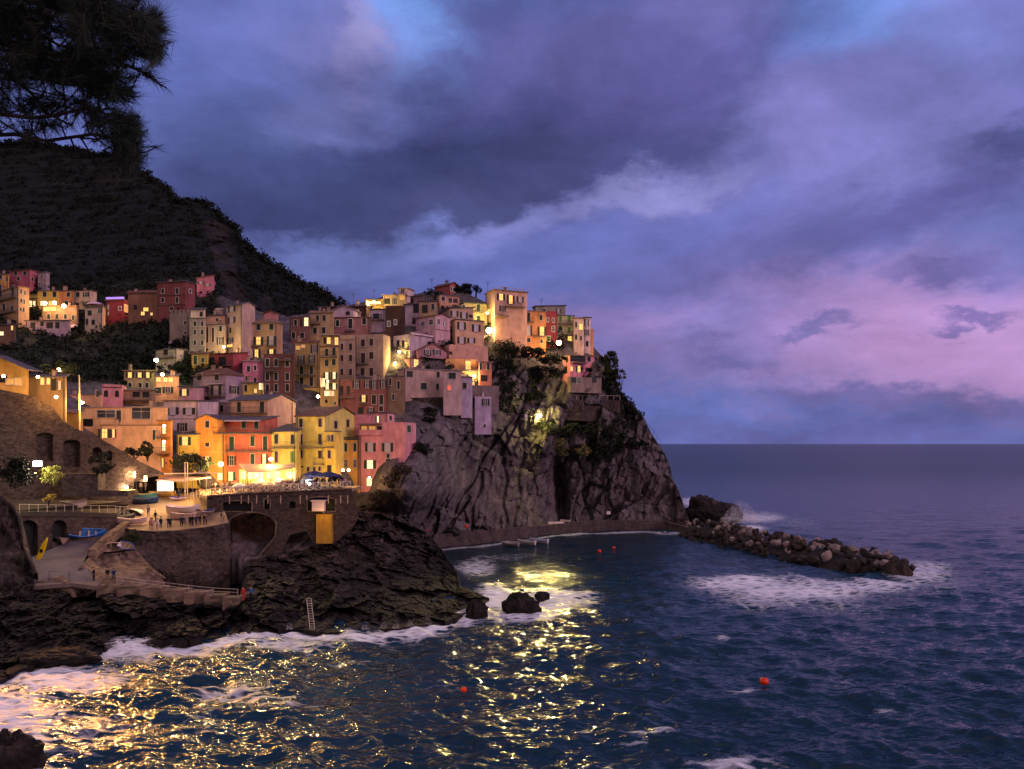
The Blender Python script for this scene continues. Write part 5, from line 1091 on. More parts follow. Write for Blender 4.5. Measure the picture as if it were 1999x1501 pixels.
# harbour wall below the square
def rwall(name, top, bot, D, x0, x1, amp, m, label, nx=90, ny=40, foot=1, cat='wall', struct=False):
    xs = np.linspace(x0, x1, nx); s = np.linspace(0, 1, ny); yt = pl(top, xs); yb = pl(bot, xs)
    X = np.repeat(xs[None], ny, 0); Y = yb[None]+(yt-yb)[None]*s[:, None]; Dm = D(X, Y)
    W = world_of(X, Y, Dm); R = amp*(fbm(W*.5, 4, 201)+.6*ridge(W*1.4, 3, 203)); R = R*np.clip((1-s)/.05, 0, 1)[:, None]
    W = world_of(X, Y, Dm+R)
    rows = [W[0]-np.array([0, 0, foot])]+[W[k] for k in range(ny)]+[W[-1]+np.array([0, .8, 0]), W[-1]+np.array([0, 1.2, -3.0])]
    V = np.stack(rows); o = npmesh(name, V.reshape(-1, 3), gridfaces(V.shape[0], nx), m, True, {'veg': np.full(V.shape[0]*nx, -1.0)})
    return tag(o, label, None if struct else cat, kind='structure' if struct else None)
rwall('harbour_wall', [(236,1030),(262,1035),(300,1037.5),(345,1035.5),(400,1029.5),(448,1020)], [(236,1085),(262,1098),(290,1120),(330,1135),(445,1140)], lambda x, y: idw([(236,1030,115.3),(262,1035,115),(300,1037,114.8),(345,1035,115.1),(400,1029,116.1),(448,1020,117.8),(300,1125,111),(400,1140,111),(448,1130,113),(250,1090,112)], x, y, 3), 236, 449, .5, M_STONE, 'rough dark stone wall under the harbour square', foot=2)
# ground between square wall and ramp, lit strata slope
rwall('rock_bank', [(165,1085),(200,1052),(236,1030),(290,1040)], [(165,1100),(200,1100),(290,1110)], lambda x, y: idw([(170,1090,109),(205,1052,114),(236,1030,118),(290,1045,116),(290,1100,114),(200,1095,110)], x, y, 3), 165, 290, .3, M_STONE, None, struct=True)
rwall('shore_cliff', [(-200,930),(-100,950),(0,968),(22,985),(34,1010),(44,1050),(52,1085),(66,1120)], [(-200,1200),(0,1190),(66,1160)], lambda x, y: idw([(-150,960,98),(0,975,100),(40,1050,100),(66,1120,97),(0,1150,94),(60,1160,94),(-150,1180,90)], x, y, 3), -200, 66, 1.4, M_SHORE, None, struct=True)
rwall('rock_slope', [(60,1138),(150,1116),(170,1090),(200,1085),(240,1078),(262,1076),(290,1108),(320,1130)], [(60,1150),(130,1150),(230,1150),(320,1165)], lambda x, y: idw([(60,1140,97),(150,1116,101),(200,1085,108),(262,1078,111.5),(320,1135,108),(130,1145,97),(230,1145,100),(320,1160,100)], x, y, 3), 60, 320, .45, M_STONE2, None, struct=True)

# slipway ramp and its edge wall
RMP = [(63,1139,97),(187,1135,98.5),(162,1098,103.5),(172,1081,107),(228,1029,116),(200,1030,116),(131,1061,109.5),(56,1090,103)]
flat_sheet('slipway', RMP, M_RAMP)
flat_sheet('slipway_apron', [(70,1138.5,96.9),(187,1134.5,98.4),(196,1138,97.8),(188,1144,96.8),(140,1138,97.0),(62,1144,96.3)], M_CONC, thick=.5)
rmp = plane_of((63,1139,97),(187,1135,98.5),(228,1029,116))
B = MB()
for (a, b) in (((172,1082,106.6),(207,1050,112)),((207,1050,112),(241,1026,116.4))):
    a, b = P(*a), P(*b); B.box(a-ZV*.8, b-a, Vector((.9,.25,0)), ZV*1.45, M_STONE2)
tag(B.build('slipway_wall'), 'low lit stone wall edging the right side of the slipway', 'wall')

# big sloping wall at left with four niches
sl_out = [(-60,985),(-60,748),(0,760),(60,772),(104,795),(121,820),(147,836),(190,853),(230,875),(275,902),(326,926),(300,930),(262,940),(258,985)]
ns = [arch(72,104,844,900,6),arch(124,157,858,912,7),arch(180,199,873,903,9),arch(208,219,879.5,900,5)]
se, sat, su, sn = holed('sloping_wall', sl_out, ns, 106, 124.5, -60, 326, 1.3, M_STONE, 'great sloping stone wall with four arched niches at left', 'wall', frame=None)
B = MB(); a_ = P(121, 966, 110); B.box(a_, P(191,966,112.3)-a_, Vector((-.3,2.6,0)), ZV*((966-924)/F*110), M_STONE); B.box(a_-ZV*.2, P(250,985,114)-P(121,985,110), Vector((0,3,0)), ZV*.9, M_STONE)
B.build('buttress', se, se.location)
# lower arcade wall with two boat vaults
lo_out = [(19,1100),(19,998),(120,1001),(228,1002),(228,1031),(153,1052),(131,1064),(102,1078),(74,1092),(50,1102)]
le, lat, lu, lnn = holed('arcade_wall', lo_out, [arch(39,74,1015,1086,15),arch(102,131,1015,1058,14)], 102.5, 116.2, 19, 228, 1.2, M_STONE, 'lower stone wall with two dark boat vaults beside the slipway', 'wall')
for c in [c for c in le.children if c.name.startswith('niche_wall')]: c.data.materials[0] = M_DARK  # vault shade painted as a near-black backing
flat_sheet('upper_path', [(-80,1000,100),(19,998,102.4),(228,1002,116.1),(240,990,121),(250,978,121),(120,975,113),(-80,975,106)], mat('dark_earth_path', (.05,.04,.035), .95, noise=.3), thick=.6)
# iron railing along the upper path
def railing(name, pts, hgt, n, m, label, rails=2, cross=False, pw=.05, cat='railing', parent=None):
    W_ = [Vector(p) for p in pts]; seg = [(W_[i+1]-W_[i]).length for i in range(len(W_)-1)]; tot = sum(seg)
    def at_(s):
        for i, l_ in enumerate(seg):
            if s <= l_+1e-6: return W_[i].lerp(W_[i+1], s/l_)
            s -= l_
        return W_[-1]
    e = empty(name, W_[0], label, cat) if parent is None else parent
    ps = [at_(tot*k/n) for k in range(n+1)]
    Rm = MB()
    for k in range(n):
        for j in range(rails): Rm.tube(ps[k]+ZV*hgt*(1-j*.45), ps[k+1]+ZV*hgt*(1-j*.45), pw*.5, pw*.5, m, 5)
        if cross: Rm.tube(ps[k]+ZV*.1, ps[k+1]+ZV*hgt*.95, pw*.42, pw*.42, m, 4); Rm.tube(ps[k]+ZV*hgt*.95, ps[k+1]+ZV*.1, pw*.42, pw*.42, m, 4)
    Rm.build('rails', e, e.location)
    for k in range(n+1):
        Q = MB(); Q.box(ps[k]-Vector((pw/2, pw/2, .1)), Vector((pw, 0, 0)), Vector((0, pw, 0)), ZV*(hgt+.15), m); Q.build('post', e, e.location)
    return e
railing('path_railing', [P(38,1001,103.5),P(140,1001.5,110.4),P(226,1002.5,116.2)], 1.15, 11, M_WHITEMETAL, 'thin pale railing along the path above the boat vaults', 1, pw=.055)
railing('path_railing', [P(226,1002.5,116.4),P(250,1003,118)], 1.1, 3, M_WHITEMETAL, 'short end of railing beside the dark tarpaulins', 1, pw=.05)
# the terrace fence of crossed rails
tp = [tat(404,969)+ZV*.1, tat(432,966.3)+ZV*.1, tat(464,964)+ZV*.1, tat(560,959.5)+ZV*.1, tat(684,953.5)+ZV*.1]
railing('terrace_railing', tp[1:], 1.1, 17, M_WHITEMETAL, 'pale wooden fence with crossed rails along the restaurant terrace', 1, True, .12)
railing('terrace_railing', [P(372,975,124.5), tp[0], tp[1]], 1.05, 8, M_WHITEMETAL, 'short curved fence where the terrace meets the square', 2, False, .09)

# steps going down along the shore rocks
stp = [(188,228,1143.5,97.2),(228,272,1145.5,97),(272,315,1148.5,96.8),(313,358,1153.5,96.5),(359,402,1157.5,96.2),(398,434,1163.5,96),(434,466,1168,95.8)]
for k, (x0, x1, y, D) in enumerate(stp):
    B = MB(); a, b = P(x0,y,D), P(x1+1,y-1.5,D+.4); B.box(a-ZV*1.5, b-a, Vector((.2,1.9,0)), ZV*1.5, M_STONE2); tag(B.build('stone_step'), kind='structure')
railing('rope_railing', [P(228,1132,98.5)-ZV*.5,P(320,1143,98)-ZV*.5,P(400,1153,97.6)-ZV*.5,P(464,1158,97.4)-ZV*.4], .9, 5, M_ROPE, 'rope railing with thin posts beside the shore steps', 2, pw=.07)
railing('thin_railing', [P(96,1136,96.5),P(135,1134.5,97)], 1.3, 1, M_IRON, 'two thin iron posts at the foot of the slipway', 1, pw=.05)
# swimming ladder
e = empty('swimming_ladder', P(607,1226,90.5), 'steel swimming ladder on the black shore rocks', 'ladder')
B = MB(); a = P(601,1172,93.2)-e.location; b = P(609,1224,91)-e.location
for q in (0, .55):
    B.tube(a+Vector((q,-.6,.35)), b+Vector((q,-.9,0)), .035, .035, M_WHITEMETAL, 6)
B.build('rails', e)
B = MB()
for k in range(13):
    c = a.lerp(b, k/12)+Vector((0,-.6-.3*k/12,.35*(1-k/12))); B.tube(c, c+Vector((.55,0,0)), .025, .025, M_WHITEMETAL, 5)
B.build('rungs', e)
# quay along the cliff foot
def qpt(x, yt, yb, DD): return (x, yt, yb, DD)
QY = [(846,1044,1068,163),(900,1040,1064,168),(960,1035,1059,172),(1020,1029,1050,179),(1060,1026,1044,186),(1102,1022,1039.5,190),(1156,1016.5,1037,194),(1200,1015.5,1035,196),(1268,1015,1033,198),(1300,1018,1034,197.5),(1345,1030,1040,192)]
rwall('quay_wall', [(q[0], q[1]) for q in QY], [(q[0], q[2]) for q in QY], lambda x, y: np.interp(x, [q[0] for q in QY], [q[3] for q in QY]), 846, 1345, .25, rockm('quay_stone', (.03,.024,.024), (.08,.058,.06), (.15,.11,.115)), 'long low stone quay along the foot of the sea cliff', 160, 14, 1.5, 'quay')
flat_sheet('quay_pavement', [(q[0], q[1]+.3, q[3]+.3) for q in QY]+[(x, y, D+4) for (x, y, D) in [(q[0], q[1]-1, q[3]) for q in QY[::-1]]], M_CONC)
# rail across the cliff ledge, notice boards, diagonal drain
railing('ledge_railing', [P(1112,779,193.5),P(1210,780,203)], 1.0, 8, M_WHITEMETAL, 'thin white railing on the ledge below the pink cliff house', 1, pw=.08)
railing('path_railing', [P(1000,819,184),P(1060,820,187),P(1110,822,192)], 1.0, 8, M_IRON, 'dark railing of the cliff path by the lone lamp', 1, pw=.07)
railing('path_railing', [P(1232,790,206),P(1290,868,206)], 1.0, 8, M_IRON, 'dark handrail going down the seaward edge of the headland', 1, pw=.07)
for (px, py, D, w_, h_, lb) in ((1188,1001,196.5,1.0,.8,'small white notice board on the cliff foot'),(1027,813,184.5,.7,1.3,'pale tilted sign beside the cliff path')):
    e = empty('notice_board', P(px,py,D), lb, 'sign'); B = MB(); B.cbox((0,0,0), w_, .06, h_, mat('board_white', (.75,.62,.62), .6), .1); B.build('panel', e); B = MB(); B.tube((0,.06,-h_*1.2), (0,.06,h_*.4), .04, .04, M_IRON); B.build('post', e)

# stone bastion under the mauve house
rwall('bastion_wall', [(786,777),(866,775),(926,788)], [(786,838),(830,846),(880,838),(926,834)], lambda x, y: idw([(786,776,164),(866,776,166),(926,788,172),(786,838,158),(850,838,162),(926,834,171)], x, y, 3), 786, 927, .6, M_STONE, 'rough stone bastion carrying the broad mauve house', 80, 50, 2)
rwall('terrace_bank_wall', [(960,703),(1017,703)], [(960,722),(1017,726)], lambda x, y: 189+(x-960)*.05, 960, 1017, .3, M_STONE, 'small dry stone bank wall under the cliff top shrubs', 40, 14, 1)
rwall('terrace_bank_wall', [(1100,781),(1210,781)], [(1100,812),(1210,818)], lambda x, y: idw([(1100,781,193.4),(1210,781,203.0),(1100,812,192.6),(1210,815,202)], x, y, 3), 1100, 1211, .4, M_STONE, 'stone bank wall under the ledge railing', 60, 20, 1)

# ------------------------------------------------------------------ foliage
M_LEAFH = mat('hill_foliage', (.009, .0125, .008), .9, noise=.6, nscale=.15)
M_LEAF = mat('dark_foliage', (.012, .017, .010), .8, noise=.5, nscale=.6)
M_LEAF2 = mat('green_foliage', (.03, .045, .016), .8, noise=.5, nscale=.8)
M_LEAFR = mat('dry_foliage', (.055, .04, .025), .8, noise=.5, nscale=.8)
M_BARK = mat('bark', (.05, .035, .03), .9)
def leaf_cloud(name, centers, radii, per, size, m, seed, parent=None, zs=.8, origin=None):
    """leaf-sized faces spread through uneven clumps; arrays of centres and radii"""
    rg = np.random.default_rng(seed); C = np.repeat(np.asarray(centers, float), per, 0); R = np.repeat(np.asarray(radii, float), per)
    n = len(C); d = rg.normal(size=(n, 3)); d /= np.linalg.norm(d, axis=1)[:, None]; d[:, 2] *= zs
    rr = R*(.35+.75*rg.random(n)**.5)
    p = C+d*rr[:, None]; S = size*(.5+rg.random(n))
    a = rg.normal(size=(n, 3)); a /= np.linalg.norm(a, axis=1)[:, None]; b = np.cross(a, rg.normal(size=(n, 3))); b /= np.linalg.norm(b, axis=1)[:, None]
    V = np.stack([p+a*S[:, None], p+b*S[:, None]*.6, p-a*S[:, None]*.9, p-b*S[:, None]*.55], 1).reshape(-1, 3)
    if origin is not None: V = V-np.array(origin)
    return npmesh(name, V, np.arange(n*4).reshape(-1, 4), m, False, None, parent)
# scrub over the mountain
rg = np.random.default_rng(11)
def pick(W, veg, n, lo, rg, cond=None):
    ok = np.argwhere((veg > lo) & (cond if cond is not None else True)); k = ok[rg.integers(0, len(ok), n)]; return W[k[:, 0], k[:, 1]]
Xm = (MW[..., 0]/MW[..., 1]*F+CX); Ym = HY-(MW[..., 2]-H)/MW[..., 1]*F
pts = pick(MW, MV, 2300, .55, rg, (Xm > -60) & (Ym < 700)); rad = np.where(rg.random(len(pts)) < .12, rg.uniform(3, 5, len(pts)), rg.uniform(.8, 2.4, len(pts)))
rim = MW[-1][(Xm[-1] > -40) & (Xm[-1] < 700)]; rim = np.repeat(rim, 3, 0)+rg.normal(size=(len(rim)*3, 3))*np.array([1, 1.5, .6]); rr_ = rg.uniform(.7, 2.3, len(rim))
o = leaf_cloud('hillside_scrub', np.concatenate([pts, rim]), np.concatenate([rad, rr_]), 26, .5, M_LEAFH, 1)
tag(o, 'dark scrub and trees covering the mountain', 'scrub', kind='stuff')
Xh = (HW[..., 0]/HW[..., 1]*F+CX); Yh = HY-(HW[..., 2]-H)/HW[..., 1]*F
pts = pick(HW, HV+.25*fbm(HW*.12, 3, 5), 900, .40, rg, (Xh > 830) & (Yh < 960)); pts = pts+np.array([0, -.4, .2])
o = leaf_cloud('cliff_scrub', pts, rg.uniform(.4, 1.3, len(pts)), 30, .26, M_LEAF, 2); tag(o, 'low scrub growing over the top of the sea cliff', 'scrub', kind='stuff')
pts = pick(HW, HV, 1300, .5, rg, (Xh < 440) & (Yh < 760) & (Yh > 540)); 
o = leaf_cloud('valley_scrub', pts+np.array([0, -.5, .3]), rg.uniform(.6, 1.8, len(pts)), 26, .4, M_LEAF, 3); tag(o, 'dark terraced vegetation between the far quarter and the village', 'scrub', kind='stuff')
def bush(name, label, px, py, D, rx, rz, n, m=M_LEAF2, size=.2, cat='shrub', per=60, trunk=True, seed=1, group=None, ry=None):
    """px,py: foot; rx, rz half width and height in metres"""
    rg = np.random.default_rng(seed); b = P(px, py, D); e = empty(name, b, label, cat, group)
    th = rg.random(n)*6.283; r = np.sqrt(rg.random(n)); z = rg.random(n)
    c = np.stack([np.cos(th)*r*rx*np.sin(.5+2.3*z), np.sin(th)*r*(ry or rx)*.8, .25*rz+z*rz*.75], -1)
    leaf_cloud('crown' if cat == 'tree' else 'foliage', c, rg.uniform(.18, .34, n)*min(rx, rz)*1.2, per, size, m, seed, e)
    if trunk and cat != 'climber':
        B = MB()
        for k in range(5):
            q = c[k % n]; B.tube((0, 0, -.3), (q[0]*.5, q[1]*.5, q[2]*.6), .12*rx*.4+.03, .05, M_BARK, 5); B.tube((q[0]*.5, q[1]*.5, q[2]*.6), tuple(q), .05, .02, M_BARK, 5)
        B.build('trunk' if cat == 'tree' else 'stem', e)
    return e
bush('harbour_tree','broad dark tree in front of the narrow yellow house',372,925,126.5,2.9,2.9,26,M_LEAF,.2,'tree',70,seed=4)
bush('shrub','pointed leafy shrub right of the broad dark tree',402,922,127.5,1.2,2.0,10,M_LEAF2,.2,per=50,seed=5)
bush('shrub','dark round shrub hanging over the sloping wall',262,893,123.5,2.2,1.4,14,M_LEAF,.18,seed=6)
bush('shrub','tall dark cypress like shrub beside the orange bay',288,897,124.5,1.1,3.0,14,M_LEAF,.18,seed=7)
bush('climbing_plant','glowing yellow green climber under the white floodlight',98,948,103.5,1.9,2.4,14,mat('climber_leaves_painted_lit',(.30,.30,.06),.7),.15,'climber',60,seed=8)  # floodlight painted into a brighter leaf colour
bush('climbing_plant','dark climber hanging from the arched wall niche',195,935,112,1.7,3.6,16,M_LEAF,.16,'climber',60,seed=9,ry=.8)
bush('climbing_plant','dark ivy mass on the wall at the far left edge',30,968,101.5,2.6,5.0,26,M_LEAF,.18,'climber',70,seed=10,ry=.8)
bush('shrub','lit shrubs round the street lamp above the left lane',118,736,122.5,2.3,2.2,14,M_LEAF2,.18,seed=12)
bush('yellow_lit_shrub','small yellow lit plants at the foot of the arched wall',95,982,103.8,.9,1.1,7,mat('leaves_painted_lit',(.35,.26,.04),.7),.12,per=40,seed=13)  # yellow lamplight put into the leaf colour
bush('climbing_plant','green hanging plants on the wall below the square',262,1090,113.2,1.9,3.8,18,M_LEAF2,.15,'climber',55,seed=14,ry=.5)
bush('shrub','large dark shrub mass on the bank below the skyline pink house',992,700,187.2,3.8,3.8,34,M_LEAF,.2,seed=15,ry=2)
bush('shrub','dark shrub bank under the orange cliff top houses',1032,700,188.5,4.0,2.6,24,M_LEAF,.26,seed=16,ry=1.5)
bush('shrub','dark shrub under the grey green house terrace',1075,712,191,3.6,2.6,20,M_LEAF,.26,seed=17,ry=1.5)
bush('shrub','broad shrub bank filling the slope left of the bright pink cliff house',1060,742,190.5,5.6,3.0,46,M_LEAF,.22,seed=31,ry=1.5)
bush('shrub','dark scrub on the steep slope under the skyline pink house',985,735,186.5,3.6,4.0,30,M_LEAF,.26,seed=32,ry=1.2)
bush('shrub','dark scrub above the lone lamp',1035,785,187.5,4.2,2.2,26,M_LEAF,.22,seed=33,ry=1.2)
bush('shrub','scrub strip right of the lone lamp',1120,850,190,6.0,2.4,34,M_LEAF,.26,seed=34,ry=1.2)
bush('shrub','dark scrub band on the seaward cliff shoulder',1215,875,201,7.5,2.2,40,M_LEAF,.28,seed=35,ry=1.5)
bush('shrub','dry brown scrub between the pink house and the cliff slabs',785,975,135.0,3.2,5.5,50,M_LEAFR,.2,seed=41,ry=.8,trunk=False)
bush('shrub','low brown scrub under the pink house corner',750,985,134.5,2.6,2.4,30,M_LEAFR,.18,seed=42,ry=.8,trunk=False)
bush('shrub','dark ivy patch on the cliff beside the pink terrace house',822,905,146,1.8,4.0,24,M_LEAF,.2,seed=43,ry=.7,trunk=False)
bush('cliff_tree','tall ragged tree right of the bright pink cliff house',1192,752,203,2.6,8.4,40,M_LEAF2,.3,'tree',50,seed=18,ry=2)
bush('cliff_tree','thin leaning tree at the seaward edge of the headland',1211,765,204,1.7,6.2,16,M_LEAFR,.25,'tree',22,seed=19)
bush('cliff_tree','dark bushy tree between the pink cliff house and the ragged tree',1181,765,202,2.4,5.4,24,M_LEAF,.3,'tree',50,seed=20)
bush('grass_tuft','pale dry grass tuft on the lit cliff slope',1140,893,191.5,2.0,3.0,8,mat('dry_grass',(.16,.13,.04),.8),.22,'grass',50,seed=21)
bush('shrub','lamp lit shrubs on the cliff just under the lone lamp post',1060,846,184.6,2.8,2.6,18,mat('scrub_painted_lit',(.12,.12,.04),.8),.2,seed=22,ry=1)  # lamp glow painted in: brighter copy of the scrub colour
bush('shrub','yellow lit scrub running down the cleft below the lamp',1098,900,187.0,1.9,5.0,18,mat('scrub_painted_lit2',(.10,.10,.035),.8),.2,seed=23,ry=1)  # yellow lamp glow is part of this leaf colour
bush('shrub','dark ivy hanging over the bastion wall',838,838,157.2,1.6,4.6,16,M_LEAF,.2,seed=24,ry=.7)
bush('shrub','dark plants on the roof terrace of the small pink house',232,752,155.5,1.9,1.0,10,M_LEAF,.18,seed=25)
bush('shrub','round green shrub behind the cream arched house',362,726,161,2.5,1.5,12,M_LEAF,.2,seed=26)
bush('roof_shrub','roof garden greenery behind the small red skyline house',910,576,203,4.5,2.6,20,M_LEAF,.26,seed=27,ry=1.5)
bush('roof_shrub','dark bushes on the terrace left of the tan corner house',890,572,203,2.0,2.0,10,M_LEAF,.24,seed=28)
# palm on the skyline
b_ = P(929, 578, 203); e = empty('palm_tree', b_, 'small palm tree silhouetted on the skyline', 'tree')
B = MB(); B.tube((0, 0, -1), (.1, 0, 1.3), .28, .22, M_BARK, 7); B.build('trunk', e)
B = MB(); rg2 = random.Random(3)
for k in range(22):
    a = k*2.4; el_ = rg2.uniform(.1, 1.3); L_ = rg2.uniform(1.5, 2.2); prev = Vector((.1, 0, 1.3)); dirn = Vector((math.cos(a)*math.cos(el_), math.sin(a)*math.cos(el_), math.sin(el_)))
    for s_ in range(5):
        nx = prev+dirn*L_/5; sd_ = dirn.cross(ZV).normalized()*(.24*(1-s_/6))
        B.add([prev-sd_, prev+sd_, nx+sd_*.8, nx-sd_*.8], [(0, 1, 2, 3)], M_LEAF); dirn = (dirn-ZV*.28).normalized(); prev = nx
B.build('fronds', e)

# ------------------------------------------------------------------ the pine beside the viewpoint
ground = MB()
gx = np.linspace(-14, 8, 23); gy = np.linspace(-8, 7, 16)
for i in range(1): pass
X_, Y_ = np.meshgrid(gx, gy); Z_ = 20.3-np.clip(np.hypot((X_+4)/9, (Y_+1.5)/5)-.55, 0, 5)**1.6*9+.25*fbm(np.stack([X_, Y_, X_*0], -1)*.7, 3, 2)
Z_ = np.minimum(Z_, 20.4-np.clip(Y_-1, 0, 10)*1.7)
tag(npmesh('viewpoint_path', np.stack([X_, Y_, Z_], -1).reshape(-1, 3), gridfaces(16, 23), M_ROCK, True, {'veg': np.full(X_.size, -.2)}), kind='structure')
M_NEEDLE = mat('pine_needles', (.017, .026, .016), .6)
pine = empty('pine_tree', (-5.6, 4.2, 18.0), 'dark pine branches with needle tufts hanging into the upper left corner', 'tree')
rgp = random.Random(21); TW = MB(); tufts = []
po = Vector((-5.6, 4.2, 18.0))
def pp(px, py, D): return P(px, py, D)
def limb(pts, r0, r1, m=None):
    for i in range(len(pts)-1):
        k0 = r0+(r1-r0)*i/(len(pts)-1); k1 = r0+(r1-r0)*(i+1)/(len(pts)-1); TW.tube(pts[i]-po, pts[i+1]-po, k0, k1, M_BARK, 6)
TR = MB(); tpts = [Vector((-5.6, 4.2, 16.5)), Vector((-5.5, 4.4, 20)), Vector((-5.1, 4.7, 22.5)), Vector((-4.9, 5.0, 25)), Vector((-4.6, 5.2, 27.5))]
for i in range(4): TR.tube(tpts[i]-po, tpts[i+1]-po, .28-.05*i, .23-.05*i, M_BARK, 10)
TR.build('trunk', pine)
# main branches sweep right from the trunk; picture-space waypoints with their own distances
branches = [
 [(-260,-60,5.0),(-60,-30,4.9),(90,10,4.8),(200,40,4.7),(280,60,4.6),(312,55,4.6)],
 [(-260,20,5.2),(-80,50,5.0),(60,100,4.9),(170,120,4.8),(250,128,4.7),(300,150,4.7)],
 [(-260,140,5.3),(-90,160,5.2),(40,150,5.0),(140,160,4.9),(200,170,4.8),(262,190,4.8)],
 [(-250,200,5.4),(-60,215,5.3),(60,230,5.1),(110,225,5.0),(170,210,5.0),(230,230,4.9)],
 [(-200,260,5.5),(-50,265,5.4),(30,262,5.3),(90,275,5.2),(180,262,5.1),(240,275,5.0),(268,300,5.0)],
 [(-260,-160,4.6),(-80,-120,4.6),(80,-60,4.5),(200,-30,4.5),(290,-10,4.5)],
 [(-200,80,5.6),(-40,110,5.5),(60,180,5.4),(90,220,5.4),(140,245,5.3)],
 [(-200,-80,5.7),(0,0,5.6),(60,60,5.5),(120,90,5.5),(200,95,5.5)],
]
def tuft(c, d, L_, n, s): tufts.append((c, d, L_, n, s))
for bi, br in enumerate(branches):
    w_ = [pp(*q) for q in br]; limb(w_, .017, .006)
    for i in range(len(w_)-1):
        a, b = w_[i], w_[i+1]; d0 = (b-a).normalized(); ln = (b-a).length
        px_mid = br[i+1][0]; nt_ = int(ln/.042)
        for k in range(nt_):
            t_ = (k+rgp.random())/nt_; c = a.lerp(b, t_); px = br[i][0]+(br[i+1][0]-br[i][0])*t_
            if px < -60: continue
            dens = .95 if px > 120 or bi in (0, 1, 5, 7) else .5
            if rgp.random() > dens: continue
            side = Vector((rgp.gauss(.35, .5), rgp.gauss(0, .6), rgp.gauss(.05, .75))).normalized()
            L2 = rgp.uniform(.08, .30)*(1.15 if px < 200 else .62); e_ = c+side*L2; mid = c.lerp(e_, .5)+Vector((0, 0, -.012))
            TW.tube(c-po, mid-po, .007, .005, M_BARK, 4); TW.tube(mid-po, e_-po, .005, .004, M_BARK, 4)
            tuft(e_, (side+d0*.5).normalized(), .115, 34, 1.0)
            if rgp.random() < .6: tuft(mid, (side+d0*.4).normalized(), .10, 22, 1.0)
    tuft(w_[-1], (w_[-1]-w_[-2]).normalized(), .13, 60, 1.0)
# heavy clump of needles at the outer edge
rgn = np.random.default_rng(8)
for (px, py, rx, ry, D, n) in ((215,60,76,70,4.7,215),(295,70,24,54,4.6,85),(70,10,110,60,5.0,200),(180,-10,90,30,4.9,60),(215,170,50,32,4.8,60),(246,268,26,48,5.0,90),(20,80,60,70,5.1,140),(110,120,90,34,5.0,120),(10,165,60,14,5.2,18),(90,205,110,22,5.3,48),(150,150,60,16,4.9,46),(60,250,80,12,5.4,16),(256,308,16,20,5.0,26),(200,235,30,14,5.0,20)):
    for k in range(n):
        a = rgn.random()*6.28; r = math.sqrt(rgn.random()); q = pp(px+math.cos(a)*r*rx, py+math.sin(a)*r*ry, D+rgn.uniform(-.35, .35))
        d = Vector((rgn.normal()*.7+.5+math.cos(a)*.4, rgn.normal()*.5, rgn.normal()*.6-.1-math.sin(a)*.5)).normalized()
        TW.tube(q-po, q-d*.12-po, .004, .006, M_BARK, 4) if False else None; tuft(q, d, .135, 40, 1)
TW.build('branch', pine)
V = []; 
for (c, d, L_, n, s) in tufts:
    d = np.array(d); c = np.array(c); r_ = rgn.normal(size=(n, 3))*.42+d; r_ /= np.linalg.norm(r_, axis=1)[:, None]
    back = -d*(rgn.random((n, 1))*.12); ln = L_*(.65+.5*rgn.random((n, 1)))
    st = c+back; en = st+r_*ln; sd_ = np.cross(r_, rgn.normal(size=(n, 3))); sd_ /= np.linalg.norm(sd_, axis=1)[:, None]; sd_ *= .0016
    V.append(np.stack([st-sd_, st+sd_, en], 1))
V = np.concatenate(V).reshape(-1, 3)-np.array(po)
npmesh('foliage', V, np.arange(len(V)).reshape(-1, 3), M_NEEDLE, False, None, pine)
print('needles', len(V)//3)

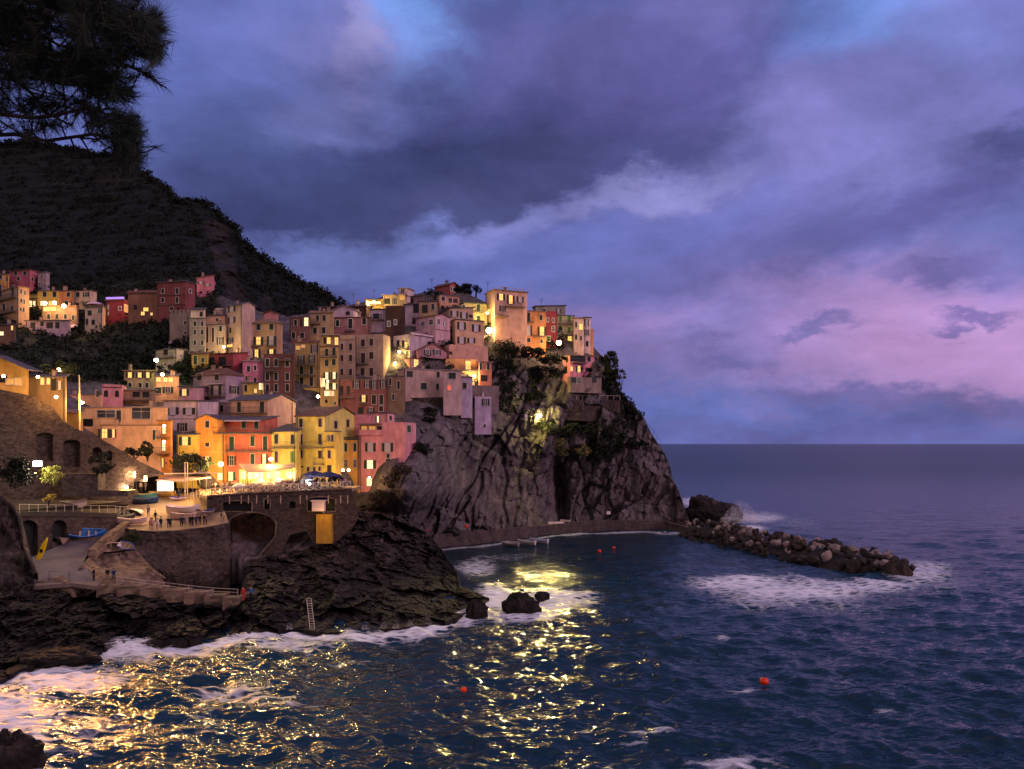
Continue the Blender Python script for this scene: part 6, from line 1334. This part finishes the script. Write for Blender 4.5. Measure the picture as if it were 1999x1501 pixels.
# ------------------------------------------------------------------ boats
def boat(name, label, loc, L_, Bm, col, rz=0, roll=0, pitch=0, inner=(.4, .3, .2), tarp=None, seats=True, group='fishing boats pulled up in the harbour', cabin=False, stripe=None, cat='boat', kayak=False):
    e = empty(name, loc, label, cat, group, rz); e.rotation_euler = (roll, pitch, rz)
    ns, nr = 13, 9; m1 = mat('boat_paint', col, .45); m2 = mat('boat_inside', inner, .7)
    Hh = L_*.18 if not kayak else L_*.07
    def ring(t_, inset=0):
        x = (t_-.5)*L_; wd = Bm/2*(math.sin(math.pi*min(1, .12+t_*.88))**.55 if t_ > .0 else .35); wd = Bm/2*max(.04, (1-abs(2*t_-1)**2.6)) if kayak else Bm/2*max(.05, (1-max(0, (t_-.35)/.65)**2.2)*(.72+.28*min(1, t_/.3)))
        sheer = Hh*(1+.35*(2*t_-1)**2)+(.12*L_*.5*max(0, t_-.7)); kz = Hh*.5*max(0, (t_-.8)/.2)**1.5
        pts = []
        for k in range(nr):
            a = math.pi*k/(nr-1); y = -math.cos(a)*(wd-inset); s_ = abs(math.cos(a)); z = kz+inset+(sheer-kz-inset)*(s_**1.8)
            pts.append((x*(1-inset/L_*2), y, z))
        return pts
    V = []; 
    for i in range(ns): V += ring(i/(ns-1))
    fs = [(i*nr+k, i*nr+k+1, (i+1)*nr+k+1, (i+1)*nr+k) for i in range(ns-1) for k in range(nr-1)]
    B = MB(); B.add(V, fs, m1); B.add(V[:nr], [tuple(range(nr))], m1); B.build('hull', e, smooth=True)
    if not kayak:
        V = []
        for i in range(ns): V += ring(i/(ns-1), .06)
        B = MB(); B.add(V, [tuple(reversed(f)) for f in fs], m2); B.build('inside', e, smooth=True)
        B = MB(); mg = mat('gunwale', stripe or tuple(min(.8, c*1.3+.1) for c in col), .5)
        for q in (0, nr-1):
            for i in range(ns-1):
                a = ring(i/(ns-1))[q]; b = ring((i+1)/(ns-1))[q]; B.tube(a, b, .05, .05, mg, 5)
        B.build('gunwale', e)
        if tarp:
            V = []
            for i in range(ns):
                r = ring(i/(ns-1)); zt = max(r[0][2], r[-1][2])+.02
                for k in range(5): yy = r[0][1]+(r[-1][1]-r[0][1])*k/4; V.append((r[0][0], yy*1.04, zt+.12*(1-abs(k-2)/2)*1.6+(.02 if 0 < k < 4 else -.12)))
            B = MB(); B.add(V, [(i*5+k, i*5+k+1, (i+1)*5+k+1, (i+1)*5+k) for i in range(ns-1) for k in range(4)], mat('tarpaulin', tarp, .8)); B.build('tarpaulin', e, smooth=True)
        elif seats:
            for t_ in (.3, .55, .75):
                r = ring(t_, .06); B = MB(); B.box((r[0][0]-.12, r[0][1], Hh*.72), (.24, 0, 0), (0, r[-1][1]-r[0][1], 0), (0, 0, .04), M_WOOD); B.build('seat', e)
        if cabin:
            B = MB(); B.cbox((-.1*L_, 0, Hh*1.5), L_*.22, Bm*.5, Hh*1.2, mat('cabin_white', (.7, .65, .6), .5)); B.build('cabin', e)
    else:
        B = MB(); V = []
        for i in range(ns):
            r = ring(i/(ns-1)); V += [r[0], (r[0][0], 0, r[0][2]+.12), r[-1]]
        B.add(V, [(i*3+k, i*3+k+1, (i+1)*3+k+1, (i+1)*3+k) for i in range(ns-1) for k in range(2)], m1); B.build('deck', e, smooth=True)
        B = MB(); B.cbox((0, 0, Hh+.14), L_*.12, Bm*.5, .05, M_DARK); B.build('cockpit', e)
    return e
WHT = (.62, .5, .47)
boat('rowing_boat','bright blue rowing boat on the slipway',rmp(170,1052)+ZV*.25,4.6,2.2,(.01,.15,.6),.5,.45,0,inner=(.02,.1,.3))
boat('rowing_boat','small dark boat with white rim by the second boat vault',rmp(118,1061)+ZV*.1,3.6,1.4,(.25,.16,.14),2.3,.15,0,inner=(.08,.1,.18))
k_=boat('kayak','yellow kayak leaning against the arcade wall',P(84,1072,103.4)-ZV*.2,3.8,.75,(.75,.5,.01),0,0,0,kayak=True,cat='kayak',group='small craft on the slipway'); k_.rotation_euler=(math.radians(80),math.radians(-68),math.radians(10))
boat('dinghy','upturned wooden dinghy lying against the slipway wall',P(226,1062,111.5),3.4,1.5,(.5,.3,.2),.5,math.radians(120),0,inner=(.3,.2,.15))
boat('dinghy','white dinghy with blue stripe tipped on the lit rock slope',P(254,1073,110.6)+ZV*.2,3.4,1.2,(.7,.7,.72),-.45,math.radians(48),.1,inner=(.45,.35,.3),stripe=(.02,.12,.6))
boat('fishing_boat','light blue boat with a cream hull band under the floodlight',plz(277,975),5.0,1.8,(.10,.3,.42),.05,0,0,stripe=(.6,.55,.3))
boat('fishing_boat','dark blue boat in front of the light blue boat',plz(279,984),5.0,1.8,(.01,.03,.10),.05,.05,0,inner=(.05,.06,.05))
boat('fishing_boat','upturned white boat beside the dark blue boat',plz(268,1003)+ZV*.7,3.2,1.7,WHT,-.4,math.radians(140),0)
boat('fishing_boat','cream boat bow up under the grey shed roof',plz(318,971),4.2,1.6,(.55,.33,.1),.1,0,0)
boat('fishing_boat','boat with a violet blue cover left of the twin poles',plz(349,978),2.6,1.4,(.55,.4,.3),-.1,0,0,tarp=(.05,.04,.35))
boat('fishing_boat','long white boat with mauve tarpaulin in the middle of the square',plz(358,1004)+ZV*.15,5.2,1.9,WHT,-.03,-.08,0,tarp=(.28,.19,.38))
boat('fishing_boat','pale pink boat right behind the standing crowd',plz(362,1015)+ZV*.1,4.6,1.7,(.6,.4,.35),-.05,-.1,0,seats=False)
boat('fishing_boat','boat under a dark blue cover near the terrace wall',plz(402,1008)+ZV*.2,3.6,1.7,(.3,.2,.2),1.2,.1,0,tarp=(.02,.03,.10))
boat('fishing_boat','slim pale boat bow at the left corner of the square',plz(258,1024)+ZV*.1,4.2,1.0,(.55,.38,.34),.12,0,0)
boat('rowing_boat','small dark boat under tarpaulin beside the wall corner',plz(240,1016)+ZV*.1,3.4,1.6,(.05,.05,.05),.3,0,0,tarp=(.03,.03,.035))
boat('rowing_boat','white skiff on the path behind the thin railing',P(128,992,112.5)-ZV*.1,6.2,.9,(.6,.46,.36),.03,0,0,group='small craft on the slipway')
def wpt(px, py): return P(px, py, wl(py))
for (px, py, L_, rz, col, lb) in ((996,1066,4.0,2.7,(.3,.24,.25),'dark moored boat, leftmost of three near the quay'),(1028,1063,4.4,2.6,(.6,.5,.48),'white moored boat between the two others near the quay'),(1052,1060,4.6,2.6,(.5,.5,.55),'moored boat with blue inside, rightmost of three near the quay')):
    boat('moored_boat',lb,wpt(px,py)-ZV*.1,L_,1.5,col,rz,0,0,inner=(.03,.12,.35) if px > 1040 else (.2,.15,.13),group='boats moored by the quay')
boat('dinghy','upturned white dinghy lying on the quay',P(1086,1021,190.5)+ZV*.4,4.2,1.6,(.5,.42,.44),.2,math.radians(170),0,group='small craft on the quay')
boat('dinghy','small pale dinghy on the quay right of the upturned one',P(1104,1020,191.5),2.6,1.2,(.5,.42,.42),-.2,.2,0,group='small craft on the quay')
def buoy(px, py, r, label, col=(.75, .05, .01)):
    e = empty('buoy', wpt(px, py)-ZV*r*.25, label, 'buoy', 'orange mooring buoys'); B = MB(); B.ball((0, 0, r*.5), r, mat('buoy_orange', col, .4), 14, 9, .85); B.build('float', e, smooth=True)
    B = MB(); B.tube((0, 0, r*1.25), (0, 0, r*1.6), r*.12, r*.12, M_DARK); B.build('ring', e)
buoy(1492,1332,.42,'bright orange buoy floating on open water in the foreground')
buoy(905,1348,.30,'small red buoy in the golden glitter in the foreground')
buoy(1170,1077,.42,'orange buoy in the cove, left of the pair'); buoy(1198,1070,.36,'orange buoy in the cove, right of the pair')
e = empty('buoy', P(832,1037,163), 'orange float lying at the left end of the quay', 'buoy', 'orange floats ashore'); B = MB(); B.ball((0,0,.3), .45, mat('buoy_orange', (.75,.05,.01), .4), 12, 8); B.build('float', e, smooth=True)
e = empty('buoy', P(910,1029,170), 'orange float on the rocks behind the quay', 'buoy', 'orange floats ashore'); B = MB(); B.ball((0,0,.2), .4, mat('buoy_orange', (.75,.05,.01), .4), 12, 8); B.build('float', e, smooth=True)
crag('tarpaulin_heap', 238, 1010, 119.5, 2.6, 1.2, 2, 31, mat('black_tarpaulin', (.015, .015, .018), .5), 16, 'heap of black tarpaulins beside the path end', 'tarpaulin', sub=.1)
crag('tarpaulin_heap', 1.0*884, 1037, 167, 3.2, 1.0, 1.5, 33, mat('black_tarpaulin', (.015, .015, .018), .5), 16, 'dark covered heap at the cliff foot behind the quay', 'tarpaulin')

# ------------------------------------------------------------------ boat shed, pavilion, twin poles, umbrellas
def canopy(label, name, corners, legs, m, thick=.12, cat='canopy', leg_h=None, lm=M_IRON):
    """corners: world points of the roof sheet"""
    base = corners[0]; e = empty(name, base, label, cat); B = MB(); B.add(corners+[v+ZV*thick for v in corners], [tuple(reversed(range(len(corners)))), tuple(range(len(corners), 2*len(corners)))]+[(i, (i+1) % len(corners), len(corners)+(i+1) % len(corners), len(corners)+i) for i in range(len(corners))], m); B.build('roof', e, base)
    for lp in legs: B = MB(); B.tube(lp, lp-ZV*(leg_h or 3), .06, .06, lm, 6); B.build('leg', e, base)
    return e
canopy('pale pink flat roofed pavilion over the lit white counter','pavilion',[P(304,938,124),P(352,941,122.5),P(412,933,127),P(396,930,130),P(330,929,130)],[P(340,939.5,123.2),P(354,939,123.6),P(376,937,125),P(390,936,126),P(403,934,127)],mat('pavilion_roof',(.45,.28,.25),.8),.14,leg_h=2.3)
tag(canopy('long dark reed roof behind the pale pavilion','pavilion',[P(370,929,129),P(404,932,127.5),P(407,928,131),P(372,926,131.5)],[P(402,930,129),P(385,930,129)],mat('reed_roof',(.05,.035,.02),.9),.25,leg_h=2.6))
e = empty('lit_counter', P(323,960,125), 'white glowing canvas counter inside the boat yard', 'counter'); a = P(307,957.5,125)-e.location; b = P(338,957.5,125)-e.location
B = MB(); B.box(a, b-a, Vector((0,.12,0)), ZV*1.45, mat('glowing_canvas',(.8,.7,.6),.8,emit=(1,.8,.52),es=1.5)); B.build('screen', e)
B = MB(); B.box(a-Vector((0,.05,.12)), b-a, Vector((0,.25,0)), ZV*.12, M_WOOD); B.build('ledge', e); light(e, Vector((0,-1.6,1.2)), 420, (1,.75,.45), .4)
e = empty('white_sign_box', P(276,940,122), 'blank white box board lit by the boat yard floodlight', 'board'); B = MB(); B.box((-1.1,0,0),(1.9,0,0),(0,.3,0),(0,0,.95),mat('white_board_paint',(.75,.66,.52),.7)); B.build('panel', e); 
for q in (-.9,.6): B = MB(); B.tube((q,.1,-1.4),(q,.1,0),.05,.05,M_IRON); B.build('leg', e)
e = empty('boat_crane', P(364,968,124), 'twin pale poles of the boat crane with a long horizontal beam', 'crane')
B = MB(); mh = (968-903)/F*124; 
for q in (0, .42): B.tube((q-.25,0,0),(q-.25,0,mh),.07,.07,M_WHITEMETAL,6)
B.cbox((-.03,0,mh), .6,.16,.12,M_WHITEMETAL); B.build('mast', e)
B = MB(); a = P(286,925.5,124)-e.location; b = P(424,923,125)-e.location; B.tube(a, b, .12, .1, M_WHITEMETAL, 6); B.build('boom', e)
B = MB(); B.tube((-.1,0,mh), P(330,912,124)-e.location, .02,.02,M_IRON,4); B.build('cable', e)
crag('shed_roof_rock', 276, 936, 126, 5, 1.0, 3, 44, M_STONE, 14, 'dark stone hut roof behind the floodlight', 'hut') if False else None
# restaurant front: lit windows, awning
rf = empty('restaurant_front', P(468,945,127.2), 'glowing glazed restaurant front under the cloth awning', 'restaurant')
B = MB()
for k, (x0, x1) in enumerate(((469,480),(484,492),(494,505),(507,514),(520,532),(534,547),(558,576))):
    n_ = max(1, int((x1-x0)/3.2))
    a, b = P(x0,935,127.1), P(x1,935,127.1); B.box(a, b-a, Vector((0,.06,0)), ZV*1.25, M_LITW); B.build('window_pane', rf, rf.location); B = MB()

B = MB(); a, b = P(467,945,127.25), P(578,942,127.25); B.box(a-ZV*.3, b-a, Vector((0,.35,0)), ZV*2.7, wallm((.6,.38,.12)))
for x in np.arange(469, 578, 3.4):
    q = P(x,935,127.02); B.box(q, Vector((.05,0,0)), Vector((0,.05,0)), ZV*1.3, M_WOOD)
B.build('front_wall', rf, rf.location)
B = MB()
for (c4, m) in (([(466,905.5,128),(540,906,128.2),(528,921,124.3),(482,921,124.3)], 'a'), ([(536,906,128.4),(577,905,128.4),(571,914,125.2),(534,919,124.6)], 'b')):
    vs = [P(*q) for q in c4]; B.add(vs+[v-ZV*.07 for v in vs], [(0,1,2,3),(7,6,5,4),(0,4,5,1),(1,5,6,2),(2,6,7,3),(3,7,4,0)], mat('awning_canvas', (.38,.27,.2), .85))
B.build('awning', rf, rf.location)
for (x, y) in ((483,921),(528,921),(571,915)):
    B = MB(); q = P(x,y,124.6); B.tube(q, q-ZV*2.2, .05, .05, M_IRON, 5); B.build('post', rf, rf.location)
for (x, pw_) in ((490,260),(512,280),(545,320),(566,260)): light(rf, P(x,929,125.6)-rf.location, pw_, (1,.6,.2), .3)
# house ground floor lights left of the restaurant
for (x, y, pw_, D) in ((412,934,420,126.0),(424,938,260,127.2),(385,938,260,126.5)): light(rf, P(x,y,D)-rf.location, pw_, (1,.58,.14), .25)
def umbrella(px, py, D, r, col, label, hgt=2.4, closed=False):
    b = P(px, py, D); e = empty('parasol', b, label, 'parasol', 'parasols on the restaurant terrace'); m = mat('parasol_cloth', col, .8)
    B = MB(); B.tube((0,0,0),(0,0,hgt),.035,.03,M_WHITEMETAL,6); B.cbox((0,0,.05),.5,.5,.1,M_IRON); B.build('pole', e)
    B = MB(); n_ = 8; vs = [(0,0,hgt+.15)]+[(math.cos(2*math.pi*k/n_)*r*.55, math.sin(2*math.pi*k/n_)*r*.55, hgt-.12) for k in range(n_)]+[(math.cos(2*math.pi*k/n_)*r, math.sin(2*math.pi*k/n_)*r, hgt-.55) for k in range(n_)]+[(math.cos(2*math.pi*k/n_)*r, math.sin(2*math.pi*k/n_)*r, hgt-.75) for k in range(n_)]
    fs = [(0,1+k,1+(k+1)%n_) for k in range(n_)]+[(1+k,9+k,9+(k+1)%n_,1+(k+1)%n_) for k in range(n_)]+[(9+k,17+k,17+(k+1)%n_,9+(k+1)%n_) for k in range(n_)]
    B.add(vs, fs, m); B.build('canopy', e)
    B = MB()
    for k in range(n_): B.tube((0,0,hgt-.5),(math.cos(2*math.pi*k/n_)*r*.95, math.sin(2*math.pi*k/n_)*r*.95, hgt-.56),.012,.012,M_IRON,4)
    B.build('ribs', e)
BL=(.03,.035,.11)
for a in ((614,951,128.5,2.2,BL,'large dark blue parasol, leftmost of the blue ones',2.6),(640,950,127.5,2.2,BL,'large dark blue parasol in the middle of the blue ones',2.4),(660,951,128.5,1.5,(.02,.02,.04),'small black parasol at the right end of the terrace',2.1),(601,951,127,1.2,(.12,.13,.16),'grey parasol just left of the blue ones',1.9)): umbrella(*a)
for a in ((492,962,124.6,1.5,(.06,.04,.05),'dark low parasol behind the left part of the fence',1.5),(510,958,126,1.4,(.36,.2,.26),'mauve parasol left of the cream one',1.8),(527,960,125,1.3,(.55,.42,.28),'cream parasol in the middle of the terrace',1.7),(545,957,126.2,1.4,(.38,.22,.25),'rose parasol right of the cream one',1.9),(563,956,126,1.3,(.5,.36,.2),'sand coloured parasol near the restaurant corner',2.2),(468,963,124.8,1.4,(.3,.28,.34),'pale grey parasol at the left end of the terrace fence',1.6)): umbrella(*a)

# ------------------------------------------------------------------ people
def skin_figure(joints, edges, radii):
    me = bpy.data.meshes.new('figure'); me.from_pydata(joints, edges, []); o = bpy.data.objects.new('figure', me); COL.objects.link(o)
    sk = o.modifiers.new('skin', 'SKIN'); sk.use_smooth_shade = True
    for i, r in enumerate(radii): me.skin_vertices[0].data[i].radius = (r, r)
    me.skin_vertices[0].data[0].use_root = True
    sb = o.modifiers.new('sub', 'SUBSURF'); sb.levels = 1; sb.render_levels = 1
    dg = bpy.context.evaluated_depsgraph_get(); dg.update(); m2 = bpy.data.meshes.new_from_object(o.evaluated_get(dg)); bpy.data.objects.remove(o); return m2
def person_mesh(kind):
    s = {'stand': 0, 'walk': 1, 'sit': 2, 'arms': 3}[kind]
    J = [(0,0,.95),(0,0,1.15),(0,0,1.38),(0,0,1.48),(0,-.02,1.58),(0,-.03,1.68)]; R = [.15,.135,.15,.06,.095,.09]; E = [(0,1),(1,2),(2,3),(3,4),(4,5)]
    def add(p, r, par): J.append(p); R.append(r); E.append((par, len(J)-1)); return len(J)-1
    for q in (-1, 1):
        sh = add((q*.19,0,1.40), .065, 2)
        if s == 0: el_ = add((q*.24,.02,1.12), .05, sh); ha = add((q*.25,-.05,.88), .038, el_); 
        elif s == 1: el_ = add((q*.23,.08*q,1.12), .05, sh); ha = add((q*.25,.02+.14*q-.1,.92), .038, el_)
        elif s == 2: el_ = add((q*.23,-.08,1.14), .05, sh); ha = add((q*.15,-.30,1.12), .038, el_)
        else: el_ = add((q*.27,-.06,1.18), .05, sh); ha = add((q*.12,-.24,1.30), .038, el_)
        add((ha and J[ha][0], J[ha][1]-.03, J[ha][2]-.09 if s != 2 else J[ha][2]), .028, ha)
        hp = add((q*.09,0,.88), .095, 0)
        if s == 2: kn = add((q*.13,-.42,.86), .07, hp); ft = add((q*.12,-.45,.45), .05, kn); add((q*.12,-.58,.42), .04, ft)
        elif s == 1: kn = add((q*.1,-.14*q-.05,.5), .07, hp); ft = add((q*.1,-.24*q+.05,.09), .05, kn); add((q*.1,-.24*q-.08,.05), .04, ft)
        else: kn = add((q*.11,-.01,.5), .07, hp); ft = add((q*.12,.02,.09), .05, kn); add((q*.13,-.12,.05), .04, ft)
    me = skin_figure(J, E, R)
    for k in range(3): me.materials.append(M_DARK)
    for p in me.polygons:
        z = p.center.z; p.material_index = 2 if (z > 1.47 or (abs(p.center.x) > .2 and z < .95 and s != 2)) else (1 if z > .93 else 0)
    return me
PM = {k: person_mesh(k) for k in ('stand', 'walk', 'sit', 'arms')}
hm = MB(); hm.ball((0, .015, 1.71), .115, M_DARK, 10, 7, .85); hob = hm.build('hair'); HAIR = hob.data; bpy.data.objects.remove(hob)
SKIN = mat('skin', (.42, .25, .18), .6)
CL = {'black': (.015,.015,.018), 'dark blue': (.02,.03,.09), 'grey': (.14,.12,.13), 'red': (.4,.03,.03), 'white': (.6,.52,.48), 'pink': (.5,.25,.24), 'brown': (.1,.05,.03), 'green': (.05,.08,.04), 'beige': (.38,.28,.2), 'blue': (.04,.12,.4)}
def person(pos, kind, top, bottom, rz, label, group, hair=(.02,.015,.012), sc=1.0):
    o = bpy.data.objects.new('person', PM[kind]); COL.objects.link(o); o.location = pos; o.rotation_euler = (0, 0, rz); o.scale = (sc, sc, sc)
    for i, m in enumerate((mat('cloth', CL[bottom], .9), mat('cloth', CL[top], .9), SKIN)): o.material_slots[i].link = 'OBJECT'; o.material_slots[i].material = m
    h = bpy.data.objects.new('hair', HAIR); COL.objects.link(h); h.parent = o; h.material_slots[0].link = 'OBJECT'; h.material_slots[0].material = mat('hair', hair, .8)
    return tag(o, label, 'person', group)
PG = 'people on the harbour square'
for (px, py, kd, tp_, bt, rz, lb) in (
 (289.5,1008,'stand','grey','black',.3,'person in grey top standing by the dark blue boat'),
 (303.5,1019,'walk','black','black',2.9,'person in black walking across the square'),
 (314,1031,'stand','black','black',3.0,'person in black seen from behind near the wall edge'),
 (328.5,1031,'arms','black','dark blue',.6,'person in black holding up a camera with both hands'),
 (333,1030,'stand','green','black',-.4,'person in dark green right beside the one with the camera'),
 (297,1034,'stand','pink','grey',.2,'person in pink, right one of the pair at the square edge'),
 (294,1033.5,'stand','pink','brown',.9,'person in pink, left one of the pair at the square edge'),
 (307,1035,'stand','white','pink',-.3,'short person in white and pink at the square edge'),
 (354,1029,'stand','black','black',.2,'person in black, left end of the group before the pink boat'),
 (359,1028.5,'walk','dark blue','black',1.2,'person in dark blue second from the left in the boat group'),
 (364.5,1028.5,'stand','beige','beige',.1,'person in beige in the middle of the group by the boat'),
 (371,1027.5,'arms','black','black',.8,'person in black with a pale bag right of the beige one'),
 (376,1027,'stand','black','dark blue',-.5,'person in black fifth in the group by the boat'),
 (383,1027,'walk','dark blue','black',.3,'person in dark blue near the right end of the group'),
 (390,1026,'stand','black','black',.4,'person in black by the blue covered boat'),
 (398,1025,'stand','black','brown',1.4,'person in black and brown right of the blue covered boat'),
 (403,1024.5,'stand','grey','black',-.9,'person in grey at the right end of the group'),
 (432,1020,'stand','black','grey',-1.2,'person in black and grey alone at the far right of the square'),
 (437,1018,'stand','white','grey',-1.0,'person in white near the big arch at the right of the square'),
 (349,975,'stand','dark blue','black',.2,'person in dark blue behind the violet covered boat'),
 (275,960,'stand','white','grey',.5,'person in white beside the lit hut under the floodlight'),
 (284,960,'stand','beige','black',-.4,'person in beige behind the light blue boat'),
 ):
    person(plz(px, py), kd, tp_, bt, rz, lb, PG)
person(P(475,1172,96.6), 'stand', 'red', 'red', .2, 'person in a long red garment at the end of the shore steps', 'people on the shore rocks')
person(P(490,1171,97.2), 'stand', 'blue', 'black', -.3, 'person in a blue top beside the one in red on the rocks', 'people on the shore rocks')
person(P(183,1134,98.6), 'stand', 'black', 'black', 1.5, 'person in black at the foot of the slipway', 'people on the slipway')
for (px, py, kd, a, b, lb) in ((210,1128,'sit','black','brown','seated dark figure, left of two on the lower quay edge'),(222,1129,'sit','dark blue','black','seated dark figure, right of two on the lower quay edge'),(56,1118,'stand','white','black','person in a white top beside the left end of the slipway')):
    person(P(px, py, 99.5)-ZV*(.4 if kd == 'sit' else 0), kd, a, b, .4, lb, 'people on the slipway')
# the crowd on the terrace, behind the fence
tops = list(CL); rq = random.Random(5)
NEAR = ['the left end of the terrace fence','the pale grey parasol','the dark low parasol','the mauve parasol','the cream parasol','the rose parasol','the sand coloured parasol','the grey parasol','the left blue parasol','the middle blue parasol','the black parasol']
for k in range(66):
    x = 412+(684-412)*(k+rq.random()*.8)/66; row = k % 3
    y = np.interp(x, [404,464,560,686], [966.5,961.5,957.5,951.5])-row*1.6-rq.random()
    kd = 'sit' if row == 1 else rq.choice(['stand', 'arms', 'stand', 'walk']); a = rq.choice(tops[:8]); b = rq.choice(['black', 'grey', 'dark blue', 'brown'])
    nm = NEAR[min(10, int((x-412)/25))]
    verb = {'sit': 'sitting at a table', 'stand': 'standing', 'arms': 'standing with raised hands', 'walk': 'walking'}[kd]
    person(ter(x, y)-ZV*(0 if kd != 'sit' else .05), kd, a, b, rq.uniform(-3, 3), 'person in %s top, %s trousers, %s by %s' % (a, b, {'sit': 'seated', 'stand': 'standing', 'arms': 'gesturing', 'walk': 'walking'}[kd], nm), 'crowd on the restaurant terrace', hair=rq.choice([(.02,.015,.012),(.06,.03,.015),(.15,.1,.05)]))
# tables for the seated ones
for k in range(12):
    x = 418+k*22.5; p_ = ter(x, np.interp(x, [404,464,560,686], [966.5,961.5,957.5,951.5])-3.2)
    e = empty('cafe_table', p_, 'small cafe table near %s' % NEAR[min(10, int((x-412)/25))] if k % 2 else 'small cafe table with cloth, close to %s' % NEAR[min(10, int((x-412)/25))], 'table', 'tables on the restaurant terrace')
    B = MB(); B.cbox((0,0,.74), .9,.9,.05, mat('table_cloth', (.5,.36,.3) if k % 2 else (.3,.16,.1), .8)); B.build('table_top', e); B = MB(); B.tube((0,0,0),(0,0,.72),.04,.04,M_IRON); B.cbox((0,0,.02),.4,.4,.04,M_IRON); B.build('leg', e)
e = empty('terrace_light', P(604,944,125.5), 'cool white spot lamp above the terrace crowd', 'lamp'); B = MB(); B.ball((0,0,0), .2, M_BULBC); B.build('lamp_globe', e); B = MB(); B.tube((0,0,-1.6),(0,0,0),.03,.03,M_IRON); B.build('pole', e); light(e, (0,-.3,.2), 160, (.85,.9,1), .2)
# skyline antennas, canopy over the white box
for (px, py, D, h_) in ((690,592,192,2.6),(730,584,193,2.4),(843,560,201,2.2),(1057,596,200,1.6),(952,564,195,1.8),(874,556,203,1.4)):
    e = empty('roof_antenna', P(px,py,D), 'thin roof antenna %s' % {690:'on the long dark roof at left of the skyline',730:'beside the glowing rooftop room',843:'left of the small red skyline house',1057:'on the grey green house roof',952:'on the pink skyline house roof',874:'on the small red skyline house'}[px], 'antenna', 'roof antennas')
    B = MB(); B.tube((0,0,-1.5),(0,0,h_),.05,.04,M_IRON,5); B.build('mast', e); B = MB()
    for j in range(4): B.tube((-.6+.1*j,0,h_-.25*j),(.6-.1*j,0,h_-.25*j),.03,.03,M_IRON,4)
    B.build('rods', e)
e = empty('pergola', P(965,565,193), 'thin open pergola frame on the pink skyline house', 'pergola'); B = MB()
fr = [P(957,566,193), P(980,559.5,196), P(1022,565.5,198), P(1016,569,194)]
for i in range(4): B.tube(fr[i]-e.location, fr[(i+1)%4]-e.location, .08,.08,M_WHITEMETAL,5)
B.build('frame', e); B = MB()
for q in fr: B.tube(q-e.location, q-e.location-ZV*.9, .06,.06,M_WHITEMETAL,5)
B.build('leg', e)
# white washing, parasols and tents of the far quarter
for (px, py, D, w_, h_, lb) in ((630,755,152.6,1.0,1.7,'white sheet hanging left of the slim ochre house'),(643,773,152.4,1.9,1.0,'pale cloths drying under the lit windows of the slim ochre house')):
    e = empty('laundry', P(px,py,D), lb, 'laundry'); vs = []; n_ = 8
    B = MB(); 
    for i in range(n_+1): u_ = i/n_; vs += [(-w_/2+w_*u_, .08*math.sin(u_*9), h_), (-w_/2+w_*u_, .10*math.sin(u_*9+1), .05*math.sin(u_*17))]
    B.add(vs, [(2*i, 2*i+2, 2*i+3, 2*i+1) for i in range(n_)], mat('washing', (.6,.45,.42), .8)); B.build('cloth', e, smooth=True); B = MB(); B.tube((-w_*.6,0,h_+.01),(w_*.6,0,h_+.01),.02,.02,M_ROPE,4); B.build('line', e)
canopy('white tent roof beside the garages of the far quarter','tent',[P(121,640,205),P(135,641,204),P(151,637,205),P(150,630,208),P(136,627,210)],[P(122,640,205),P(150,637,205)],mat('tent_cloth',(.5,.38,.55),.8),.15,leg_h=2,cat='tent')
umbrella(186.5,610,207,2.2,(.55,.42,.6),'pale violet parasol on the cream terrace of the far quarter',2.8); bpy.data.objects[[o.name for o in COL.objects if o.name.startswith('parasol') and o.get('label','').startswith('pale violet')][0]]['group']='parasols in the far quarter'
